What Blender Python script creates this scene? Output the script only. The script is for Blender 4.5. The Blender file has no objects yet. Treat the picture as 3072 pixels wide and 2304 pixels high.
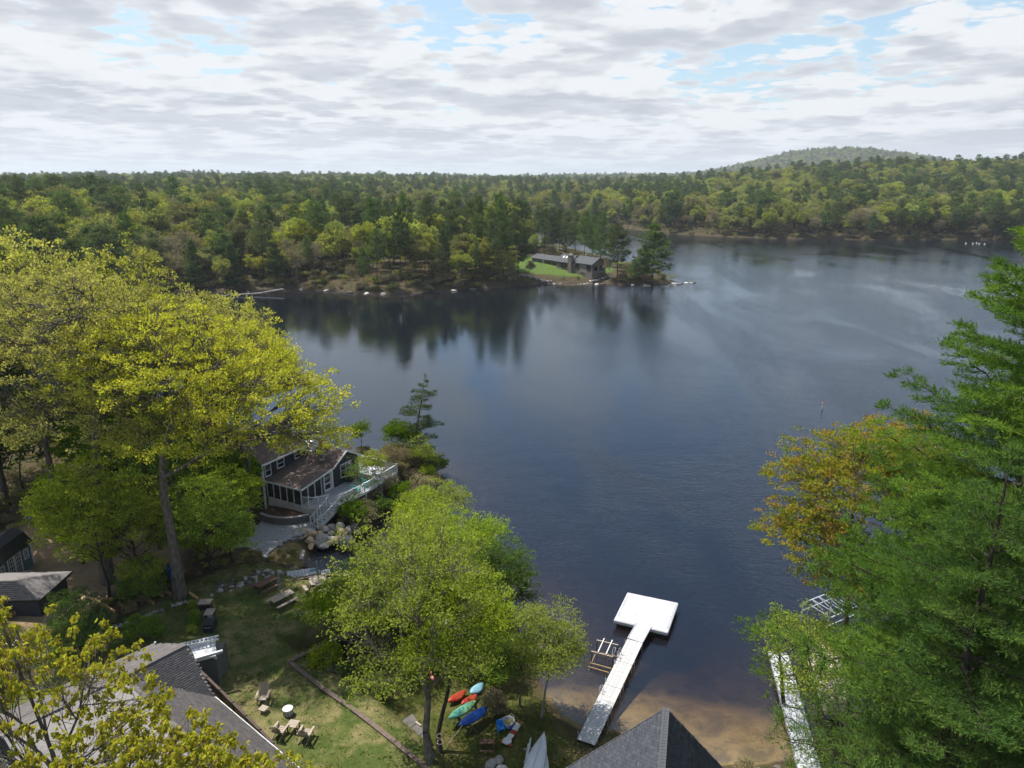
import bpy, bmesh, math, random
import numpy as np
from mathutils import Vector, Matrix, Euler
R = math.radians
SC = bpy.context.scene
COL = SC.collection

# ------------------------------------------------------------------ camera, sky, sun, exposure
CAM_H = 35.0; PITCH = R(16.15); FPX = 2130.0
cam_d = bpy.data.cameras.new('camera'); cam = bpy.data.objects.new('camera', cam_d); COL.objects.link(cam)
cam.location = (0, 0, CAM_H); cam.rotation_euler = (R(90) - PITCH, 0, 0)
cam_d.sensor_width = 36; cam_d.lens = 36 * FPX / 3072; cam_d.clip_start = 0.5; cam_d.clip_end = 60000
SC.camera = cam
SUN_EL = R(62); SUN_AZ = math.atan2(0.50, -0.86)          # direction to the sun in the xy plane
TO_SUN = Vector((math.cos(SUN_AZ) * math.cos(SUN_EL), math.sin(SUN_AZ) * math.cos(SUN_EL), math.sin(SUN_EL)))
sd = bpy.data.lights.new('sun', 'SUN'); sd.energy = 5.0; sd.angle = R(0.6); sd.color = (1.0, 0.955, 0.88)
sun = bpy.data.objects.new('sun', sd); COL.objects.link(sun); sun.location = (-60, 20, 90)
sun.rotation_euler = (-TO_SUN).to_track_quat('-Z', 'Y').to_euler()
SC.view_settings.view_transform = 'Standard'; SC.view_settings.look = 'None'
SC.view_settings.exposure = 0.62; SC.view_settings.gamma = 1.0; SC.view_settings.use_curve_mapping = False
cy = SC.cycles
cy.max_bounces = 6; cy.diffuse_bounces = 3; cy.glossy_bounces = 3; cy.transmission_bounces = 4
cy.transparent_max_bounces = 10; cy.volume_bounces = 0
cy.use_adaptive_sampling = True; cy.adaptive_threshold = 0.02
cy.use_denoising = True; cy.sample_clamp_indirect = 6.0; cy.sample_clamp_direct = 0
cy.caustics_reflective = False; cy.caustics_refractive = False

class NT:
    """small helper to write node trees"""
    def __init__(s, nt): s.nt = nt; nt.nodes.clear()
    def n(s, t, props=None, **kw):
        nd = s.nt.nodes.new(t)
        for k, v in (props or {}).items(): setattr(nd, k, v)
        for k, v in kw.items():
            key = int(k[1:]) if k[0] == 'i' and k[1:].isdigit() else k.replace('_', ' ')
            sock = nd.inputs[key]
            if hasattr(v, 'is_output') or isinstance(v, bpy.types.NodeSocket): s.nt.links.new(v, sock)
            else: sock.default_value = v
        return nd
    def math(s, op, a, b=0.0, c=None, clamp=False):
        nd = s.nt.nodes.new('ShaderNodeMath'); nd.operation = op; nd.use_clamp = clamp
        for i, v in enumerate((a, b) if c is None else (a, b, c)):
            if isinstance(v, bpy.types.NodeSocket): s.nt.links.new(v, nd.inputs[i])
            else: nd.inputs[i].default_value = v
        return nd.outputs[0]
    def mix(s, f, a, b, mode='MIX'):
        nd = s.nt.nodes.new('ShaderNodeMix'); nd.data_type = 'RGBA'; nd.blend_type = mode
        for i, v in ((0, f), (6, a), (7, b)):
            if isinstance(v, bpy.types.NodeSocket): s.nt.links.new(v, nd.inputs[i])
            else: nd.inputs[i].default_value = (*v, 1) if isinstance(v, (tuple, list)) and len(v) == 3 else v
        return nd.outputs[2]
    def noise(s, vec, scale, detail=4, rough=0.55, dist=0.0, dim='3D'):
        nd = s.n('ShaderNodeTexNoise', {'noise_dimensions': dim}, Scale=scale, Detail=detail, Roughness=rough, Distortion=dist)
        if vec is not None: s.nt.links.new(vec, nd.inputs['Vector'])
        return nd.outputs[0]
    def step(s, v, lo, hi, to0=0.0, to1=1.0):
        nd = s.n('ShaderNodeMapRange', {'interpolation_type': 'SMOOTHSTEP'})
        s.nt.links.new(v, nd.inputs[0])
        for i, x in ((1, lo), (2, hi), (3, to0), (4, to1)): nd.inputs[i].default_value = x
        return nd.outputs[0]
    def link(s, a, b): s.nt.links.new(a, b)

world = bpy.data.worlds.new('World'); SC.world = world; world.use_nodes = True
CLW = (0.58, 0.598, 0.618); CLG = (0.375, 0.40, 0.445)
def build_world():
    t = NT(world.node_tree)
    sky = t.n('ShaderNodeTexSky', {'sky_type': 'NISHITA', 'sun_disc': False, 'sun_elevation': SUN_EL,
              'sun_rotation': math.atan2(TO_SUN.x, TO_SUN.y), 'altitude': 60.0, 'air_density': 1.0, 'dust_density': 1.5, 'ozone_density': 1.0})
    skyc = t.mix(1.0, sky.outputs[0], (0.10, 0.102, 0.106), 'MULTIPLY')
    skyc = t.mix(t.step(t.n('ShaderNodeSeparateXYZ', Vector=t.n('ShaderNodeTexCoord').outputs['Generated']).outputs[2], 0.08, 0.45, 0.45, 0.10), skyc, (0.42, 0.60, 0.68))
    tc = t.n('ShaderNodeTexCoord'); sx = t.n('ShaderNodeSeparateXYZ', Vector=tc.outputs['Generated'])
    x, y, z = sx.outputs
    zz = t.math('MAXIMUM', z, 0.0)
    def layer(lift, seed, sc, det, off=0.11, dist=0.0, rough=0.52):
        inv = t.math('DIVIDE', 1.0, t.math('ADD', zz, off + lift))
        px = t.math('MULTIPLY', x, inv); py = t.math('MULTIPLY', y, inv)
        v = t.n('ShaderNodeCombineXYZ', X=px, Y=py, Z=seed).outputs[0]
        return t.noise(v, sc, det, rough, dist), v
    def field(lift):
        n, v = layer(lift, 7.3, 1.55, 4)
        bg_, _ = layer(lift, 21.0, 0.5, 2)
        m, v2 = layer(lift, 3.0, 6.5, 4, rough=0.6)
        wv = t.n('ShaderNodeVectorMath', {'operation': 'ADD'}); t.link(v, wv.inputs[0])
        t.link(t.n('ShaderNodeCombineXYZ', X=t.math('MULTIPLY', m, 0.10), Y=t.math('MULTIPLY', m, 0.14)).outputs[0], wv.inputs[1])
        vo = t.n('ShaderNodeTexVoronoi', {'feature': 'F1'}, Scale=4.2); t.link(wv.outputs[0], vo.inputs['Vector'])
        vb = t.n('ShaderNodeTexVoronoi', {'feature': 'F1'}, Scale=10.5); t.link(wv.outputs[0], vb.inputs['Vector'])
        f = t.math('ADD', n, t.math('MULTIPLY', t.math('SUBTRACT', bg_, 0.5), 0.42))
        f = t.math('ADD', f, t.math('MULTIPLY', t.math('SUBTRACT', 0.42, vo.outputs['Distance']), 0.26))
        f = t.math('ADD', f, t.math('MULTIPLY', t.math('SUBTRACT', 0.42, vb.outputs['Distance']), 0.10))
        return t.math('ADD', f, t.math('MULTIPLY', t.math('SUBTRACT', m, 0.5), 0.14))
    # the same clouds sampled at three heights: flat base, flanks, top
    L_ = [field(0.0), field(-0.020), field(-0.045)]
    near0 = t.step(z, 0.02, 0.36, 0.09, 0.0)                    # farther away the layer closes up
    T0 = 0.405
    hi = t.step(z, 0.20, 0.50, 0.0, 0.13)
    Ls = [t.math('SUBTRACT', t.math('ADD', l, near0), hi) for l in L_]
    m0 = t.step(Ls[0], T0, T0 + 0.07); m1 = t.step(Ls[1], T0 + 0.03, T0 + 0.10); m2 = t.step(Ls[2], T0 + 0.07, T0 + 0.14)
    mask = t.math('MAXIMUM', t.math('MAXIMUM', m0, m1), m2)
    low = t.math('MULTIPLY', m0, t.math('SUBTRACT', 1.0, t.math('MULTIPLY', m2, 0.20)))
    thick = t.step(Ls[0], T0 + 0.02, T0 + 0.26)
    side = t.step(t.math('SUBTRACT', Ls[1], Ls[0]), -0.06, 0.10, 1.0, 0.0)      # the part that faces down and away from the sun
    base = t.math('MULTIPLY', low, t.math('ADD', t.math('MULTIPLY', thick, 0.55), t.math('MULTIPLY', side, 0.45)), clamp=True)
    cl = t.mix(base, CLW, CLG)
    cl = t.mix(t.math('MULTIPLY', t.step(z, 0.0, 0.09, 1.0, 0.0), 0.4), cl, (0.55, 0.60, 0.64))
    col = t.mix(mask, skyc, cl)
    bg = t.n('ShaderNodeBackground', Color=col, Strength=1.0)
    out = t.n('ShaderNodeOutputWorld', Surface=bg.outputs[0])
    world.cycles.sampling_method = 'MANUAL'; world.cycles.sample_map_resolution = 512
build_world()

# ------------------------------------------------------------------ geometry helpers
def ray(u, v):
    xc = (u - 1536) / FPX; yc = (1152 - v) / FPX
    return np.array((xc, math.cos(PITCH) + yc * math.sin(PITCH), -math.sin(PITCH) + yc * math.cos(PITCH)))
def G(u, v, z=0.0):                       # the point at height z that stands at photo position (u, v)
    r = ray(u, v); t = (z - CAM_H) / r[2]
    return Vector((r[0] * t, r[1] * t, z))
def D(u, v, y):                           # the point at forward distance y
    r = ray(u, v); t = y / r[1]
    return Vector((r[0] * t, y, CAM_H + r[2] * t))

def link(o, parent=None):
    COL.objects.link(o)
    if parent is not None: o.parent = parent
    return o
def tag(o, label=None, cat=None, group=None, kind=None):
    if label: o['label'] = label
    if cat: o['category'] = cat
    if group: o['group'] = group
    if kind: o['kind'] = kind
    return o
def empty(name, loc=(0, 0, 0), rz=0.0, label=None, cat=None, group=None):
    o = bpy.data.objects.new(name, None); o.location = loc; o.rotation_euler = (0, 0, rz); o.empty_display_size = 0.3
    link(o); return tag(o, label, cat, group)

class MB:
    """collects shapes and links them as one mesh object"""
    def __init__(s): s.v = []; s.f = []; s.m = []; s.mi = 0
    def add(s, vs, fs):
        b = len(s.v); s.v.extend([tuple(p) for p in vs])
        for f in fs: s.f.append([b + i for i in f]); s.m.append(s.mi)
        return s
    def box(s, c, size, rz=0.0, M=None):
        sx, sy, sz = size[0] / 2, size[1] / 2, size[2] / 2
        T = (Matrix.Translation(c) @ Matrix.Rotation(rz, 4, 'Z')) if M is None else M @ Matrix.Translation(c) @ Matrix.Rotation(rz, 4, 'Z')
        vs = [T @ Vector((x, y, z)) for z in (-sz, sz) for x, y in ((-sx, -sy), (sx, -sy), (sx, sy), (-sx, sy))]
        return s.add(vs, [(3, 2, 1, 0), (4, 5, 6, 7), (0, 1, 5, 4), (1, 2, 6, 5), (2, 3, 7, 6), (3, 0, 4, 7)])
    def bar(s, a, b, w, h=None, up=(0, 0, 1)):
        a = Vector(a); b = Vector(b); h = h or w; d = (b - a); L = d.length
        if L < 1e-6: return s
        d.normalize(); upv = Vector(up)
        if abs(d.dot(upv)) > 0.98: upv = Vector((1, 0, 0))
        sd = d.cross(upv).normalized(); u = sd.cross(d)
        vs = []
        for p in (a, b):
            for i, j in ((-1, -1), (1, -1), (1, 1), (-1, 1)): vs.append(p + sd * (i * w / 2) + u * (j * h / 2))
        return s.add(vs, [(0, 1, 2, 3), (7, 6, 5, 4), (0, 4, 5, 1), (1, 5, 6, 2), (2, 6, 7, 3), (3, 7, 4, 0)])
    def tube(s, pts, rad, n=8, cap=True):
        pts = [Vector(p) for p in pts]
        rad = [rad] * len(pts) if not hasattr(rad, '__len__') else rad
        vs = []; fs = []; prev = None
        for i, p in enumerate(pts):
            d = (pts[min(i + 1, len(pts) - 1)] - pts[max(i - 1, 0)]).normalized()
            a = prev if prev is not None else (Vector((1, 0, 0)) if abs(d.x) < 0.8 else Vector((0, 1, 0)))
            a = (a - d * a.dot(d)).normalized(); prev = a; b = d.cross(a)
            for k in range(n):
                t = 2 * math.pi * k / n; vs.append(p + (a * math.cos(t) + b * math.sin(t)) * rad[i])
        for i in range(len(pts) - 1):
            for k in range(n):
                k2 = (k + 1) % n; fs.append((i * n + k, i * n + k2, (i + 1) * n + k2, (i + 1) * n + k))
        if cap: fs.append(tuple(range(n))[::-1]); fs.append(tuple((len(pts) - 1) * n + k for k in range(n)))
        return s.add(vs, fs)
    def lathe(s, prof, n=16, c=(0, 0, 0), sx=1.0, sy=1.0):
        vs = []; fs = []
        for r, z in prof:
            for k in range(n):
                t = 2 * math.pi * k / n; vs.append((c[0] + math.cos(t) * r * sx, c[1] + math.sin(t) * r * sy, c[2] + z))
        for i in range(len(prof) - 1):
            for k in range(n):
                k2 = (k + 1) % n; fs.append((i * n + k, i * n + k2, (i + 1) * n + k2, (i + 1) * n + k))
        fs.append(tuple(range(n))[::-1]); fs.append(tuple((len(prof) - 1) * n + k for k in range(n)))
        return s.add(vs, fs)
    def prism(s, poly, z0, z1):
        n = len(poly); vs = [(p[0], p[1], z0) for p in poly] + [(p[0], p[1], z1) for p in poly]
        fs = [tuple(range(n))[::-1], tuple(range(n, 2 * n))] + [(i, (i + 1) % n, n + (i + 1) % n, n + i) for i in range(n)]
        return s.add(vs, fs)
    def quad(s, a, b, c, d): return s.add([a, b, c, d], [(0, 1, 2, 3)])
    def slab(s, pts, th, up=None):
        """a flat plate: corner points of its top side, thickness th below"""
        pts = [Vector(p) for p in pts]; n = len(pts)
        nn = Vector((0, 0, 0))
        for i in range(n): nn += (pts[i] - pts[0]).cross(pts[(i + 1) % n] - pts[0])
        nn.normalize()
        if nn.z < 0: pts.reverse(); nn = -nn
        low = [p - nn * th for p in pts]
        fs = [tuple(range(n)), tuple(range(n, 2 * n))[::-1]] + [(i, n + i, n + (i + 1) % n, (i + 1) % n) for i in range(n)]
        return s.add(pts + low, fs)
    def mesh(s, name, mats, smooth=False):
        me = bpy.data.meshes.new(name); me.from_pydata(s.v, [], s.f)
        for m in (mats if isinstance(mats, (list, tuple)) else [mats]): me.materials.append(m)
        if any(s.m): me.polygons.foreach_set('material_index', s.m)
        if smooth: me.polygons.foreach_set('use_smooth', [True] * len(s.f))
        me.update(); return me
    def build(s, name, mats, parent=None, smooth=False, loc=None, rz=0.0):
        o = bpy.data.objects.new(name, s.mesh(name, mats, smooth)); link(o, parent)
        if loc is not None: o.location = loc
        if rz: o.rotation_euler = (0, 0, rz)
        return o
def inst(name, me, loc, rot=(0, 0, 0), sc=(1, 1, 1), parent=None):
    o = bpy.data.objects.new(name, me); o.location = loc; o.rotation_euler = rot; o.scale = sc
    return link(o, parent)
def copy_tree(o, parent=None):
    c = o.copy(); COL.objects.link(c); c.parent = parent
    if parent is not None: c.matrix_parent_inverse = o.matrix_parent_inverse.copy()
    for ch in list(o.children): copy_tree(ch, c)
    return c
def np_mesh(name, verts, faces, mats, mat_idx=None, smooth=False, attrs=None):
    """verts (n,3), faces (m,k) numpy arrays -> mesh, fast"""
    me = bpy.data.meshes.new(name); m, k = faces.shape
    me.vertices.add(len(verts)); me.vertices.foreach_set('co', np.ascontiguousarray(verts, np.float32).ravel())
    me.loops.add(m * k); me.loops.foreach_set('vertex_index', np.ascontiguousarray(faces, np.int32).ravel())
    me.polygons.add(m); me.polygons.foreach_set('loop_start', np.arange(0, m * k, k, dtype=np.int32))
    me.polygons.foreach_set('loop_total', np.full(m, k, np.int32))
    for mm in (mats if isinstance(mats, (list, tuple)) else [mats]): me.materials.append(mm)
    if mat_idx is not None: me.polygons.foreach_set('material_index', np.ascontiguousarray(mat_idx, np.int32))
    if smooth: me.polygons.foreach_set('use_smooth', np.ones(m, bool))
    for an, av in (attrs or {}).items():
        a = me.attributes.new(an, 'FLOAT', 'POINT'); a.data.foreach_set('value', np.ascontiguousarray(av, np.float32))
    me.update(); me.validate() if False else None
    return me

# ------------------------------------------------------------------ materials
def mat(name, col, rough=0.7, col2=None, scale=3.0, bump=0.0, bscale=20.0, spec=0.3, metal=0.0, stretch=None, detail=5, amount=1.0):
    m = bpy.data.materials.new(name); m.use_nodes = True; t = NT(m.node_tree)
    tc = t.n('ShaderNodeTexCoord'); vec = tc.outputs['Object']
    if stretch: vec = t.n('ShaderNodeMapping', Vector=vec, Scale=stretch).outputs[0]
    c = (*col, 1)
    if col2 is not None:
        nz = t.noise(vec, scale, detail, 0.62); c = t.mix(t.math('MULTIPLY', t.step(nz, 0.32, 0.68), amount), col, col2)
    p = t.n('ShaderNodeBsdfPrincipled', Roughness=rough, Metallic=metal); p.inputs['Specular IOR Level'].default_value = spec
    if isinstance(c, tuple): p.inputs['Base Color'].default_value = c
    else: t.link(c, p.inputs['Base Color'])
    if bump > 0:
        b = t.n('ShaderNodeBump', Strength=bump, Distance=0.02); t.link(t.noise(vec, bscale, 4, 0.6), b.inputs['Height'])
        t.link(b.outputs[0], p.inputs['Normal'])
    t.n('ShaderNodeOutputMaterial', Surface=p.outputs[0])
    return m
def leafmat(name, cols, trans=0.45, vary=0.25, rough=0.6, tmul=(1.15, 1.1, 0.6)):
    """foliage: per-leaf tone from the attribute 'tone', per-tree tone from the object's random number"""
    m = bpy.data.materials.new(name); m.use_nodes = True; t = NT(m.node_tree)
    a = t.n('ShaderNodeAttribute', {'attribute_name': 'tone', 'attribute_type': 'GEOMETRY'}).outputs['Fac']
    oi = t.n('ShaderNodeObjectInfo').outputs['Random']
    cr = t.n('ShaderNodeValToRGB', Fac=a); el = cr.color_ramp.elements
    while len(el) < len(cols): el.new(0.5)
    for i, c in enumerate(cols): el[i].position = i / (len(cols) - 1); el[i].color = (*c, 1)
    hs = t.n('ShaderNodeHueSaturation', Hue=t.math('MULTIPLY_ADD', oi, vary * 0.10, 0.5 - vary * 0.05),
             Saturation=t.math('MULTIPLY_ADD', t.math('FRACT', t.math('MULTIPLY', oi, 7.31)), vary, 1.0 - vary * 0.6),
             Value=t.math('MULTIPLY_ADD', t.math('FRACT', t.math('MULTIPLY', oi, 3.77)), vary * 1.6, 1.0 - vary * 0.8), Color=cr.outputs[0])
    d = t.n('ShaderNodeBsdfDiffuse', Color=hs.outputs[0], Roughness=0.5)
    tr = t.n('ShaderNodeBsdfTranslucent', Color=t.mix(1.0, hs.outputs[0], tmul, 'MULTIPLY'))
    mx = t.n('ShaderNodeMixShader', Fac=trans, i1=d.outputs[0], i2=tr.outputs[0])
    t.n('ShaderNodeOutputMaterial', Surface=mx.outputs[0])
    return m
# ------------------------------------------------------------------ the lake's outline and the terrain
def P(*uv): return [tuple(G(u, v)[:2]) for u, v in uv]
LAKE = np.array(P((1681, 2150), (1740, 2178), (1800, 2185), (1890, 2205), (2000, 2262), (2100, 2290), (2180, 2286), (2268, 2279), (2380, 2280), (2440, 2240),
                  (2560, 2190), (2680, 2080), (2830, 2020)) + [(46.0, 48.0), (62.0, 60.0), (90.0, 75.0), (150.0, 95.0), (260.0, 150.0), (420.0, 240.0), (520.0, 330.0), (560.0, 400.0), (470.0, 430.0)] +
                P((3072, 724), (2900, 719), (2750, 718), (2600, 720), (2480, 716), (2350, 716), (2200, 712), (2100, 706), (2000, 700), (1850, 682),
                  (1740, 676), (1700, 668), (1617, 664), (1500, 661), (1400, 664), (1300, 668), (1200, 680), (1090, 705), (1080, 735), (1200, 752), (1330, 757), (1480, 752),
                  (1600, 745), (1680, 750), (1760, 772), (1850, 800), (1940, 822), (2000, 838), (2030, 846), (2000, 852), (1950, 857), (1850, 853), (1700, 849),
                  (1600, 853), (1500, 862), (1400, 868), (1340, 872), (1250, 879), (1160, 882), (1080, 880), (1000, 873), (900, 869), (850, 872), (790, 867), (730, 868),
                  (680, 874), (640, 878), (600, 870), (560, 880), (480, 900), (380, 930)) + [(-95.0, 165.0), (-125.0, 150.0), (-150.0, 120.0), (-140.0, 90.0), (-100.0, 84.0), (-75.0, 82.0)] +
                P((200, 1215), (500, 1262), (700, 1275), (820, 1320), (960, 1345), (1060, 1354), (1140, 1358), (1205, 1342), (1270, 1375), (1315, 1425), (1285, 1490),
                  (1210, 1520), (1120, 1560), (1075, 1600), (1030, 1625), (985, 1635), (925, 1665), (905, 1700), (930, 1728), (1000, 1735), (1060, 1722),
                  (1120, 1690), (1200, 1690), (1300, 1700), (1420, 1722), (1500, 1765), (1535, 1830), (1555, 1900), (1590, 1980), (1640, 2080)))
UPPER = np.array(P((-900, 2900), (1400, 2600), (1335, 2340), (1130, 2158), (866, 1985), (1008, 1925), (1090, 1880), (1075, 1790), (1050, 1752), (940, 1748), (850, 1740),
                   (760, 1700), (600, 1730), (300, 1560), (-300, 1500)))
def sdist(px, py, poly):
    """signed distance to a closed polygon, positive outside"""
    px = np.asarray(px, float); py = np.asarray(py, float); best = np.full(px.shape, 1e18); ins = np.zeros(px.shape, bool)
    n = len(poly)
    for i in range(n):
        ax, ay = poly[i]; bx, by = poly[(i + 1) % n]; dx, dy = bx - ax, by - ay
        t = np.clip(((px - ax) * dx + (py - ay) * dy) / (dx * dx + dy * dy + 1e-12), 0, 1)
        best = np.minimum(best, (px - ax - t * dx) ** 2 + (py - ay - t * dy) ** 2)
        c = ((ay > py) != (by > py)) & (px < dx * (py - ay) / (dy if dy else 1e-12) + ax); ins ^= c
    d = np.sqrt(best); return np.where(ins, -d, d)
_rs = np.random.RandomState(5); _ph = _rs.rand(40, 2) * 6.28; _dr = _rs.rand(40) * 6.28
def wob(x, y, L, k=6, seed=0):
    s = 0
    for i in range(k):
        a = _dr[(i + seed) % 40]; l = L * (0.6 + 0.25 * i)
        s = s + np.sin((x * math.cos(a) + y * math.sin(a)) * 6.283 / l + _ph[(i + seed) % 40, 0]) / k
    return s
def smooth(t): t = np.clip(t, 0, 1); return t * t * (3 - 2 * t)
def bumpf(x, y, cx, cy, sx, sy, h): return h * np.exp(-((x - cx) / sx) ** 2 - ((y - cy) / sy) ** 2)
def far_hill(x, y):
    # the wooded hill about 3 km off, to the right
    xr = x - 1270; 
    prof = 118 * np.exp(-np.abs((xr - 40) / 400.0) ** 2.4) + 14 * np.exp(-((xr + 700) / 600) ** 2)
    return prof * np.exp(-((y - 3000) / 700) ** 2)
def height(x, y):
    x = np.asarray(x, float); y = np.asarray(y, float)
    d = sdist(x, y, LAKE) + wob(x, y, 9, 5) * 0.35 * (y < 140)  + wob(x, y, 25, 5, 9) * 1.2 * (y > 140)
    beach = smooth(1 - np.hypot((x - 9) / 20, (y - 40) / 14) * 0.75)
    near = smooth((130 - np.hypot(x, y)) / 30)
    # bottom
    dep = np.where(d < 0, -d, 0)
    bottom = -(dep * (0.175 * beach + 0.30 * (1 - beach))); bottom = np.maximum(bottom, -9 + wob(x, y, 30) * 0.5) - 0.05
    # land near the camera: low terrace, upper lawn, rising wood on the left
    dl = np.maximum(d, 0)
    su = sdist(x, y, UPPER)
    plate = 0.85 + 1.25 * np.clip((0.15 - su) / 0.4, 0, 1) + np.clip((-18 - x) / 30, 0, 1) * 2.5 * np.clip((75 - y) / 30, 0, 1)
    zn = np.minimum(0.04 + dl * (0.10 * beach + 0.55 * (1 - beach)), plate + wob(x, y, 7, 6) * 0.05)
    # land far off
    ridge_r = 32 * smooth((x - 20) / 620) * smooth((y - 440) / 420) * smooth((1500 - y) / 500) + 6 * smooth((y - 560) / 500)
    ridge_l = 6 * smooth((-x - 40) / 160) * smooth((y - 120) / 160) + 3 * smooth((y - 700) / 900)
    zf = 0.2 + 1.6 * smooth(dl / 6) + 2.2 * smooth(dl / 30) + ridge_r * smooth(dl / 180) + ridge_l * smooth(dl / 80) + wob(x, y, 260, 6, 3) * 4 * smooth(dl / 120)
    zf = zf + far_hill(x, y) + bumpf(x, y, -700, 1700, 700, 300, 9) + bumpf(x, y, 200, 2600, 900, 400, 12) + wob(x, y, 1500, 5, 7) * 5 * smooth((y - 1500) / 1500)
    pen = smooth(1 - np.hypot((x - 30) / 75, (y - 258) / 40))
    zf = zf * (1 - 0.15 * pen) + pen * 0.6
    z = np.where(d > 0, zn * near + zf * (1 - near), bottom)
    return z, d, su
def zat(x, y): return float(height(np.array([x]), np.array([y]))[0][0])

def axis(parts):
    out = []
    for a, b, s in parts:
        n = max(1, int(round((b - a) / s))); out += list(np.linspace(a, b, n, endpoint=False))
    return np.array(out + [parts[-1][1]])
def geo(a, b, s0, s1):
    out = [a]; s = s0
    while out[-1] < b: out.append(out[-1] + s); s = min(s * 1.07, s1)
    return np.array(out[:-1])
xs = np.concatenate([-geo(160, 5200, 3, 160)[::-1], axis([(-158, -46, 2.0), (-46, -36, 1.0), (-36, 26, 0.6), (26, 50, 1.0), (50, 158, 2.0)]), geo(160, 5200, 3, 160)])
ys = np.concatenate([axis([(-60, 20, 4), (20, 78, 0.6), (78, 130, 1.2), (130, 330, 2.0)]), geo(332, 9000, 2.5, 200)])
X, Y = np.meshgrid(xs, ys); Z, DL, SU = height(X, Y)
nx, ny = len(xs), len(ys)
idx = np.arange(nx * ny).reshape(ny, nx)
F = np.stack([idx[:-1, :-1], idx[:-1, 1:], idx[1:, 1:], idx[1:, :-1]], -1).reshape(-1, 4)
# ground cover weights: lawn, sand, dirt (the rest is forest floor)
LAWN_POLY = np.array(P((470, 1900), (640, 1800), (860, 1735), (1060, 1745), (1090, 1880), (1008, 1925), (866, 1985), (1130, 2158), (1340, 2345), (1400, 2700), (0, 2600), (-400, 2300), (60, 2230), (300, 2050)))
LOW_POLY = np.array(P((1010, 1930), (1110, 1870), (1300, 1900), (1520, 1990), (1640, 2130), (1720, 2240), (1700, 2500), (1400, 2500), (1335, 2345), (1130, 2160), (870, 1990)))
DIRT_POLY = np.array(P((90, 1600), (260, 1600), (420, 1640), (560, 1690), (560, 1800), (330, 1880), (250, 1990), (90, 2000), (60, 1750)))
FARLAWN = np.array(P((1420, 800), (1620, 795), (1830, 812), (1840, 838), (1770, 846), (1600, 842), (1500, 835), (1420, 828)))
def wt(poly, w): return smooth((w - sdist(X, Y, poly)) / (2 * w))
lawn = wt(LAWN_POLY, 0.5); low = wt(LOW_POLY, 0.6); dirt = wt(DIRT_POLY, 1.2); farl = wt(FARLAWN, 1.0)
sand = smooth((1.5 - DL - wob(X, Y, 6) * 0.8) / 1.8) * smooth(1.2 - np.hypot((X - 9) / 16, (Y - 37) / 9.5)) + smooth(1.5 - np.hypot((X + 21.6) / 2.3, (Y - 60.2) / 2.0))
sand = np.clip(sand * (DL > -60), 0, 1)
rock = smooth((2.2 - DL) / 2) * (DL > 0) * (Y > 150)

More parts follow.
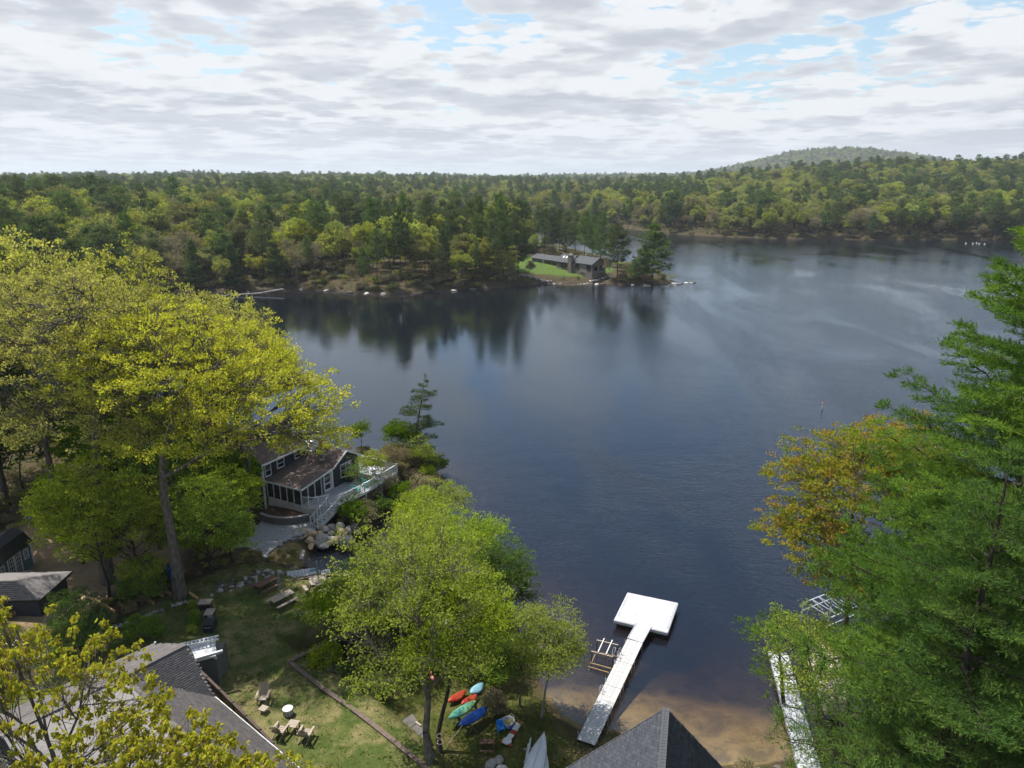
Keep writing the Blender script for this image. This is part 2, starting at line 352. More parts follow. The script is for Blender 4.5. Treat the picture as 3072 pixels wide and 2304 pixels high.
def ground_material():
    m = bpy.data.materials.new('ground_cover'); m.use_nodes = True; t = NT(m.node_tree)
    g = t.n('ShaderNodeNewGeometry').outputs['Position']
    at = lambda n: t.n('ShaderNodeAttribute', {'attribute_name': n}).outputs['Fac']
    n_big = t.noise(g, 0.16, 4, 0.6); n_mid = t.noise(g, 0.75, 5, 0.62, 0.4); n_fine = t.noise(g, 9.0, 5, 0.7); n_vf = t.noise(g, 38.0, 3, 0.7)
    floor = t.mix(t.step(n_mid, 0.35, 0.65), (0.10, 0.066, 0.040), (0.060, 0.066, 0.024))
    floor = t.mix(t.step(n_fine, 0.3, 0.75), t.mix(0.6, floor, (0.02, 0.014, 0.009)), floor)
    gr = t.mix(t.step(n_mid, 0.36, 0.62), (0.058, 0.085, 0.020), (0.125, 0.130, 0.042))
    gr = t.mix(t.step(t.math('ADD', n_mid, t.math('MULTIPLY', n_big, 0.8)), 0.84, 1.25), gr, (0.24, 0.19, 0.10))
    gr = t.mix(t.math('MULTIPLY', t.step(n_fine, 0.35, 0.7), 0.55), gr, t.mix(0.5, gr, (0.012, 0.025, 0.005)))
    gr = t.mix(t.math('MULTIPLY', t.step(n_vf, 0.45, 0.75), 0.45), gr, (0.15, 0.16, 0.05))
    lo = t.mix(t.step(n_mid, 0.40, 0.66), (0.06, 0.078, 0.014), (0.135, 0.115, 0.042))
    lo = t.mix(t.math('MULTIPLY', t.step(n_fine, 0.4, 0.7), 0.6), lo, (0.022, 0.022, 0.008))
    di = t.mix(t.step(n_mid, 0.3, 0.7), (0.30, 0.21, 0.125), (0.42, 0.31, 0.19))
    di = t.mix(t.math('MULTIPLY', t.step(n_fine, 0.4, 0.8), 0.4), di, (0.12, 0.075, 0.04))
    sa = t.mix(t.step(n_mid, 0.34, 0.66), (0.25, 0.185, 0.085), (0.13, 0.10, 0.052))
    sa = t.mix(t.math('MULTIPLY', t.step(t.noise(g, 2.1, 6, 0.7, 1.0), 0.55, 0.68), 0.75), sa, (0.10, 0.065, 0.035))
    fl = t.mix(t.step(n_mid, 0.35, 0.65), (0.055, 0.105, 0.018), (0.09, 0.125, 0.028))
    ro = t.mix(t.step(n_mid, 0.40, 0.60), (0.095, 0.08, 0.062), (0.035, 0.028, 0.02))
    silt = t.mix(t.step(n_mid, 0.35, 0.65), (0.035, 0.026, 0.018), (0.065, 0.048, 0.032))
    c = floor
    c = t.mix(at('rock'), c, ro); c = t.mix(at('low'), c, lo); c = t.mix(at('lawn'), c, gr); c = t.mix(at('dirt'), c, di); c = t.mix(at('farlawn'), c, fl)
    sz = t.n('ShaderNodeSeparateXYZ', Vector=g).outputs[2]
    c = t.mix(t.step(sz, -0.02, 0.10, 1.0, 0.0), c, silt)
    edge = t.math('ADD', at('sand'), t.math('MULTIPLY', t.math('SUBTRACT', n_mid, 0.5), 0.5))
    c = t.mix(t.step(edge, 0.35, 0.65), c, sa)
    # crowns of the woods beyond the modelled trees
    dist = t.n('ShaderNodeVectorMath', {'operation': 'LENGTH'}); t.link(g, dist.inputs[0])
    can = t.mix(t.step(t.noise(g, 0.012, 5, 0.6), 0.42, 0.60), (0.030, 0.050, 0.018), (0.085, 0.105, 0.030))
    can = t.mix(t.step(t.noise(g, 0.05, 4, 0.6), 0.4, 0.7), can, (0.020, 0.032, 0.014))
    can = t.mix(t.step(t.noise(g, 0.006, 6, 0.7, 0.8), 0.62, 0.66), can, (0.22, 0.20, 0.18))
    c = t.mix(t.step(dist.outputs[1], 1500, 2600), c, can)
    p = t.n('ShaderNodeBsdfPrincipled', Roughness=0.95); p.inputs['Specular IOR Level'].default_value = 0.1
    t.link(c, p.inputs['Base Color'])
    b = t.n('ShaderNodeBump', Strength=0.6, Distance=0.06); t.link(t.math('ADD', n_fine, t.math('MULTIPLY', n_vf, 0.5)), b.inputs['Height']); t.link(b.outputs[0], p.inputs['Normal'])
    t.n('ShaderNodeOutputMaterial', Surface=p.outputs[0])
    return m
gm = ground_material()
me = np_mesh('ground', np.stack([X.ravel(), Y.ravel(), Z.ravel()], 1), F, gm, smooth=True,
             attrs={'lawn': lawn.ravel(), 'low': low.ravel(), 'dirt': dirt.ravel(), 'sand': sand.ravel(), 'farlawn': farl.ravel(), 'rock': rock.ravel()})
ground = bpy.data.objects.new('ground', me); link(ground); tag(ground, 'rolling ground with lawn, sand and forest floor round the lake', kind='structure')

def water_material():
    m = bpy.data.materials.new('lake_water'); m.use_nodes = True; t = NT(m.node_tree)
    g = t.n('ShaderNodeNewGeometry').outputs['Position']
    wind = t.noise(t.n('ShaderNodeMapping', Vector=g, Scale=(1.5, 0.55, 1), Rotation=(0, 0, -0.6)).outputs[0], 0.030, 4, 0.6, 0.8)
    sp = t.n('ShaderNodeSeparateXYZ', Vector=g)
    calm = t.math('MULTIPLY', t.step(sp.outputs[0], -8.0, 45.0, 1.0, 0.0), t.step(sp.outputs[1], 60.0, 130.0, 0.0, 1.0))   # lee of the wooded point
    amp = t.math('MULTIPLY', t.step(wind, 0.36, 0.62, 0.35, 1.15), t.math('SUBTRACT', 1.0, t.math('MULTIPLY', calm, 0.82)))
    # a long cat's paw of rougher water in mid lake
    pa_, pb_ = G(1730, 1335), G(2120, 1585); an_ = math.atan2(pb_.y - pa_.y, pb_.x - pa_.x); cn_ = (pa_ + pb_) / 2; hl_ = (pb_ - pa_).length / 2
    rx_ = t.math('ADD', t.math('MULTIPLY', t.math('SUBTRACT', sp.outputs[0], cn_.x), math.cos(an_)), t.math('MULTIPLY', t.math('SUBTRACT', sp.outputs[1], cn_.y), math.sin(an_)))
    ry_ = t.math('SUBTRACT', t.math('MULTIPLY', t.math('SUBTRACT', sp.outputs[1], cn_.y), math.cos(an_)), t.math('MULTIPLY', t.math('SUBTRACT', sp.outputs[0], cn_.x), math.sin(an_)))
    ry_ = t.math('ADD', ry_, t.math('MULTIPLY', t.math('SUBTRACT', t.noise(g, 0.10, 3, 0.6), 0.5), 7.0))
    paw = t.math('MULTIPLY', t.step(t.math('ABSOLUTE', rx_), hl_ * 0.55, hl_ * 1.1, 1.0, 0.0), t.step(t.math('ABSOLUTE', ry_), 0.4, 2.6, 1.0, 0.0))
    amp = t.math('ADD', amp, t.math('MULTIPLY', paw, 0.6))
    v1 = t.n('ShaderNodeMapping', Vector=g, Scale=(0.75, 1.25, 1), Rotation=(0, 0, 0.35)).outputs[0]
    w = t.math('ADD', t.math('MULTIPLY', t.noise(v1, 1.9, 5, 0.66, 0.4), 1.0), t.math('MULTIPLY', t.noise(v1, 0.32, 2, 0.5), 1.0))
    b = t.n('ShaderNodeBump', Distance=0.065, Height=w); t.link(amp, b.inputs['Strength'])
    fr = t.n('ShaderNodeFresnel', IOR=1.55, Normal=b.outputs[0])
    gl = t.n('ShaderNodeBsdfGlossy', {'distribution': 'GGX'}, Roughness=0.022, Color=(0.80, 0.89, 1.0, 1), Normal=b.outputs[0])
    tr = t.n('ShaderNodeBsdfTransparent', Color=(1, 1, 1, 1))
    df = t.n('ShaderNodeBsdfDiffuse', Color=(0.13, 0.18, 0.31, 1))       # what little the tea coloured lake scatters back
    body = t.n('ShaderNodeMixShader', Fac=0.035, i1=tr.outputs[0], i2=df.outputs[0])
    mx = t.n('ShaderNodeMixShader', Fac=fr.outputs[0], i1=body.outputs[0], i2=gl.outputs[0])
    ab = t.n('ShaderNodeVolumeAbsorption', Color=(0.74, 0.675, 0.55, 1), Density=1.05)
    t.n('ShaderNodeOutputMaterial', Surface=mx.outputs[0], Volume=ab.outputs[0])
    return m
b = MB(); b.box((180, 360, -6), (1500, 860, 12.0))
lake = b.build('lake_water', water_material()); tag(lake, 'dark rippled lake water with a sandy shallow at the near beach', kind='structure')
# ------------------------------------------------------------------ trees: generators
def unit(a): return a / (np.linalg.norm(a, axis=-1, keepdims=True) + 1e-9)
def seg_tubes(A, B, ra, rb, n=4):
    """tapered prisms for many segments at once"""
    A = np.asarray(A, float); B = np.asarray(B, float); d = unit(B - A)
    ref = np.where(np.abs(d[:, 2:3]) > 0.9, np.array([[1.0, 0, 0]]), np.array([[0, 0, 1.0]]))
    s = unit(np.cross(d, ref)); u = np.cross(s, d)
    th = np.arange(n) * 2 * np.pi / n; c, sn = np.cos(th), np.sin(th)
    ring = s[:, None] * c[None, :, None] + u[:, None] * sn[None, :, None]
    VA = A[:, None] + ring * np.asarray(ra)[:, None, None]; VB = B[:, None] + ring * np.asarray(rb)[:, None, None]
    V = np.concatenate([VA, VB], 1).reshape(-1, 3); m = len(A); base = np.arange(m)[:, None] * 2 * n
    k = np.arange(n); k2 = (k + 1) % n
    F = np.stack([base + k, base + k2, base + n + k2, base + n + k], -1).reshape(-1, 4)
    return V, F
def leaf_quads(Pt, dr, L, W, rs, fold=0.15):
    """rhombic leaves at points Pt along directions dr"""
    n = len(Pt); dr = unit(dr); rnd = rs.normal(size=(n, 3)); s = unit(np.cross(dr, rnd)); nn = np.cross(s, dr)
    L = np.broadcast_to(L, (n,))[:, None]; W = np.broadcast_to(W, (n,))[:, None]
    V = np.stack([Pt, Pt + dr * L * .5 + s * W * .5 + nn * L * fold, Pt + dr * L, Pt + dr * L * .5 - s * W * .5 + nn * L * fold], 1).reshape(-1, 3)
    F = np.arange(n * 4).reshape(n, 4); return V, F
def curve_pts(a, b, k, lift, rs, wig):
    """k+1 points from a to b, bowed by lift"""
    t = np.linspace(0, 1, k + 1)[:, None]; L = np.linalg.norm(b - a)
    p = a * (1 - t) + b * t + np.array([0, 0, 1.0]) * lift * L * (np.sin(t * np.pi) * 0.5 + 0)
    w = rs.normal(size=(k + 1, 3)) * wig * L / k; w[0] = 0; w[-1] = 0
    return p + w

def gen_decid(seed, H, crown, trunk_r=0.22, n1=9, n2=7, tips=300, per=14, leaf=(0.20, 0.13), blob=(0.7, 0.7, 0.35), fork=0.35,
              lean=(0, 0), droop=0.0, shell=0.5, bn=4, trunk_pts=None, twig_r=0.012, up=0.35, tone_c=0.35):
    """crown: list of ellipsoids (cx,cy,cz,rx,ry,rz) relative to the base. Returns (branch V,F), (leaf V,F,tone)"""
    rs = np.random.RandomState(seed)
    vol = np.array([(e[3] * e[4] * e[5]) ** 0.67 for e in crown]); pick = rs.choice(len(crown), tips, p=vol / vol.sum())
    E = np.array(crown)[pick]; dv = unit(rs.normal(size=(tips, 3))); dv[:, 2] = np.where(dv[:, 2] < -0.2, -dv[:, 2] * 0.4, dv[:, 2])
    r = shell + (1 - shell) * rs.rand(tips) ** 0.6; r *= (1 + 0.12 * np.sin(dv[:, 0] * 5 + seed) * np.cos(dv[:, 1] * 4 + seed * 2))
    T = E[:, :3] + dv * E[:, 3:] * r[:, None]
    top = T[:, 2].max()
    tp = np.array(trunk_pts, float) if trunk_pts is not None else curve_pts(np.zeros(3), np.array([lean[0], lean[1], H * 0.8]), 7, 0, rs, 0.10)
    tl = np.linspace(0, 1, len(tp))
    def trunk_at(s): return np.array([np.interp(s, tl, tp[:, i]) for i in range(3)])
    SA, SB, RA, RB = [], [], [], []
    def add(poly, r0, r1):
        rr = np.linspace(r0, r1, len(poly))
        for i in range(len(poly) - 1): SA.append(poly[i]); SB.append(poly[i + 1]); RA.append(rr[i]); RB.append(rr[i + 1])
    tr = trunk_r * (1 - 0.86 * tl ** 0.9); tr[0] *= 1.35
    for i in range(len(tp) - 1): SA.append(tp[i]); SB.append(tp[i + 1]); RA.append(tr[i]); RB.append(tr[i + 1])
    c1 = T[rs.choice(tips, n1, replace=False)]
    lab = np.argmin(((T[:, None] - c1[None]) ** 2).sum(-1), 1)
    for i in range(n1):
        Q = T[lab == i]
        if len(Q) == 0: continue
        cen = Q.mean(0)
        hd = np.hypot(*(cen[:2] - trunk_at(0.7)[:2])); sz = np.clip((cen[2] - hd * 0.75) / (H * 0.8), fork, 0.93)
        a = trunk_at(sz); e = a * 0.18 + cen * 0.82
        limb = curve_pts(a, e, 5, 0.10, rs, 0.10); lr = trunk_r * np.interp(sz, tl, 1 - 0.86 * tl ** 0.9) * 0.55
        add(limb, lr, max(lr * 0.3, twig_r * 2))
        m = min(n2, len(Q)); c2 = Q[rs.choice(len(Q), m, replace=False)]; lb2 = np.argmin(((Q[:, None] - c2[None]) ** 2).sum(-1), 1)
        for j in range(m):
            W = Q[lb2 == j]
            if len(W) == 0: continue
            cj = W.mean(0); k = rs.randint(2, 6); st = limb[k]; en = st * 0.25 + cj * 0.75
            sub = curve_pts(st, en, 3, 0.06, rs, 0.12); add(sub, max(lr * 0.32, twig_r * 1.8), twig_r * 1.1)
            for w in W: add(curve_pts(sub[rs.randint(1, 4)], w, 2, 0.05, rs, 0.1), twig_r, twig_r * 0.4)
    bV, bF = seg_tubes(SA, SB, RA, RB, bn)
    n = tips * per; C = np.repeat(T, per, 0); ct = np.repeat(rs.rand(tips), per)
    off = unit(rs.normal(size=(n, 3))) * (rs.rand(n, 1) ** 0.5) * np.array(blob) ; Pt = C + off
    out = unit(Pt - np.array([tp[-1, 0], tp[-1, 1], top * 0.55])); dr = out * 0.5 + rs.normal(size=(n, 3)) * 0.6 + np.array([0, 0, up - droop])
    L = leaf[0] * (0.65 + 0.7 * rs.rand(n)); lV, lF = leaf_quads(Pt, dr, L, leaf[1] * (0.7 + 0.6 * rs.rand(n)), rs)
    tone = np.clip(ct * tone_c + rs.rand(n) * (1 - tone_c), 0, 1)
    return (bV, bF), (lV, lF, np.repeat(tone, 4))

def gen_pine(seed, H, base, rad, whorls=14, per=5, step=0.55, cards=6, card=(0.55, 0.07), trunk_r=0.25, irr=0.35, rise=0.25, tipup=0.2, bn=4, lean=(0, 0),
             prof=None, bare=0.25, sec=0.42, dead=0, top_f=1.0, twig=0.012, flat=0.35):
    rs = np.random.RandomState(seed)
    tp = curve_pts(np.zeros(3), np.array([lean[0], lean[1], H]), 8, 0, rs, 0.03); tl = np.linspace(0, 1, 9)
    SA, SB, RA, RB, C, A, TN = [], [], [], [], [], [], []
    tr = trunk_r * (1 - 0.93 * tl)
    for i in range(8): SA.append(tp[i]); SB.append(tp[i + 1]); RA.append(tr[i]); RB.append(tr[i + 1])
    prof = prof or (lambda s: (1 - s) ** 0.75 * (0.55 + 0.45 * min(1, s * 5)) + 0.06)
    for w in range(whorls):
        s = (w + 0.15 * rs.normal()) / whorls; s = min(max(s, 0), 0.985); z = base + (H - base) * s
        a0 = rs.rand() * 6.28; np_ = per if s < 0.8 else max(3, per - 1)
        for k in range(np_):
            az = a0 + k * 6.283 / np_ + rs.normal() * 0.25; Lb = rad * prof(s) * (1 + irr * rs.normal())
            if Lb < 0.25: Lb = 0.25
            zz = z + rs.normal() * 0.25 * (H - base) / whorls
            p0 = np.array([np.interp(zz / H, tl, tp[:, i]) for i in range(3)]); p0[2] = zz
            dirh = np.array([math.cos(az), math.sin(az), 0]); n = max(2, int(Lb / step)); el = rise * (0.35 + 1.3 * s) + 0.08 * rs.normal()
            t = np.linspace(0, 1, n + 1)[:, None]
            pts = p0 + dirh * Lb * t * math.cos(el) + np.array([0, 0, 1.0]) * (Lb * t * math.sin(el) + tipup * Lb * t ** 3)
            pts += rs.normal(size=pts.shape) * 0.03 * Lb * t
            r0 = max(0.008, 0.016 * Lb)
            for i in range(n): SA.append(pts[i]); SB.append(pts[i + 1]); RA.append(r0 * (1 - i / (n + 1))); RB.append(r0 * (1 - (i + 1) / (n + 1)) + 0.003)
            if rs.rand() < dead: continue
            tb = rs.rand()
            side = np.cross(dirh, np.array([0, 0, 1.0]))
            for i in range(1, n + 1):
                f = i / n
                if f < bare * rs.uniform(0.6, 1.3): continue
                ls = sec * Lb * (1.05 - f) * (0.6 + 0.8 * rs.rand()) + 0.12
                for sg in (-1, 1):
                    e = pts[i] + side * sg * ls + dirh * ls * 0.55 + np.array([0, 0, 1.0]) * (0.12 * ls + 0.05 * rs.normal())
                    SA.append(pts[i]); SB.append(e); RA.append(twig); RB.append(twig * 0.4)
                    q = max(1, int(ls / (step * 0.8)))
                    for j in range(1, q + 1): C.append(pts[i] + (e - pts[i]) * j / q); A.append(unit(e - pts[i])); TN.append(tb)
                C.append(pts[i]); A.append(unit(pts[i] - pts[i - 1])); TN.append(tb)
            C.append(pts[-1]); A.append(dirh); TN.append(tb)
    for i in range(3): C.append(tp[-1] - np.array([0, 0, i * 0.25])); A.append(np.array([0, 0, 1.0])); TN.append(0.8)
    bV, bF = seg_tubes(SA, SB, RA, RB, bn)
    C = np.array(C); A = np.array(A); TN = np.array(TN); m = len(C)
    Cc = np.repeat(C, cards, 0); Aa = np.repeat(A, cards, 0); n = m * cards
    Pt = Cc + rs.normal(size=(n, 3)) * np.array([1, 1, flat]) * step * 0.32
    dr = Aa * 0.75 + rs.normal(size=(n, 3)) * 0.55 + np.array([0, 0, 0.35])
    lV, lF = leaf_quads(Pt, dr, card[0] * (0.6 + 0.8 * rs.rand(n)), card[1] * (0.7 + 0.6 * rs.rand(n)), rs, 0.05)
    tone = np.clip(np.repeat(TN, cards) * 0.45 + rs.rand(n) * 0.55, 0, 1)
    return (bV, bF), (lV, lF, np.repeat(tone, 4))

def bark(name, c1, c2, sc=6.0):
    return mat(name, c1, 0.9, c2, sc, bump=0.5, bscale=14, spec=0.1, stretch=(1, 1, 0.35))
BARK_GREY = bark('bark_grey', (0.16, 0.145, 0.12), (0.07, 0.062, 0.05))
BARK_DARK = bark('bark_dark', (0.060, 0.050, 0.040), (0.028, 0.023, 0.019))
BARK_PALE = bark('bark_pale', (0.30, 0.29, 0.26), (0.13, 0.12, 0.10))
L_OAK = leafmat('leaf_oak_yellow', [(0.27, 0.30, 0.03), (0.44, 0.46, 0.05), (0.60, 0.55, 0.075)], 0.45, 0.12)
L_OAKP = leafmat('leaf_oak_pale', [(0.24, 0.27, 0.05), (0.40, 0.42, 0.10), (0.54, 0.53, 0.17)], 0.42, 0.14)
L_LIME = leafmat('leaf_lime', [(0.16, 0.24, 0.020), (0.29, 0.40, 0.034), (0.44, 0.53, 0.065)], 0.48, 0.20)
L_GREEN = leafmat('leaf_green', [(0.06, 0.12, 0.012), (0.12, 0.21, 0.02), (0.19, 0.28, 0.03)], 0.42, 0.25)
L_ORANGE = leafmat('leaf_orange', [(0.14, 0.20, 0.020), (0.22, 0.27, 0.028), (0.31, 0.28, 0.038), (0.40, 0.21, 0.06)], 0.42, 0.10)
L_DEC = leafmat('leaf_wood', [(0.15, 0.18, 0.045), (0.25, 0.28, 0.065), (0.36, 0.36, 0.10)], 0.35, 0.45)
L_YEL = leafmat('leaf_wood_yellow', [(0.19, 0.235, 0.045), (0.31, 0.36, 0.07), (0.43, 0.45, 0.10)], 0.35, 0.25)
L_BROWN = leafmat('leaf_wood_brown', [(0.17, 0.15, 0.085), (0.27, 0.24, 0.135), (0.37, 0.33, 0.19)], 0.30, 0.35)
L_PINE = leafmat('needles_dark', [(0.05, 0.088, 0.030), (0.095, 0.155, 0.048), (0.155, 0.22, 0.066)], 0.30, 0.35)
L_PINEN = leafmat('needles_bright', [(0.045, 0.095, 0.024), (0.10, 0.185, 0.036), (0.20, 0.29, 0.05)], 0.42, 0.20)
L_HEM = leafmat('needles_hemlock', [(0.05, 0.10, 0.018), (0.10, 0.17, 0.024), (0.20, 0.26, 0.035)], 0.30, 0.2)

def merge_mesh(name, b, l, mats):
    V = np.concatenate([b[0], l[0]]); F = np.concatenate([b[1], l[1] + len(b[0])])
    mi = np.concatenate([np.zeros(len(b[1])), np.ones(len(l[1]))]); tone = np.concatenate([np.full(len(b[0]), 0.5), l[2]])
    return np_mesh(name, V, F, mats, mi, attrs={'tone': tone})
# far trees: a few shapes of each kind
def ell(H, r, base, k, rs):
    out = [(0, 0, (H + base) / 2, r * 0.85, r * 0.85, (H - base) / 2)]
    for i in range(k):
        a = rs.rand() * 6.28; q = r * rs.uniform(0.35, 0.6); out.append((math.cos(a) * r * 0.5, math.sin(a) * r * 0.5, base + (H - base) * rs.uniform(0.3, 0.8), q, q, q * 0.9))
    return out
FAR_DEC, FAR_YEL, FAR_BRN, FAR_PINE, FAR_SPR = [], [], [], [], []
_r = np.random.RandomState(11)
for i, (H_, r_, bs_) in enumerate(((17, 6.0, 5.0), (19, 5.0, 6.0), (14, 6.4, 3.5), (17, 4.6, 3.0))):
    b, l = gen_decid(100 + i, H_, ell(H_, r_, bs_, 7, _r), 0.2, 7, 4, 210, 16, (0.70, 0.46), (1.1, 1.1, 0.55), shell=0.55, bn=3, twig_r=0.024)
    FAR_DEC.append(merge_mesh('leafy_tree', b, l, [BARK_PALE if i == 1 else BARK_GREY, L_DEC]))
    FAR_YEL.append(merge_mesh('yellow_tree', b, l, [BARK_GREY, L_YEL]))
for i in range(3):
    b, l = gen_decid(140 + i, 16, ell(16, 5.2, 3.0, 5, _r), 0.18, 8, 6, 260, 9, (0.42, 0.30), (0.85, 0.85, 0.5), shell=0.35, bn=3, twig_r=0.035)
    FAR_BRN.append(merge_mesh('bare_tree', b, l, [BARK_PALE, L_BROWN]))
for i in range(4):
    b, l = gen_pine(160 + i, 24, (5.0, 8.5, 7.0, 11.0)[i], (5.4, 4.4, 6.0, 4.8)[i], (14, 11, 12, 9)[i], 5, 1.0, 7, (1.05, 0.24), 0.28, 0.38, 0.20, 0.14, 3, twig=0.03, sec=0.36, lean=(0.4 * i, 0.3))
    FAR_PINE.append(merge_mesh('pine_tree', b, l, [BARK_DARK, L_PINE]))
for i in range(2):
    b, l = gen_pine(180 + i, 20, 2.0, 3.6, 17, 6, 1.05, 5, (1.1, 0.28), 0.2, 0.18, -0.05, 0.10, 3, twig=0.03, prof=lambda s: (1 - s) ** 0.9 + 0.05, sec=0.35)
    FAR_SPR.append(merge_mesh('spruce_tree', b, l, [BARK_DARK, L_PINE]))
BRUSH = []
for i in range(3):
    b, l = gen_decid(190 + i, 2.6, [(0, 0, 1.3, 1.7, 1.7, 1.3), (1, .6, 1.0, 1.0, 1.0, .9)], 0.05, 6, 4, 60, 8, (0.34, 0.22), (0.5, 0.5, 0.35), shell=0.4, bn=3, twig_r=0.018)
    BRUSH.append(merge_mesh('brush', b, l, [BARK_GREY, (L_BROWN, L_DEC, L_BROWN)[i]]))
# ------------------------------------------------------------------ the woods round the lake
NO_TREES = [np.array(P((1600, 700), (2120, 700), (2120, 870), (1840, 860), (1600, 870))), np.array(P((1500, 797), (1640, 790), (1820, 800), (1850, 838), (1840, 853), (1600, 853), (1520, 845))), LAWN_POLY, LOW_POLY, DIRT_POLY]
def forest_points():
    rs = np.random.RandomState(77); out = []
    for y0, y1, sp in ((130, 330, 5.8), (330, 560, 6.6), (560, 900, 8.0), (900, 1500, 10.5), (1500, 2400, 15.0), (2400, 3600, 19.0)):
        hw = y1 * 0.80 + 15
        gx = np.arange(-hw, hw, sp); gy = np.arange(y0, y1, sp); A, B = np.meshgrid(gx, gy)
        A = A + rs.uniform(-.48, .48, A.shape) * sp; B = B + rs.uniform(-.48, .48, B.shape) * sp
        x, y = A.ravel(), B.ravel(); k = np.abs(x) < y * 0.78 + 14; out.append(np.stack([x[k], y[k]], 1))
    p = np.concatenate(out); z, d, _ = height(p[:, 0], p[:, 1])
    ok = d > 0.8
    for q in NO_TREES: ok &= sdist(p[:, 0], p[:, 1], q) > 1.0
    return p[ok], z[ok], d[ok]
fp, fz, fd = forest_points()
x, y = fp[:, 0], fp[:, 1]; rs = np.random.RandomState(8); n = len(fp); u = rs.rand(n)
dist = np.hypot(x, y)
mixn = wob(x, y, 70, 6, 13) * 1.3 + wob(x, y, 200, 5, 21)
kind = np.where(u < 0.09 + 0.40 * (mixn > 0.38) + 0.10 * (fd < 10), 3, 0)
kind = np.where((kind == 0) & (rs.rand(n) < 0.22 + 0.35 * (wob(x, y, 110, 5, 2) > 0.25)), 1, kind)
kind = np.where((kind == 0) & (rs.rand(n) < 0.22 + 0.30 * (fd < 26)), 2, kind)
kind = np.where((kind == 3) & (rs.rand(n) < 0.22), 4, kind)
pen = (x > -75) & (x < 80) & (y > 215) & (y < 300)
_q = rs.rand(n); kind = np.where(pen & (_q < 0.38), 3, np.where(pen & (kind >= 3), np.where(_q < 0.6, 1, 0), kind))
hs = np.where(kind >= 3, rs.uniform(0.62, 1.18, n), rs.uniform(0.60, 1.20, n))
edge = smooth(fd / 14); hs = hs * 0.93 * np.where(kind < 3, 0.80 + 0.20 * edge, 0.90 + 0.10 * edge)
thin = (rs.rand(n) < np.where(pen, 0.40, 0.0)); keep = ~thin & ~((fd < 2.0) & (rs.rand(n) < 0.4))
fp, fz, fd, kind, hs, dist = fp[keep], fz[keep], fd[keep], kind[keep], hs[keep], dist[keep]; n = len(fp)
order = np.argsort(dist / hs); pen_ = (fp[:, 0] > -75) & (fp[:, 0] < 80) & (fp[:, 1] > 215) & (fp[:, 1] < 300)
KINDS_ = {0: (FAR_DEC, 'leafy_tree'), 1: (FAR_YEL, 'yellow_green_tree'), 2: (FAR_BRN, 'bare_tree'), 3: (FAR_PINE, 'pine_tree'), 4: (FAR_SPR, 'spruce_tree')}
LAB = {0: 'mid green leafy tree', 1: 'bright yellow green leafy tree', 2: 'greyish brown tree barely in leaf', 3: 'tall dark green pine with layered branches', 4: 'narrow dark spruce'}
def zone(px, py):
    if py > 330: return 'woods on the far shore', 'in the woods across the lake'
    if px > -75: return 'woods on the point', 'on the wooded point with the stone house'
    return 'woods beyond the cove', 'in the woods beyond the dark cove'
LIMIT = {'leaf': 290, 'pine': 290}; used = {'leaf': 0, 'pine': 0}; single = np.zeros(n, bool)
for i in order:
    fam = 'pine' if kind[i] >= 3 else 'leaf'
    if used[fam] < LIMIT[fam]: used[fam] += 1; single[i] = True
for i in np.nonzero(single)[0]:
    meshes, nm = KINDS_[int(kind[i])]; k = int(kind[i]); px, py = fp[i]
    wf = .68 if (pen_[i] and k >= 3) else 1.0
    o = inst(nm, meshes[rs.randint(len(meshes))], (px, py, fz[i] - 0.15), (0, 0, rs.rand() * 6.28), (hs[i] * wf * rs.uniform(.75, 1.28),) * 2 + (hs[i],))
    g, where = zone(px, py)
    tag(o, LAB[k] + ' ' + where, 'pine' if k >= 3 else 'tree', LAB[k].split()[-1] + ' trees: ' + g if False else {0: 'green trees', 1: 'yellow green trees', 2: 'bare trees', 3: 'pines', 4: 'spruces'}[k] + ' of the ' + g)

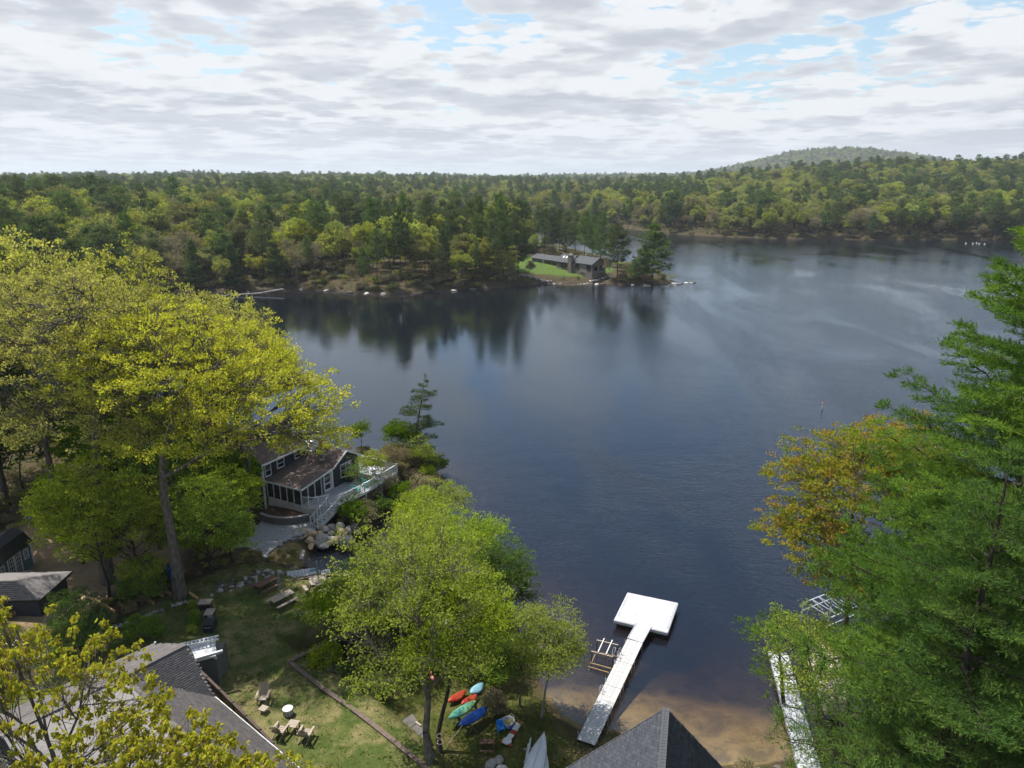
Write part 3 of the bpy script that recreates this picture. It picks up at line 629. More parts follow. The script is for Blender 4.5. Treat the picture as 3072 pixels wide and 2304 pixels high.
def forest_mass(name, pts, zz, ki, size, meshes, label):
    m = len(pts); me = bpy.data.meshes.new(name); me.vertices.add(m)
    me.vertices.foreach_set('co', np.stack([pts[:, 0], pts[:, 1], zz], 1).astype(np.float32).ravel())
    for an, tp, av in (('pick', 'INT', ki), ('turn', 'FLOAT', rs.rand(m) * 6.28)):
        a = me.attributes.new(an, tp, 'POINT'); a.data.foreach_set('value', av.astype(np.int32 if tp == 'INT' else np.float32))
    a = me.attributes.new('size', 'FLOAT_VECTOR', 'POINT'); a.data.foreach_set('vector', size.astype(np.float32).ravel())
    o = bpy.data.objects.new(name, me); link(o); tag(o, label, kind='stuff')
    src = bpy.data.collections.new(name + '_shapes')
    for j, mm in enumerate(meshes): src.objects.link(bpy.data.objects.new('%s_shape_%02d' % (name, j), mm))
    ng = bpy.data.node_groups.new('forest', 'GeometryNodeTree')
    ng.interface.new_socket('Geometry', in_out='INPUT', socket_type='NodeSocketGeometry'); ng.interface.new_socket('Geometry', in_out='OUTPUT', socket_type='NodeSocketGeometry')
    N = ng.nodes.new; gi = N('NodeGroupInput'); go = N('NodeGroupOutput'); ip = N('GeometryNodeInstanceOnPoints'); ci = N('GeometryNodeCollectionInfo')
    ci.inputs[0].default_value = src; ci.inputs['Separate Children'].default_value = True; ci.inputs['Reset Children'].default_value = True
    def attr(nm, dt):
        q = N('GeometryNodeInputNamedAttribute'); q.data_type = dt; q.inputs[0].default_value = nm; return q.outputs[0]
    cx = N('ShaderNodeCombineXYZ'); L = ng.links.new
    L(gi.outputs[0], ip.inputs['Points']); L(ci.outputs[0], ip.inputs['Instance']); ip.inputs['Pick Instance'].default_value = True
    L(attr('pick', 'INT'), ip.inputs['Instance Index']); L(attr('turn', 'FLOAT'), cx.inputs[2]); L(cx.outputs[0], ip.inputs['Rotation']); L(attr('size', 'FLOAT_VECTOR'), ip.inputs['Scale'])
    L(ip.outputs[0], go.inputs[0])
    md = o.modifiers.new('forest', 'NODES'); md.node_group = ng
    return o
far_ = smooth((dist - 700) / 1500); base_ = {0: 0, 1: 4, 2: 8, 3: 11, 4: 15}; cnt_ = {0: 4, 1: 4, 2: 3, 3: 4, 4: 2}
ki_ = np.array([base_[int(k)] + rs.randint(cnt_[int(k)]) for k in kind]); wd_ = hs * (1 + 0.35 * far_) * rs.uniform(0.72, 1.3, n)
q_ = ~single
forest_mass('forest', fp[q_], fz[q_] - 0.2, ki_[q_], np.stack([wd_, wd_, hs], 1)[q_], [m_ for k in range(5) for m_ in KINDS_[k][0]], 'mixed woods of pine and budding leafy trees rolling to the horizon')

# low brush along the wild shores
def brush_mass():
    r = np.random.RandomState(31); q = []
    for y0, y1, sp in ((130, 330, 2.3), (330, 720, 3.2)):
        A, B = np.meshgrid(np.arange(-y1 * 0.8, y1 * 0.8, sp), np.arange(y0, y1, sp)); A = A + r.uniform(-.5, .5, A.shape) * sp; B = B + r.uniform(-.5, .5, B.shape) * sp
        k = np.abs(A) < B * 0.78 + 14; q.append(np.stack([A[k], B[k]], 1))
    q = np.concatenate(q); z, d, _ = height(q[:, 0], q[:, 1])
    ok = (d > 0.3) & (r.rand(len(q)) < np.where(d < 5, 0.55, np.where(d < 40, 0.30, 0.0))) & (sdist(q[:, 0], q[:, 1], NO_TREES[1]) > 0.5)
    return q[ok], z[ok]
bp, bz = brush_mass()
_s = np.random.RandomState(3).uniform(0.45, 1.05, len(bp))
forest_mass('shore_brush', bp, bz - 0.1, np.random.RandomState(4).randint(0, 3, len(bp)), np.stack([_s, _s, _s], 1), BRUSH, 'low brown and green brush along the wild shores')
print('FOREST', n, used, int((~single).sum()), 'brush', len(bp))

# short grass on the lawns and low weeds on the near forest floor
def tuft(seed, h, n, m):
    r = np.random.RandomState(seed); Pt = np.stack([r.normal(size=n) * .07, r.normal(size=n) * .07, np.zeros(n)], 1); dr = np.stack([r.normal(size=n) * .5, r.normal(size=n) * .5, np.ones(n)], 1)
    V, F_ = leaf_quads(Pt, dr, h * (.6 + .8 * r.rand(n)), .016, r, .1); return np_mesh('tuft', V, F_, m, attrs={'tone': np.repeat(r.rand(n), 4)})
L_GRASS = leafmat('grass_blade', [(.07, .10, .018), (.14, .17, .035), (.26, .24, .09)], .3, .5)
def scatter(poly, sp, seed, dmin=0.3, keep=1.0, avoid=()):
    r = np.random.RandomState(seed); lo, hi = poly.min(0), poly.max(0); A, B = np.meshgrid(np.arange(lo[0], hi[0], sp), np.arange(lo[1], hi[1], sp)); A = A + r.uniform(-.5, .5, A.shape) * sp; B = B + r.uniform(-.5, .5, B.shape) * sp
    x, y = A.ravel(), B.ravel(); k = (sdist(x, y, poly) < 0) & (r.rand(len(x)) < keep) & (y > 26); x, y = x[k], y[k]; z, d, su = height(x, y); k = d > dmin
    for q in avoid: k &= sdist(x, y, q) > 0.2
    return np.stack([x[k], y[k]], 1), z[k]
TU = [tuft(1, .075, 14, L_GRASS), tuft(2, .11, 16, L_GRASS), tuft(3, .06, 12, L_GRASS)]
for nm, poly, sd in (('lawn_grass', LAWN_POLY, 1), ('terrace_grass', LOW_POLY, 2)):
    q, zz = scatter(poly, .26, sd); w_ = 0.5 + wob(q[:, 0], q[:, 1], 3, 6, sd) * .8; k = np.random.RandomState(sd).rand(len(q)) < np.clip(w_ + .25, .12, 1); q, zz = q[k], zz[k]; s_ = np.random.RandomState(sd).uniform(.6, 1.3, len(q))
    forest_mass(nm, q, zz - .01, np.random.RandomState(sd).randint(0, 3, len(q)), np.stack([s_ * 1.5, s_ * 1.5, s_], 1), TU, 'short patchy grass of the upper lawn' if sd == 1 else 'short mossy grass of the low terrace')
NEARP = np.array([(-70.0, 45.0), (-24.0, 40.0), (-14.0, 55.0), (-6.0, 55.0), (0.0, 62.0), (-6.0, 90.0), (-60.0, 92.0)])
q, zz = scatter(NEARP, .9, 5, .4, .75, (LAWN_POLY, LOW_POLY, DIRT_POLY, np.array(P((700, 1250), (1000, 1300), (1120, 1480), (960, 1640), (740, 1720), (640, 1560)))))
s_ = np.random.RandomState(6).uniform(.10, .32, len(q)); forest_mass('undergrowth', q, zz - .02, np.random.RandomState(7).randint(0, 3, len(q)), np.stack([s_, s_, s_], 1), BRUSH, 'low leafy undergrowth on the floor of the near grove')
# ------------------------------------------------------------------ the trees near the camera, each its own
def plant_tree(name, b, l, bm, lm, loc, label, cat='tree', group=None, rz=0.0, crown_name='crown'):
    root = empty(name, loc, rz, label, cat, group)
    tm = np_mesh('trunk', b[0], b[1], bm, smooth=True); inst('trunk', tm, (0, 0, 0), parent=root)
    cm = np_mesh(crown_name, l[0], l[1], lm, attrs={'tone': l[2]}); inst(crown_name, cm, (0, 0, 0), parent=root)
    return root
# the tall flowering oak whose crown hangs over the cottage
b, l = gen_decid(1, 25, [(3, 0, 18.5, 7.5, 7, 6.0), (8.5, -1, 16.5, 6.5, 5.5, 4.6), (-2.5, 1, 18.5, 5.5, 6, 5.0), (12.0, -1, 13.8, 3.4, 3.4, 2.6), (3, -2, 14.0, 6.0, 4.5, 3.2)], 0.45, 16, 9, 1750, 26, (0.19, 0.12),
                 (0.50, 0.50, 0.28), 0.40, shell=0.42, bn=7, twig_r=0.026, trunk_pts=[(0, 0, 0), (0.15, 0, 4), (-0.1, 0.1, 9), (0.3, 0, 12.5), (1.8, 0.2, 15.5), (3.0, 0, 18.5), (4.0, 0, 22)])
plant_tree('oak_tree', b, l, BARK_GREY, L_OAK, (-26.7, 50.0, zat(-26.7, 50) - 0.1), 'tall golden flowering oak whose crown hangs over the cottage')
b, l = gen_decid(2, 27, [(-1, 0, 20.0, 8.0, 8, 6.5), (6, 2, 19.5, 6.5, 6, 5.5), (-6, 1, 19.5, 6.0, 6, 5.0), (2, -3, 15.0, 6.5, 5, 3.8)], 0.45, 16, 9, 1850, 26, (0.19, 0.12),
                 (0.52, 0.52, 0.28), 0.40, shell=0.45, bn=7, twig_r=0.028, tone_c=0.25, trunk_pts=[(0, 0, 0), (0.2, 0, 6), (0.9, 0, 12), (1.6, 0.2, 16), (2.2, 0.4, 20), (2.6, 0, 25)])
plant_tree('oak_tree', b, l, BARK_GREY, L_OAKP, (-33.2, 51.5, zat(-33.2, 51.5) - 0.1), 'broad pale flowering oak standing by the timber steps')
OAKS = []
for i, (sd, cr) in enumerate(((3, [(0, 0, 20, 7.5, 7.5, 6.5), (4, 2, 18.5, 5, 5, 4.5), (-4, -2, 18, 5, 5, 4.5)]), (4, [(0, 0, 18.5, 6.5, 6.5, 6.0), (-3, 3, 16.5, 5, 5, 4), (3.5, -2, 15.5, 4.5, 4.5, 4)]))):
    b, l = gen_decid(sd, 25, cr, 0.36, 12, 8, 1150, 18, (0.26, 0.16), (0.58, 0.58, 0.32), 0.42, shell=0.5, bn=6, twig_r=0.028, tone_c=0.3)
    OAKS.append((np_mesh('trunk', b[0], b[1], BARK_GREY, smooth=True), [np_mesh('crown', l[0], l[1], m_, attrs={'tone': l[2]}) for m_ in (L_OAKP, L_OAK)]))
for k, (xx, yy, hh, rz, sh, cm, lb) in enumerate(((-44.0, 62.5, 1.06, 0.3, 0, 0, 'pale yellow oak with a straight grey trunk above the blue shed'),
        (-49.5, 61.0, 1.00, 2.0, 1, 0, 'pale yellow oak at the far edge, its leaning trunk beside the blue shed'),
        (-38.5, 67.0, 1.04, 4.0, 0, 0, 'pale yellow oak rising behind the broad oak by the steps'),
        (-30.5, 72.0, 0.95, 1.1, 1, 0, 'pale yellow oak at the back of the near grove beside the cove'),
        (-26.0, 64.0, 0.88, 5.2, 1, 1, 'golden oak between the cove and the tall flowering oak'),
        (-56.0, 72.0, 1.06, 3.3, 0, 1, 'yellow green oak deepest in the near grove'),
        (-47.0, 78.0, 0.98, 0.2, 1, 1, 'yellow green oak on the cove side of the near grove'))):
    root = empty('oak_tree', (xx, yy, zat(xx, yy) - 0.1), rz, lb, 'tree'); root.scale = (hh,) * 3
    inst('trunk', OAKS[sh][0], (0, 0, 0), parent=root); inst('crown', OAKS[sh][1][cm], (0, 0, 0), parent=root)

# lime green understorey
def lime(seed, H, r, tips, per, leaf, lm, base=1.2, tr=0.12, lean=(0, 0), bark_=BARK_GREY, layers=True, **kw):
    rs = np.random.RandomState(seed); cr = [(lean[0] * .8, lean[1] * .8, (H + base) / 2, r * .9, r * .9, (H - base) / 2)]
    for k in range(5):
        a = rs.rand() * 6.28; q = r * rs.uniform(.35, .55); cr.append((math.cos(a) * r * .6 + lean[0] * .6, math.sin(a) * r * .6 + lean[1] * .6, rs.uniform(base + q * .5, H * .8), q, q, q * .7))
    kw.setdefault('blob', (0.58, 0.58, 0.11)); kw.setdefault('shell', 0.25)
    return gen_decid(seed, H, cr, tr, 12, 7, tips, per, leaf, fork=0.12, bn=5, twig_r=0.012, up=0.05, lean=lean, **kw)
UND = []
for sd, H, r, lm in ((21, 12, 4.2, L_LIME), (22, 10, 3.8, L_LIME), (23, 13, 4.5, L_GREEN)):
    b, l = lime(sd, H, r, 850, 20, (0.20, 0.13), lm, tone_c=0.3)
    UND.append((np_mesh('trunk', b[0], b[1], BARK_DARK, smooth=True), np_mesh('crown', l[0], l[1], lm, attrs={'tone': l[2]})))
for k, (u_, v_, z_, s_, sh, lb) in enumerate(((330, 1800, 3, 1.05, 0, 'lime green maple beside the broad oak and the timber steps'),
        (420, 1740, 3, 1.0, 1, 'lime green maple in front of the blue slide'), (250, 1690, 3.2, 0.95, 1, 'lime green maple spreading over the sandy yard'),
        (480, 1640, 3, 1.15, 2, 'mid green tree between the two big oaks'), (640, 1740, 2, 0.95, 1, 'lime green maple beside the tall oak trunk, over the stone bank'),
        (700, 1700, 2, 0.80, 0, 'small lime green maple beside the paved patio'), (560, 1560, 3, 1.10, 0, 'lime green maple behind the tall oak'),
        (680, 1560, 2, 0.85, 2, 'mid green tree at the corner of the dark cottage'), (380, 1560, 3, 1.15, 2, 'mid green tree shading the back of the sandy yard'),
        (160, 1470, 3.5, 1.0, 2, 'mid green tree behind the blue shed'), (300, 1430, 3.5, 1.1, 0, 'lime green tree at the back of the yard near the water'),
        (450, 1400, 3, 1.1, 2, 'mid green tree on the bank above the hidden cove'), (600, 1400, 2, 1.0, 2, 'mid green tree between the oaks and the cottage roof'),
        (60, 1400, 4, 1.0, 2, 'mid green tree at the far left of the grove'), (-60, 1500, 4, 1.1, 2, 'mid green tree just outside the blue shed'))):
    p = G(u_, v_, z_); root = empty('maple_tree', (p.x, p.y, zat(p.x, p.y) - 0.05), k * 1.9, lb, 'tree'); root.scale = (s_,) * 3
    inst('trunk', UND[sh][0], (0, 0, 0), parent=root); inst('crown', UND[sh][1], (0, 0, 0), parent=root)
# dark evergreens at the back of the grove
for k, (xx, yy, s_, lb) in enumerate(((-52, 67, 0.85, 'dark pine in the shade behind the blue shed'), (-58, 64, 0.9, 'dark pine at the edge of the shaded grove'), (-43, 73, 0.8, 'dark pine deep among the pale oaks'),
        (-62, 80, 0.9, 'dark pine at the water side of the shaded grove'), (-36, 79, 0.62, 'small dark pine by the hidden cove'))):
    o = inst('pine_tree', FAR_PINE[k % 4], (xx, yy, zat(xx, yy) - 0.1), (0, 0, k * 2.2), (s_,) * 3); tag(o, lb, 'pine')

# lime trees round the low terrace
def T(seed, u_, v_, z_, H, r, tips, per, leaf, lm, lb, name='maple_tree', lean=(0, 0), tr=0.14, bark_=BARK_GREY, **kw):
    p = G(u_, v_, z_); b, l = lime(seed, H, r, tips, per, leaf, lm, lean=lean, tr=tr, **kw)
    return plant_tree(name, b, l, bark_, lm, (p.x, p.y, zat(p.x, p.y) - 0.08), lb)
T(31, 1292, 2330, 1.0, 14.5, 5.9, 1020, 16, (0.16, 0.10), L_LIME, 'large lime green maple leaning over the low terrace, nearest its timber wall', lean=(-1.3, 5.0), tr=0.25, base=4.5, bark_=BARK_GREY)
T(32, 1320, 2262, 0.9, 11.5, 4.0, 850, 17, (0.16, 0.10), L_LIME, 'lime green maple with white rope tied round its trunk', lean=(1.0, 3.5), tr=0.18, base=4.0, bark_=BARK_DARK)
T(33, 1215, 1985, 0.9, 9.5, 3.8, 700, 17, (0.16, 0.10), L_LIME, 'lime green maple behind the wooden barrel planter', lean=(-1.0, 1.5), tr=0.17, base=2.5, bark_=BARK_PALE)
T(45, 1050, 1935, 2.1, 7.5, 3.3, 560, 15, (0.16, 0.10), L_LIME, 'lime green maple at the corner of the timber wall and the lawn', lean=(-0.4, 0.6), tr=0.13, base=2.2)
T(34, 1330, 1960, 0.9, 9.0, 3.3, 650, 22, (0.15, 0.10), L_GREEN, 'mid green tree on the shore beside the pink flamingos', lean=(1.0, 1.0), tr=0.14, base=1.5)
T(35, 1265, 1775, 0.8, 9.0, 3.4, 700, 22, (0.16, 0.10), L_LIME, 'bright lime tree on the shore nearest the boulder pile', lean=(0.5, 1.0), tr=0.15, base=1.0, bark_=BARK_PALE)
T(36, 1370, 1800, 0.7, 8.0, 3.8, 850, 22, (0.16, 0.10), L_LIME, 'lime green tree on the rocky shore below the white float', lean=(0.6, 0.5), tr=0.13, base=0.8, bark_=BARK_PALE)
T(37, 1490, 1880, 0.5, 7.5, 2.9, 520, 22, (0.15, 0.10), L_GREEN, 'mid green alder leaning over the water', lean=(0.8, 0.6), tr=0.10, base=1.0)
T(38, 1625, 2150, 0.4, 8.6, 2.7, 620, 18, (0.14, 0.09), L_LIME, 'slender lime birch on the beach behind the upturned white rowboats', name='birch_tree', lean=(1.0, 0.8), tr=0.10, base=1.6, bark_=BARK_PALE)
T(39, 1560, 2120, 0.5, 6.0, 2.2, 400, 22, (0.13, 0.09), L_GREEN, 'small mid green tree beside the slender birch on the beach', lean=(0.3, 0.4), tr=0.08, base=0.8)
T(40, 1290, 1560, 0.3, 6.5, 3.3, 650, 20, (0.16, 0.10), L_LIME, 'airy lime tree leaning over the lake past the deck', lean=(1.8, 0.0), tr=0.12, base=1.2, bark_=BARK_PALE)
T(41, 1235, 1560, 0.5, 5.0, 2.5, 450, 20, (0.15, 0.10), L_LIME, 'bright lime shrubby tree between the cove and the deck', lean=(0.3, 0.0), tr=0.10, base=0.3)
T(42, 1205, 1390, 0.8, 6.0, 2.4, 450, 20, (0.18, 0.12), L_GREEN, 'fresh green birch at the tip of the cottage point', name='birch_tree', tr=0.09, base=1.2)
T(43, 1060, 1540, 0.8, 6.8, 1.3, 55, 14, (0.16, 0.10), L_GREEN, 'thin pale sapling standing before the deck rail', name='sapling', lean=(0.5, 0), tr=0.07, base=2.0, bark_=BARK_PALE)
T(46, 1120, 1490, 0.7, 5.8, 1.7, 230, 15, (0.15, 0.10), L_LIME, 'thin lime sapling at the middle of the deck rail', name='sapling', tr=0.06, base=1.2)
T(47, 1185, 1450, 0.7, 5.2, 1.8, 260, 15, (0.15, 0.10), L_BROWN, 'brownish budding sapling at the outer corner of the deck', name='sapling', tr=0.06, base=1.0)
T(48, 1265, 1430, 0.5, 5.0, 1.9, 280, 15, (0.15, 0.10), L_LIME, 'yellow green sapling at the outermost bank of the cottage point', name='sapling', tr=0.06, base=0.8)
T(44, 1085, 1345, 0.8, 5.0, 1.6, 150, 16, (0.16, 0.10), L_GREEN, 'wispy sapling behind the deck corner table', name='sapling', tr=0.06, base=1.0)
# brown and green shrubs on the cottage point
SHR = []
for i, lm in enumerate((L_BROWN, L_GREEN, L_LIME)):
    b, l = lime(60 + i, 2.4, 1.5, 190, 16, (0.15, 0.10), lm, base=0.1, tr=0.04, blob=(0.3, 0.3, 0.2))
    SHR.append((np_mesh('stem', b[0], b[1], BARK_GREY), np_mesh('foliage', l[0], l[1], lm, attrs={'tone': l[2]})))
def shrub(p, s, k, lb, grp=None, rz=0):
    r = empty('shrub', (p[0], p[1], zat(p[0], p[1]) - 0.05), rz, lb, 'shrub', grp); r.scale = (s,) * 3
    inst('stem', SHR[k][0], (0, 0, 0), parent=r); inst('foliage', SHR[k][1], (0, 0, 0), parent=r); return r
rs5 = np.random.RandomState(9)
cnt = 0
for (u_, v_) in ((1120, 1505), (1160, 1480), (1200, 1500), (1240, 1460), (1280, 1440), (1190, 1440), (1230, 1420), (1150, 1530), (1100, 1545), (1275, 1400), (1215, 1530), (1260, 1480), (1060, 1570), (1300, 1450), (1190, 1400), (1090, 1570), (1240, 1510), (1310, 1410)):
    p = G(u_, v_, 0.6); k = (0, 0, 1, 0, 2)[cnt % 5]
    shrub(p, rs5.uniform(0.8, 1.25), k, ('brown barely leafed shrub', 'mid green shrub', 'lime green shrub')[k] + ' on the bank below the deck rail', ('brown', 'green', 'lime')[k] + ' shrubs on the cottage point', cnt); cnt += 1
for (u_, v_, s, k, lb) in ((760, 2010 - 40, .0, 1, ''), (450, 1985, 0.9, 1, 'green shrub at the end of the stone border nearest the sheds'), (440, 1865, 1.25, 1, 'dense green shrub in front of the timber steps'), (520, 1800, 0.7, 1, 'green shrub at the foot of the tall oak'),
        (975, 2020, 0.9, 2, 'leafy lime shrub against the dark timber wall'), (1060, 2040, 0.7, 1, 'green shrub beside the chairs on the low terrace'), (1130, 2075, 0.7, 2, 'lime green shrub beside the sand toy'),
        (1500, 2040, 0.9, 1, 'green shrub on the beach bank'), (1480, 2130, 0.7, 0, 'brown shrub beside the kayaks'), (1110, 1890, 0.9, 1, 'dark green shrub on the wall corner by the lawn'),
        (1200, 1900, 0.9, 1, 'green shrub behind the wall by the lawn'), (1420, 1880, 1.0, 2, 'lime shrub on the shore rocks'), (1300, 1880, 0.8, 0, 'brown shrub on the low terrace shore'), (2240, 2300, 0.5, 0, 'rusty brown heap of dry fern at the waterline')):
    if s > 0: shrub(G(u_, v_, 1.0), s, k, lb, None, u_)

# pines
def P_(seed, loc, label, name='pine_tree', bm=BARK_DARK, lm=L_PINEN, cat='pine', **kw):
    b, l = gen_pine(seed, **kw); return plant_tree(name, b, l, bm, lm, loc, label, cat, crown_name='crown')
P_(71, (-12.6, 82.5, 0.6), 'thin dark pine leaning out over the lake at the cottage point', H=11.8, base=2.0, rad=2.3, whorls=10, per=4, step=0.30, cards=14, card=(0.28, 0.05), trunk_r=0.17, irr=0.5, rise=0.10, tipup=0.0, lean=(2.2, -0.6), lm=L_PINE, sec=0.45)
P_(72, (24.6, 31.0, 0.9), 'huge white pine at the edge of the picture with layered bright boughs', H=33.5, base=9.0, rad=9.4, whorls=20, per=7, step=0.40, cards=26, card=(0.27, 0.044), trunk_r=0.50, irr=0.16, rise=0.10, tipup=0.12, bare=0.16, sec=0.34,
   prof=lambda s: 0.05 + 0.95 * (1 - s) ** 0.66, twig=0.015, flat=0.25)
P_(73, (19.6, 26.0, 0.9), 'big soft green white pine filling the lower corner', H=24.0, base=2.5, rad=6.2, whorls=18, per=6, step=0.40, cards=27, card=(0.24, 0.036), trunk_r=0.42, irr=0.25, rise=0.10, tipup=0.12, bare=0.15, sec=0.34,
   prof=lambda s: 0.10 + 0.90 * (1 - s) ** 0.7, twig=0.014, flat=0.3)
P_(74, (29.5, 36.5, 0.9), 'white pine standing between the orange maple and the huge pine', H=19.5, base=3.0, rad=5.2, whorls=15, per=5, step=0.42, cards=11, card=(0.36, 0.042), trunk_r=0.3, irr=0.25, rise=0.10, tipup=0.12, bare=0.2, sec=0.34, twig=0.014)
P_(75, (19.4, 34.2, 0.7), 'hemlock reaching its boughs out over the grey dock', name='hemlock_tree', lm=L_HEM, H=9.5, base=1.0, rad=4.8, whorls=10, per=4, step=0.38, cards=8, card=(0.26, 0.045), trunk_r=0.2, irr=0.45, rise=0.0, tipup=0.05, bare=0.35, sec=0.36, twig=0.012)
P_(76, (18.6, 40.5, 0.3), 'hemlock bough cluster shading the covered boat', name='hemlock_tree', lm=L_HEM, H=7.5, base=2.0, rad=3.2, whorls=6, per=4, step=0.34, cards=8, card=(0.25, 0.045), trunk_r=0.15, irr=0.4, rise=0.05, tipup=0.05, bare=0.35, sec=0.36, twig=0.012, lean=(-1.2, 0.5))
b, l = gen_decid(81, 19.5, [(-1, 0, 14.5, 5.4, 5.0, 5.0), (2.5, 1, 16, 4.2, 4.2, 3.8), (-3.8, -1, 11.5, 3.4, 3.4, 3.2), (-1.5, -2.5, 9.5, 3.8, 3.0, 2.6)], 0.28, 14, 8, 1900, 22, (0.17, 0.11), (0.45, 0.45, 0.18), 0.2, shell=0.4, bn=5, twig_r=0.013, lean=(-1, 0), up=0.1, tone_c=0.75)
plant_tree('maple_tree', b, l, BARK_GREY, L_ORANGE, (23.6, 43.2, 0.5), 'orange and green budding maple beside the big pines')
b, l = lime(82, 9.0, 3.6, 420, 16, (0.16, 0.11), L_LIME, tr=0.14, lean=(-1.5, 0.3), base=2.0, tone_c=0.3)
plant_tree('maple_tree', b, l, BARK_GREY, L_LIME, (20.2, 38.6, 0.4), 'small yellow green maple hanging over the covered boat')
P_(77, tuple(G(235, 2005, 2.6)[:2]) + (2.4,), 'small airy hemlock behind the grey roofed shed', name='hemlock_tree', lm=L_HEM, H=6.2, base=0.4, rad=2.3, whorls=11, per=5, step=0.26, cards=9, card=(0.20, 0.04), trunk_r=0.08, irr=0.35, rise=0.05, tipup=0.0, bare=0.15, sec=0.4, twig=0.008)
P_(78, tuple(G(262, 1905, 2.6)[:2]) + (2.5,), 'small dark hemlock at the foot of the broad oak', name='hemlock_tree', lm=L_PINE, H=4.2, base=0.3, rad=1.7, whorls=9, per=5, step=0.26, cards=9, card=(0.20, 0.045), trunk_r=0.06, irr=0.25, rise=0.05, tipup=0.0, bare=0.1, sec=0.4, twig=0.008)

# the young oak right below the camera: drooping new leaves and catkins on bare grey shoots
def front_oak():
    rs = np.random.RandomState(90)
    cr = [(-1.5, 0.5, 17.5, 4.2, 2.6, 4.0), (1.6, 0.8, 14.6, 3.0, 2.4, 2.8), (-4.5, 1.8, 18.5, 2.2, 1.8, 3.0), (4.2, -0.3, 11.8, 2.2, 1.8, 1.8), (-3.5, -1.5, 15.0, 4.0, 2.2, 3.0), (4.4, -1.2, 17.0, 2.2, 1.5, 1.5), (1.6, -1.0, 17.6, 3.0, 1.6, 1.9), (1.0, -1.0, 14.0, 5.0, 2.2, 2.6)]
    vol = np.array([(e[3] * e[4] * e[5]) ** .67 for e in cr]); n = 2100; E = np.array(cr)[rs.choice(len(cr), n, p=vol / vol.sum())]
    d = unit(rs.normal(size=(n, 3))); d[:, 2] = np.abs(d[:, 2]) * 1.1 - 0.25; T_ = E[:, :3] + d * E[:, 3:] * (0.35 + 0.65 * rs.rand(n) ** 0.5)[:, None]
    SA, SB, RA, RB = [], [], [], []
    trunk = np.array([(0, 0, 0), (0.1, 0, 6), (-0.3, 0.2, 10), (-0.6, 0.3, 13), (-1.2, 0.5, 17), (-1.8, 0.6, 20.5)])
    def add(poly, r0, r1):
        rr = np.linspace(r0, r1, len(poly))
        for i in range(len(poly) - 1): SA.append(poly[i]); SB.append(poly[i + 1]); RA.append(rr[i]); RB.append(rr[i + 1])
    add(trunk, 0.15, 0.025)
    c1 = T_[rs.choice(n, 24, replace=False)]; lab = np.argmin(((T_[:, None] - c1[None]) ** 2).sum(-1), 1)
    for i in range(24):
        Q = T_[lab == i]
        if not len(Q): continue
        cen = Q.mean(0); zz = max(9.0, cen[2] - 2.0 - np.hypot(cen[0], cen[1]) * 0.30); a = np.array([np.interp(zz, trunk[:, 2], trunk[:, j]) for j in range(3)])
        limb = curve_pts(a, cen, 6, 0.05, rs, 0.10); add(limb, 0.042, 0.018)
        m = min(12, len(Q)); c2 = Q[rs.choice(len(Q), m, replace=False)]; l2 = np.argmin(((Q[:, None] - c2[None]) ** 2).sum(-1), 1)
        for j in range(m):
            W = Q[l2 == j]
            if not len(W): continue
            sub = curve_pts(limb[rs.randint(2, 6)], W.mean(0) * .85 + limb[3] * .15, 4, 0.0, rs, 0.12); add(sub, 0.015, 0.009)
            for w in W:
                add(curve_pts(sub[rs.randint(1, 5)], w, 3, -0.05, rs, 0.1), 0.008, 0.005)
    b = seg_tubes(SA, SB, RA, RB, 5)
    # lobed leaf: 3 quads from the midrib, folded and drooping
    per = 13; m = n * per; C = np.repeat(T_, per, 0) + rs.normal(size=(m, 3)) * np.array([.045, .045, .06])
    az = rs.rand(m) * 6.28; dr = np.stack([np.cos(az) * .55, np.sin(az) * .55, -0.25 - 0.9 * rs.rand(m)], 1)
    L = 0.145 * (0.6 + 0.7 * rs.rand(m)); V1, F1 = leaf_quads(C, dr, L, L * 0.62, rs, 0.25)
    C2 = C + unit(dr) * L[:, None] * 0.35; V2, F2 = leaf_quads(C2, dr + rs.normal(size=(m, 3)) * 0.5, L * 0.6, L * 0.4, rs, 0.2)
    tone = np.repeat(np.clip(0.15 + 0.65 * rs.rand(m), 0, 1), 4)
    q = 8; mc = n * q; Cc = np.repeat(T_, q, 0) + rs.normal(size=(mc, 3)) * np.array([.06, .06, .03]); dc = np.stack([rs.normal(size=mc) * .22, rs.normal(size=mc) * .22, -np.ones(mc)], 1)
    V3, F3 = leaf_quads(Cc, dc, 0.13 * (0.6 + rs.rand(mc) * .7), 0.022, rs, 0.1)
    return b, (np.concatenate([V1, V2]), np.concatenate([F1, F2 + len(V1)]), np.concatenate([tone, tone])), (V3, F3, np.repeat(rs.rand(mc), 4))
b, l, c3 = front_oak()
L_FRONT = leafmat('leaf_young_oak', [(0.22, 0.28, 0.022), (0.40, 0.42, 0.035), (0.56, 0.48, 0.06)], 0.42, 0.1)
L_CATK = leafmat('catkin_brown', [(0.30, 0.17, 0.025), (0.48, 0.29, 0.04)], 0.35, 0.1)
r = plant_tree('oak_tree', b, l, BARK_GREY, L_FRONT, (-10.3, 14.0, 4.2), 'young flowering oak below the camera, leafing in front of the grey roof')
inst('catkins', np_mesh('catkins', c3[0], c3[1], L_CATK, attrs={'tone': c3[2]}), (0, 0, 0), parent=r)
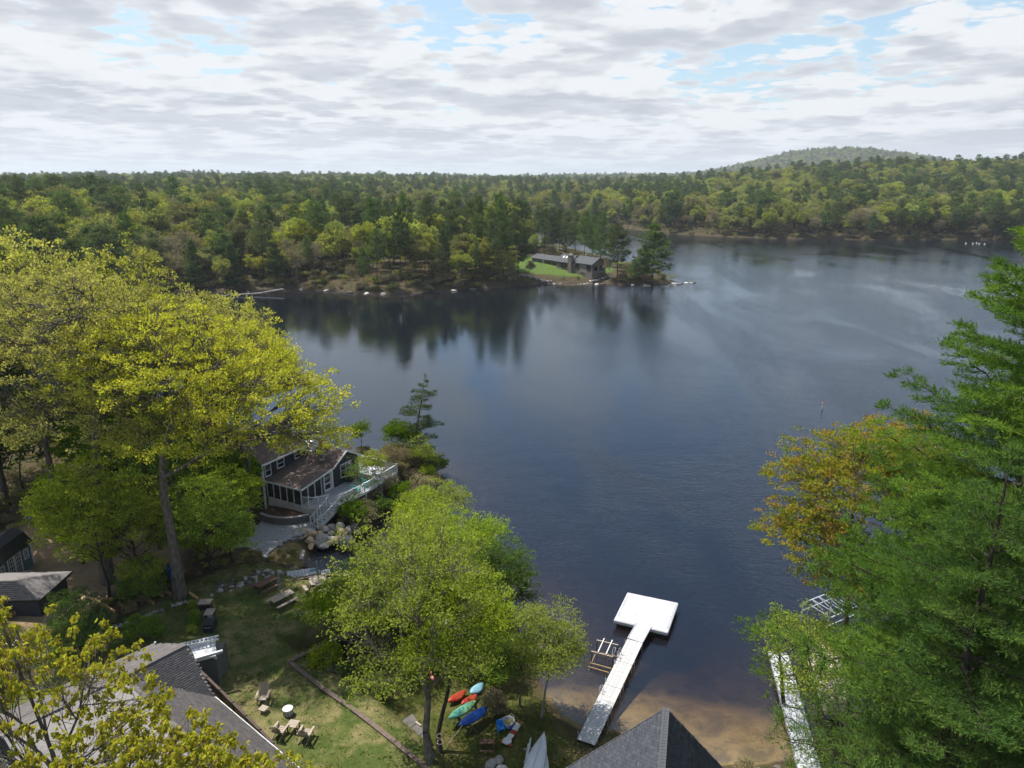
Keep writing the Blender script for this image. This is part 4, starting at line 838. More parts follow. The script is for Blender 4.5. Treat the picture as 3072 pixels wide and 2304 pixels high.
# ------------------------------------------------------------------ materials of the built things
M = {}
M['white'] = mat('white_paint', (0.62, 0.63, 0.65), 0.55, (0.53, 0.54, 0.56), 2.0, bump=0.05)
M['black_wall'] = mat('charcoal_siding', (0.020, 0.023, 0.030), 0.7, (0.032, 0.035, 0.043), 4.0, bump=0.15, stretch=(1, 1, 6))
M['brown_roof'] = mat('brown_shingle', (0.090, 0.066, 0.055), 0.9, (0.135, 0.100, 0.085), 5.0, bump=0.5, bscale=9)
M['glass'] = mat('window_glass', (0.012, 0.016, 0.022), 0.08, spec=0.9)
M['stone'] = mat('field_stone', (0.22, 0.19, 0.16), 0.9, (0.09, 0.08, 0.07), 5.0, bump=0.8, bscale=6)
M['terracotta'] = mat('red_flue', (0.40, 0.06, 0.03), 0.7)
M['metal'] = mat('galvanised', (0.55, 0.57, 0.60), 0.4, metal=0.6)
M['deck'] = mat('grey_deck', (0.36, 0.37, 0.40), 0.7, (0.28, 0.29, 0.32), 3.0, bump=0.15, stretch=(8, 1, 1))
M['skirt'] = mat('pale_skirting', (0.60, 0.60, 0.58), 0.7, (0.46, 0.46, 0.44), 2.0)
M['screen'] = mat('dark_screen', (0.018, 0.020, 0.022), 0.5)
M['dark_iron'] = mat('dark_iron', (0.020, 0.020, 0.022), 0.5, metal=0.3)
M['teal'] = mat('teal_plastic', (0.03, 0.42, 0.42), 0.5)
M['block'] = mat('grey_block', (0.16, 0.155, 0.15), 0.95, (0.10, 0.095, 0.09), 6, bump=0.6, bscale=20)
M['blockcap'] = mat('grey_block_cap', (0.30, 0.295, 0.285), 0.95, (0.22, 0.215, 0.21), 6, bump=0.4)
M['paver'] = mat('grey_paver', (0.34, 0.345, 0.35), 0.9, (0.26, 0.265, 0.27), 1.3, bump=0.3)
M['tanrock'] = mat('tan_granite', (0.54, 0.40, 0.25), 0.9, (0.42, 0.31, 0.20), 3.0, bump=0.7, bscale=7)
M['greyrock'] = mat('grey_granite', (0.38, 0.35, 0.32), 0.9, (0.25, 0.225, 0.205), 3.0, bump=0.7, bscale=7)
M['whiterock'] = mat('pale_granite', (0.56, 0.54, 0.50), 0.9, (0.40, 0.37, 0.33), 3.0, bump=0.7, bscale=7)
M['darkrock'] = mat('dark_rock', (0.075, 0.068, 0.06), 0.8, (0.14, 0.125, 0.105), 3.0, bump=0.8, bscale=7)
M['taupe'] = mat('taupe_board', (0.36, 0.30, 0.245), 0.7, (0.29, 0.24, 0.195), 5.0, bump=0.1)
M['brown_wood'] = mat('brown_wood', (0.16, 0.085, 0.055), 0.75, (0.10, 0.055, 0.036), 5.0, bump=0.2)
M['dark_wood'] = mat('dark_stained_wood', (0.045, 0.028, 0.024), 0.6, (0.070, 0.044, 0.036), 5.0)
M['timber'] = mat('weathered_timber', (0.155, 0.115, 0.095), 0.85, (0.10, 0.075, 0.062), 4.0, bump=0.4)
M['timber_dark'] = mat('black_timber', (0.016, 0.014, 0.013), 0.85, (0.028, 0.024, 0.02), 4.0, bump=0.4)
M['new_timber'] = mat('golden_timber', (0.52, 0.35, 0.15), 0.8, (0.40, 0.26, 0.11), 4.0)
M['cloth_grey'] = mat('grey_umbrella_cloth', (0.30, 0.32, 0.34), 0.8, (0.08, 0.09, 0.10), 4.0, stretch=(1, 1, 6))
M['blackcover'] = mat('black_cover', (0.016, 0.019, 0.022), 0.55, (0.03, 0.035, 0.04), 3.0, bump=0.5, bscale=5)
M['bluepl'] = mat('blue_plastic', (0.012, 0.055, 0.30), 0.42, (0.018, 0.085, 0.40), 2.0)
M['brightblue'] = mat('bright_blue_plastic', (0.02, 0.22, 0.60), 0.45)
M['turq'] = mat('turquoise_plastic', (0.06, 0.28, 0.24), 0.45, (0.18, 0.36, 0.17), 1.6)
M['paleblue'] = mat('pale_blue_plastic', (0.18, 0.36, 0.45), 0.45)
M['red'] = mat('red_plastic', (0.30, 0.022, 0.015), 0.45, (0.40, 0.07, 0.025), 2.0)
M['green'] = mat('green_plastic', (0.05, 0.42, 0.16), 0.5)
M['pink'] = mat('pink_plastic', (0.75, 0.25, 0.25), 0.5)
M['hull'] = mat('white_hull', (0.56, 0.58, 0.61), 0.4, (0.50, 0.52, 0.55), 1.0)
M['dockwood'] = mat('weathered_dock_board', (0.50, 0.50, 0.50), 0.8, (0.33, 0.33, 0.33), 2.5, bump=0.3, stretch=(1.0, 6, 6), amount=0.8)
M['raft'] = mat('white_deck_panel', (0.47, 0.475, 0.50), 0.7, (0.36, 0.365, 0.385), 1.1, bump=0.15)
M['alu'] = mat('aluminium_deck', (0.50, 0.52, 0.55), 0.5, (0.42, 0.44, 0.47), 1.2, bump=0.1)
M['canvas'] = mat('beige_canvas', (0.60, 0.52, 0.43), 0.85, (0.50, 0.43, 0.35), 1.5, bump=0.3, bscale=3)
M['grey_roof'] = mat('grey_shingle', (0.155, 0.145, 0.140), 0.95, (0.215, 0.20, 0.195), 6.0, bump=0.4, bscale=30)
M['grey_roof2'] = mat('grey_shingle_dark', (0.085, 0.080, 0.078), 0.95, (0.13, 0.12, 0.115), 6.0, bump=0.4, bscale=30)
M['char_roof'] = mat('charcoal_shingle', (0.040, 0.043, 0.050), 0.92, (0.060, 0.063, 0.072), 6.0, bump=0.4, bscale=30)
M['char_roof2'] = mat('charcoal_shingle_light', (0.062, 0.066, 0.076), 0.92, (0.085, 0.088, 0.098), 6.0, bump=0.4, bscale=30)
M['slate_wall'] = mat('grey_green_wall', (0.10, 0.11, 0.105), 0.8)
M['blue_wall'] = mat('slate_blue_siding', (0.085, 0.15, 0.19), 0.7, (0.07, 0.125, 0.16), 3.0)
M['far_wall'] = mat('grey_brown_siding', (0.20, 0.18, 0.165), 0.8, (0.16, 0.145, 0.135), 3.0)
M['far_roof'] = mat('dark_slate_roof', (0.055, 0.06, 0.068), 0.85, (0.075, 0.08, 0.088), 3.0)
M['concrete'] = mat('pale_concrete', (0.50, 0.48, 0.44), 0.9, (0.40, 0.38, 0.35), 0.5)
M['rope'] = mat('pale_rope', (0.50, 0.46, 0.36), 0.9)
M['yellow'] = mat('yellow_ball', (0.55, 0.42, 0.08), 0.5)
M['soil'] = mat('brown_mulch', (0.10, 0.055, 0.035), 1.0, (0.05, 0.03, 0.02), 9, bump=1.0, bscale=15)

def plank_run(parent, name, me, a, b, n, w=None, z=0):
    """n copies of a board mesh spaced from a to b (world points), boards lie across the run"""
    a = Vector(a); b = Vector(b); d = b - a; rz = math.atan2(d.y, d.x); slope = -math.asin(max(-1, min(1, d.z / max(d.length, 1e-6)))); r = random.Random(n)
    for i in range(n):
        p = a + d * ((i + 0.5) / n); o = inst(name, me, (p.x, p.y, p.z + r.uniform(-.003, .003)), (0, slope, rz + r.uniform(-.004, .004)), parent=parent)
def box_mesh(name, sx, sy, sz, m): b = MB(); b.box((0, 0, 0), (sx, sy, sz)); return b.mesh(name, m)
def rock(seed, r, m, flat=0.7, name='boulder'):
    rs = np.random.RandomState(seed); bm = bmesh.new(); bmesh.ops.create_icosphere(bm, subdivisions=3, radius=1)
    pl = [(unit(rs.normal(size=3)), rs.uniform(0.62, 0.9)) for _ in range(9)]; sc = np.array([1, rs.uniform(.7, .95), flat])
    for v in bm.verts:
        p = np.array(v.co)
        for nn, dd in pl:
            k = p @ nn - dd
            if k > 0: p = p - nn * k * 0.92
        p = p * (1 + 0.035 * math.sin(p[0] * 7 + seed) * math.cos(p[1] * 6)); p = p * sc * r; v.co = p
    me = bpy.data.meshes.new(name); bm.to_mesh(me); bm.free(); me.materials.append(m); me.polygons.foreach_set('use_smooth', [False] * len(me.polygons)); return me
ROCKS = {k: [rock(300 + i * 7 + len(k), 1.0, M[k], (0.62, 0.75, 0.5, 0.68)[i]) for i in range(4)] for k in ('tanrock', 'greyrock', 'whiterock', 'darkrock')}

def railing(parent, pts, h, post_every=1.4, gap=0.13, mp='white', mb='white', cap='white', thick=0.05, name='baluster'):
    """posts, top and bottom rails and single balusters along a polyline at floor level"""
    pts = [Vector(p) for p in pts]; bal = MB(); bal.box((0, 0, (h - 0.16) / 2), (0.035, 0.035, h - 0.16)); bme = bal.mesh(name, M[mb])
    pm = MB(); pm.box((0, 0, (h + .06) / 2), (0.10, 0.10, h + .06)); pm.box((0, 0, h + .08), (0.14, 0.14, .04)); pme = pm.mesh('post', M[mp])
    rail = MB()
    for a, b in zip(pts[:-1], pts[1:]):
        rail.bar(a + Vector((0, 0, h)), b + Vector((0, 0, h)), 0.10, 0.05); rail.bar(a + Vector((0, 0, 0.10)), b + Vector((0, 0, 0.10)), 0.05, 0.04)
        L = (b - a).length; n = max(2, int(L / gap)); rz = math.atan2((b - a).y, (b - a).x)
        for i in range(n):
            p = a + (b - a) * ((i + 0.5) / n); inst(name, bme, (p.x, p.y, p.z + 0.08), (0, 0, rz), parent=parent)
        k = max(1, int(round(L / post_every)))
        for i in range(k): p = a + (b - a) * (i / k); inst('post', pme, p, (0, 0, rz), parent=parent)
    inst('post', pme, pts[-1], parent=parent); rail.build('rail', M[cap], parent)

# ------------------------------------------------------------------ the dark cottage
HO = Vector((-19.51, 71.17, 0)); HA = R(62)
e1 = Vector((math.cos(HA), math.sin(HA), 0)); e2 = Vector((math.cos(HA + R(90)), math.sin(HA + R(90)), 0))
def HL(a, b, z): return HO + e1 * a + e2 * b + Vector((0, 0, z))
HM = Matrix.Translation(HO) @ Matrix.Rotation(HA, 4, 'Z')
house = empty('cottage', HO, 0, 'black sided lakeside cottage with brown shingled roofs and white trim', 'house')
def hp(mb, name, m, parent=None): 
    o = mb.build(name, m); o.parent = parent or house; o.matrix_parent_inverse = Matrix.Translation(HO).inverted() if parent is None else Matrix.Identity(4); return o
DZ = 2.6
b = MB()
def wallbox(b, a0, b0, a1, b1, z0, z1): b.box(((a0 + a1) / 2, (b0 + b1) / 2, (z0 + z1) / 2), (a1 - a0, b1 - b0, z1 - z0), M=HM)
def gable(b, a0, a1, bb, z0, zl, zr, am, zt, th=0.1):
    v = [(a0, z0), (a1, z0), (a1, zr), (am, zt), (a0, zl)]
    P0 = [HL(a, bb, z) for a, z in v]; P1 = [HL(a, bb + th, z) for a, z in v]
    b.add(P0 + P1, [(0, 1, 2, 3, 4), (9, 8, 7, 6, 5)] + [(i, 5 + i, 5 + (i + 1) % 5, (i + 1) % 5) for i in range(5)])
gable(b, 0, 4.3, 0, 1.0, 4.95, 4.95, 2.15, 6.15)
wallbox(b, 0.0, 0.1, 0.1, 5.0, 1.0, 4.95); wallbox(b, 4.2, 0.1, 4.3, 8.0, 1.0, 4.95)
wallbox(b, -5.1, 4.9, -5.0, 9.2, 0.9, 6.4); wallbox(b, -5.0, 4.9, 1.0, 5.0, 0.9, 6.4); wallbox(b, 0.9, 5.0, 1.0, 9.2, 4.9, 6.4); wallbox(b, -5.0, 9.1, 1.0, 9.2, 0.9, 6.4)
hp(b, 'wall', M['black_wall'])
b = MB()                                                   # end wall triangle under the upper roof
for a0 in (-5.1, 0.9):
    P0 = [HL(a0, 4.9, 6.4), HL(a0, 9.2, 6.4), HL(a0, 7.05, 7.75)]; P1 = [p + e1 * 0.1 for p in P0]
    b.add(P0 + P1, [(0, 1, 2), (5, 4, 3), (0, 3, 4, 1), (1, 4, 5, 2), (2, 5, 3, 0)])
hp(b, 'gable_end', M['black_wall'])
def roofp(name, pts, th=0.12, m='brown_roof'):
    b = MB(); b.slab(pts, th); return hp(b, name, M[m])
roofp('roof', [HL(2.15, -0.35, 6.30), HL(2.15, 8.0, 6.30), HL(-0.15, 8.0, 5.02), HL(-0.15, -0.35, 5.02)])
roofp('roof', [HL(2.15, -0.35, 6.30), HL(2.15, 8.0, 6.30), HL(4.65, 8.0, 4.92), HL(4.65, -0.35, 4.92)])
roofp('porch_roof', [HL(-0.15, -0.30, 5.02), HL(-0.15, 4.88, 5.02), HL(-4.95, 4.88, 4.42), HL(-4.95, -0.30, 4.42)])
roofp('upper_roof', [HL(-5.5, 7.05, 7.95), HL(1.4, 7.05, 7.95), HL(1.4, 4.45, 6.40), HL(-5.5, 4.45, 6.40)])
roofp('upper_roof', [HL(-5.5, 7.05, 7.95), HL(1.4, 7.05, 7.95), HL(1.4, 9.65, 6.40), HL(-5.5, 9.65, 6.40)])
b = MB()                                                    # white rakes, fascia, corner boards
for p, q in ((HL(2.15, -0.40, 6.24), HL(-0.15, -0.40, 4.96)), (HL(2.15, -0.40, 6.24), HL(4.68, -0.40, 4.86)), (HL(-0.15, -0.36, 4.95), HL(-4.98, -0.36, 4.36)),
             (HL(-4.99, -0.30, 4.36), HL(-4.99, 4.85, 4.36)), (HL(-5.5, 4.40, 6.33), HL(1.4, 4.40, 6.33)), (HL(1.43, 4.45, 6.35), HL(1.43, 7.05, 7.88)), (HL(1.43, 9.65, 6.35), HL(1.43, 7.05, 7.88))):
    b.bar(p, q, 0.06, 0.17)
b.bar(HL(0, -0.04, 1), HL(0, -0.04, 4.95), 0.14); b.bar(HL(4.3, -0.04, 1.4), HL(4.3, -0.04, 4.9), 0.12)
b.bar(HL(-5.08, 4.84, 0.9), HL(-5.08, 4.84, 6.4), 0.20); b.bar(HL(1.0, 4.86, 5.1), HL(1.0, 4.86, 6.4), 0.14)
hp(b, 'trim', M['white'])
def window(parent_fn, fa, fb, z0, z1, bb, n=2, name='window', on='b'):
    """white frame with glass; lies in the plane b=bb (on='b') or a=bb (on='a')"""
    P_ = (lambda s, z, o: HL(s, bb + o, z)) if on == 'b' else (lambda s, z, o: HL(bb + o, s, z))
    f = MB(); g = MB()
    f.bar(P_(fa, z0, -.03), P_(fb, z0, -.03), .07, .10); f.bar(P_(fa, z1, -.03), P_(fb, z1, -.03), .07, .10)
    for k in range(n + 1): s = fa + (fb - fa) * k / n; f.bar(P_(s, z0, -.035), P_(s, z1, -.035), .09 if k in (0, n) else .13, .07)
    zm = (z0 + z1) / 2; f.bar(P_(fa, zm, -.045), P_(fb, zm, -.045), .05, .05)
    w = hp(f, name, M['white'])
    p = [P_(fa, z0, -.012), P_(fb, z0, -.012), P_(fb, z1, -.012), P_(fa, z1, -.012)]; g.quad(*p)
    gl = g.build('pane', M['glass']); gl.parent = w; gl.matrix_parent_inverse = w.matrix_world.inverted(); gl.matrix_parent_inverse = Matrix.Translation(HO).inverted() @ Matrix.Identity(4) if False else gl.matrix_parent_inverse
    return w
bpy.context.view_layer.update()
window(None, 1.35, 3.15, 3.25, 4.75, 0.0); window(None, -4.7, -3.9, 4.7, 6.0, 4.9, 1)
window(None, -3.0, -2.0, 5.0, 6.0, 4.9, 1); window(None, -0.4, 0.5, 5.2, 6.1, 4.9, 1)
# porch: posts, screens, sill, floor and skirting
b = MB()
for a in (-4.75, -3.75, -2.75, -1.75): b.bar(HL(a, -0.05, DZ), HL(a, -0.05, 4.45 + (a + 4.75) * .12), 0.10)
for bb in (0.95, 1.9, 2.85, 3.8, 4.7): b.bar(HL(-4.78, bb, DZ), HL(-4.78, bb, 4.36), 0.10)
for i in range(11):
    o = None
hp(b, 'porch_post', M['white'])
b = MB(); b.quad(HL(-4.7, -0.02, DZ), HL(-0.0, -0.02, DZ), HL(-0.0, -0.02, 4.9), HL(-4.7, -0.02, 4.35)); b.quad(HL(-4.72, 0, DZ), HL(-4.72, 4.85, DZ), HL(-4.72, 4.85, 4.3), HL(-4.72, 0, 4.3)); hp(b, 'screen', M['screen'])
b = MB(); b.bar(HL(-4.76, 0, 3.3), HL(-4.76, 4.8, 3.3), .05); b.bar(HL(-4.76, 0, DZ + .05), HL(-4.76, 4.8, DZ + .05), .08, .12); hp(b, 'porch_rail', M['dark_iron'])
b = MB(); b.bar(HL(-1.35, -0.08, DZ + .08), HL(-1.35, -0.08, 4.7), .14); b.bar(HL(-0.25, -0.08, DZ + .08), HL(-0.25, -0.08, 4.75), .30); b.bar(HL(-1.35, -0.08, DZ + .15), HL(-0.3, -0.08, DZ + .15), .10, .22); b.bar(HL(-1.35, -0.08, 4.65), HL(-0.3, -0.08, 4.65), .1, .12); b.bar(HL(-1.35, -0.08, 3.5), HL(-0.3, -0.08, 3.5), .06, .12)
dr_ = hp(b, 'door', M['white'])
b = MB(); b.quad(HL(-1.3, -0.055, DZ + .2), HL(-0.35, -0.055, DZ + .2), HL(-0.35, -0.055, 4.6), HL(-1.3, -0.055, 4.6)); g_ = b.build('pane', M['glass']); g_.parent = dr_; g_.matrix_parent_inverse = Matrix.Translation(HO)@Matrix.Translation(-HO)
b = MB(); n_ = 30
for i in range(n_): bb = 0.0 + 4.8 * (i + .5) / n_; b.box((-4.76, bb, 1.85), (0.05, 4.8 / n_ - .02, 1.45), M=HM)
hp(b, 'skirting', M['skirt'])
b = MB(); wallbox(b, -4.7, 0, 0, 4.9, 1.2, DZ - .02); hp(b, 'porch_floor', M['dark_wood'])
# chimney
ch = MB(); c0 = HL(0.65, 1.9, 0); ch.box((c0.x, c0.y, 5.95), (0.62, 0.62, 1.5), HA); ch.box((c0.x, c0.y, 6.76), (0.74, 0.74, 0.14), HA)
cho = hp(ch, 'chimney', M['stone'])
b = MB(); b.lathe([(0.20, 6.83), (0.20, 7.55), (0.23, 7.6)], 12, (c0.x, c0.y, 0)); f_ = b.build('flue', M['terracotta']); f_.parent = cho
b = MB(); b.lathe([(0.14, 7.6), (0.14, 7.72), (0.26, 7.74), (0.24, 7.82), (0.05, 7.9)], 12, (c0.x, c0.y, 0)); f2 = b.build('cap', M['metal']); f2.parent = cho
b = MB(); b.box((c0.x + .15, c0.y - .45, 5.52), (0.5, 0.35, 0.03), HA, None); hp(b, 'flashing', M['metal'])
# stones of the chimney stack
for i in range(18):
    a_ = (i % 3 - 1) * .19; zz = 5.35 + (i // 3) * .24; p = HL(0.65 + a_, 1.9 - .33, zz) if i % 2 == 0 else HL(0.65 - .33, 1.9 + a_, zz)
    s_ = inst('stone', ROCKS['greyrock'][i % 4] if i % 3 else ROCKS['tanrock'][i % 4], p, (0, 0, i), (0.13, 0.12, 0.13)); s_.parent = cho
# balcony over the main roof
bal = empty('balcony', HO, 0); bal.parent = house; bal.matrix_parent_inverse = house.matrix_world.inverted() if False else Matrix.Translation(HO).inverted(); bal.location = HO
b = MB(); wallbox(b, 1.05, 3.6, 3.9, 3.68, 5.75, 6.95); wallbox(b, 3.85, 3.7, 3.92, 7.0, 5.6, 6.95); wallbox(b, 1.05, 3.68, 3.85, 7.0, 5.7, 5.8)
hp(b, 'balcony', M['white'])
bpy.data.objects.remove(bal)

# ------------------------------------------------------------------ deck, stairs and their rails
deck = empty('deck', (0, 0, 0), 0, 'grey boarded wraparound deck with white rails beside the black cottage', 'deck')
dp = [HL(-4.9, -0.06, DZ), HL(-4.75, -0.9, DZ), HL(-4.2, -1.7, DZ), HL(-3.26, -2.35, DZ), HL(-2.64, -3.5, DZ), HL(0.8, -3.75, DZ), HL(6.7, -3.6, DZ), HL(6.95, 2.2, DZ), HL(4.4, 2.2, DZ), HL(4.4, -0.06, DZ)]
b = MB(); b.prism([(p.x, p.y) for p in dp], DZ - .28, DZ - .03); b.build('deck_frame', M['white'], deck)
bd = box_mesh('deck_board', 0.135, 3.5, 0.03, M['deck'])
for i in range(62):                                          # boards run across, one by one
    a = -2.6 + i * 0.148
    b0, b1 = -3.62, -0.12
    if a > 4.35: b1 = 2.15
    p = HL(a, (b0 + b1) / 2, DZ); inst('deck_board', bd, p, (0, 0, HA), (1, (b1 - b0) / 3.5, 1), deck)
bd2 = box_mesh('deck_board', 0.135, 1.0, 0.03, M['deck'])
for i in range(15):
    a = -4.7 + i * 0.148; lo = -0.75 - 1.75 * ((a + 4.8) / 2.1) ** 0.8 if a > -4.8 else -.8
    p = HL(a, (lo - 0.10) / 2, DZ); inst('deck_board', bd2, p, (0, 0, HA), (1, abs(lo + .10), 1), deck)
railing(deck, [HL(-4.85, -0.15, DZ), HL(-4.7, -0.95, DZ), HL(-4.15, -1.72, DZ), HL(-3.3, -2.32, DZ)], 1.0, 0.9, 0.14)
railing(deck, [HL(-2.6, -3.5, DZ), HL(0.8, -3.75, DZ), HL(6.7, -3.6, DZ), HL(6.95, 2.2, DZ), HL(4.5, 2.3, DZ)], 1.0, 1.5, 0.15)
sk = box_mesh('skirt_board', 0.03, 0.12, 1.35, M['skirt']); ring = [HL(-4.88, -0.1, 0), HL(-4.72, -0.95, 0), HL(-4.17, -1.75, 0), HL(-3.28, -2.35, 0)]
for a_, c_ in zip(ring[:-1], ring[1:]):
    L = (c_ - a_).length; k = int(L / .14); rz = math.atan2((c_ - a_).y, (c_ - a_).x) - R(90)
    for i in range(k): p = a_ + (c_ - a_) * ((i + .5) / k); inst('skirt_board', sk, (p.x, p.y, 1.78), (0, 0, rz), parent=deck)
b = MB()
for a_, c_ in ((-2.0, -3.55), (1.0, -3.7), (3.8, -3.6), (6.6, -3.5), (6.8, 0), (6.8, 2.0)): p = HL(a_, c_, 0); b.bar((p.x, p.y, -0.4), (p.x, p.y, DZ - .2), .18)
b.build('pier', M['skirt'], deck)
st = empty('stairs', (0, 0, 0), 0, 'curved white railed stairs from the deck down to the paved patio', 'stairs')
nst = 8; s0a, s0b = HL(-3.26, -2.35, 0), HL(-2.64, -3.5, 0); s1a, s1b = HL(-5.75, -2.05, 0), HL(-5.9, -3.15, 0)
mida, midb = HL(-4.6, -2.5, 0), HL(-4.35, -3.55, 0)
def q2(a, m, c, t): return a * (1 - t) ** 2 + m * (2 * t * (1 - t)) + c * t * t
for i in range(nst):
    t0, t1 = i / nst, (i + 1) / nst; z = DZ - (i + 1) * (DZ - 1.2) / (nst + 0.5)
    b = MB(); b.slab([q2(s0a, mida, s1a, t0) + Vector((0, 0, z)), q2(s0b, midb, s1b, t0) + Vector((0, 0, z)), q2(s0b, midb, s1b, t1) + Vector((0, 0, z)), q2(s0a, mida, s1a, t1) + Vector((0, 0, z))], .05); b.build('tread', M['deck'], st)
rp = [q2(s0b, midb, s1b, i / 6) + Vector((0, 0, DZ - i / 6 * (DZ - 1.2))) for i in range(7)]; railing(st, rp, 0.95, 0.8, 0.13)
rp = [q2(s0a, mida, s1a, i / 6) + Vector((0, 0, DZ - i / 6 * (DZ - 1.2))) for i in range(7)]; railing(st, rp, 0.95, 0.8, 0.16)
b = MB()
for i in range(6): b.bar(rp[i] - Vector((0, 0, .12)), rp[i + 1] - Vector((0, 0, .12)), .05, .25)
rq = [q2(s0b, midb, s1b, i / 6) + Vector((0, 0, DZ - i / 6 * (DZ - 1.2) - .12)) for i in range(7)]
for i in range(6): b.bar(rq[i], rq[i + 1], .05, .25)
b.build('stringer', M['white'], st)

# ------------------------------------------------------------------ furniture makers
def adirondack(label, p, rz, mkey='taupe', group=None, s=1.0):
    r = empty('adirondack_chair', p, rz, label, 'chair', group); r.scale = (s,) * 3; m = M[mkey]
    for i in range(5):                                       # back slats, fanned
        x = (i - 2) * .115; h = .80 - abs(i - 2) * .05
        b = MB(); b.bar((x, .28, .28), (x * 1.25, .28 + .30, .28 + h), .10, .02, up=(0, 1, 0)); b.build('back_slat', m, r)
    for i in range(5): b = MB(); b.box((0, -.22 + i * .115, .36 - i * .022), (.54, .10, .02)); b.build('seat_slat', m, r)
    for sx in (-1, 1):
        b = MB(); b.bar((sx * .36, -.36, .56), (sx * .36, .42, .56), .13, .025); b.build('armrest', m, r)
        b = MB(); b.bar((sx * .30, -.28, 0), (sx * .30, -.28, .55), .10, .03, up=(1, 0, 0)); b.build('front_leg', m, r)
        b = MB(); b.bar((sx * .27, -.28, .36), (sx * .27, .62, .03), .03, .11); b.build('rear_leg', m, r)
    b = MB(); b.box((0, .40, .50), (.74, .03, .08)); b.box((0, -.29, .33), (.56, .03, .10)); b.build('crosspiece', m, r)
    return r
def picnic(label, p, rz, m='taupe', L=2.1):
    r = empty('picnic_table', p, rz, label, 'table')
    for i in range(5): b = MB(); b.box((0, (i - 2) * .15, .74), (L, .14, .035)); b.build('top_board', M[m], r)
    for s in (-1, 1):
        for k in (0, 1): b = MB(); b.box((0, s * (.66 + k * .135), .43), (L, .125, .035)); b.build('bench_board', M[m], r)
    for s in (-1, 1):
        for q in (-1, 1): b = MB(); b.bar((s * L * .36, q * .18, .72), (s * L * .36, q * .58, 0), .04, .09, up=(1, 0, 0)); b.build('leg', M['dark_wood'], r)
        b = MB(); b.box((s * L * .36 + .04, 0, .39), (.04, 1.55, .09)); b.box((s * L * .36 + .04, 0, .69), (.04, .72, .08)); b.build('brace', M['dark_wood'], r)
    return r
def parasol(label, p, h=2.4):
    r = empty('closed_parasol', p, 0, label, 'parasol')
    b = MB(); b.tube([(0, 0, 0), (0, 0, h)], .022, 8); b.build('pole', M['dark_iron'], r)
    b = MB(); pr = [(.05, .0), (.13, .05), (.10, .35), (.14, .55), (.10, .85), (.12, 1.0), (.05, 1.35), (.01, 1.42)]; b.lathe(pr, 10, (0, 0, h - 1.38)); b.build('canopy', M['cloth_grey'], r, smooth=True)
    b = MB(); b.lathe([(.24, 0), (.24, .06), (.05, .09)], 12); b.build('base', M['dark_iron'], r)
    return r
LZ = 2.13
# deck furniture
c = HL(0.3, -3.0, DZ + .02); adirondack('teal adirondack chair at the near end of the deck rail', c, HA + R(100), 'teal', None, 1.0)
c = HL(2.2, -3.0, DZ + .02); adirondack('teal adirondack chair farther along the deck rail, nearer the patio table', c, HA + R(80), 'teal', None, 1.0)
t = empty('patio_table', HL(5.2, -1.6, DZ + .02), 0, 'round white patio table with white chairs on the deck corner', 'table')
b = MB(); b.lathe([(.62, .70), (.62, .74), (.60, .75)], 18); b.build('tabletop', M['white'], t)
b = MB(); b.lathe([(.05, 0), (.05, .70)], 8); b.lathe([(.28, 0), (.26, .04)], 12); b.build('pedestal', M['white'], t)
for k in range(4):
    a = k * 1.57 + .6; p = HL(5.2, -1.6, DZ + .02) + Vector((math.cos(a) * 1.0, math.sin(a) * 1.0, 0))
    r = empty('patio_chair', p, a + R(90) + R(180), ('white patio chair nearest the outer deck rail', 'white patio chair on the house side of the patio table', 'white patio chair behind the patio table', 'white patio chair at the front of the patio table')[k], 'chair')
    b = MB(); b.box((0, 0, .43), (.45, .45, .03)); b.build('seat', M['white'], r); b = MB(); b.bar((-.2, -.22, .45), (-.2, -.28, .9), .03); b.bar((.2, -.22, .45), (.2, -.28, .9), .03)
    for q in range(4): b.bar((-.2, -.225 - .015 * q, .52 + q * .11), (.2, -.225 - .015 * q, .52 + q * .11), .02, .05)
    b.build('backrest', M['white'], r)
    for sx, sy in ((-1, -1), (1, -1), (-1, 1), (1, 1)): b = MB(); b.bar((sx * .2, sy * .2, 0), (sx * .2, sy * .2, .43), .03); b.build('leg', M['white'], r)
g = empty('grill', HL(2.5, -0.55, DZ + .02), HA, 'black covered grill under the cottage window', 'grill')
b = MB(); b.box((0, 0, .50), (1.3, .55, .9)); b.lathe([(.30, .95), (.28, 1.05), (.15, 1.15)], 12, sx=1.8); b.build('cover', M['blackcover'], g)

# ------------------------------------------------------------------ planter wall, patio, boulders
pw = empty('planter_wall', (0, 0, 0), 0, 'curved grey block planter wall at the foot of the cottage porch', 'wall')
pa, pm_, pb = Vector((-25.9, 66.5, 0)), Vector((-23.3, 64.5, 0)), Vector((-20.7, 66.3, 0))
bk = box_mesh('block', .40, .28, .195, M['block']); cpm = box_mesh('cap_block', .42, .34, .08, M['blockcap'])
for cs in range(4):
    n_ = 14
    for i in range(n_):
        t_ = (i + (.5 if cs % 2 else 0.02)) / n_; p = q2(pa, pm_, pb, t_); d_ = q2(pa, pm_, pb, min(1, t_ + .02)) - q2(pa, pm_, pb, max(0, t_ - .02)); rz = math.atan2(d_.y, d_.x)
        inst('block', bk, (p.x, p.y + random.Random(i * 7 + cs).uniform(-.01, .01), 1.18 + cs * .2), (0, 0, rz), parent=pw)
        if cs == 3: inst('cap_block', cpm, (p.x, p.y, 1.92), (0, 0, rz), parent=pw)
b = MB(); poly = [q2(pa, pm_, pb, i / 10) for i in range(11)] + [Vector((-21.2, 67.0, 0)), Vector((-25.6, 68.6, 0))]; b.prism([(p.x, p.y) for p in poly], 1.0, 1.78); b.build('soil_bed', M['soil'], pw)
pt = empty('patio', (0, 0, 0), 0, 'grey stone paved patio between the planter wall and the boulder pile', 'patio')
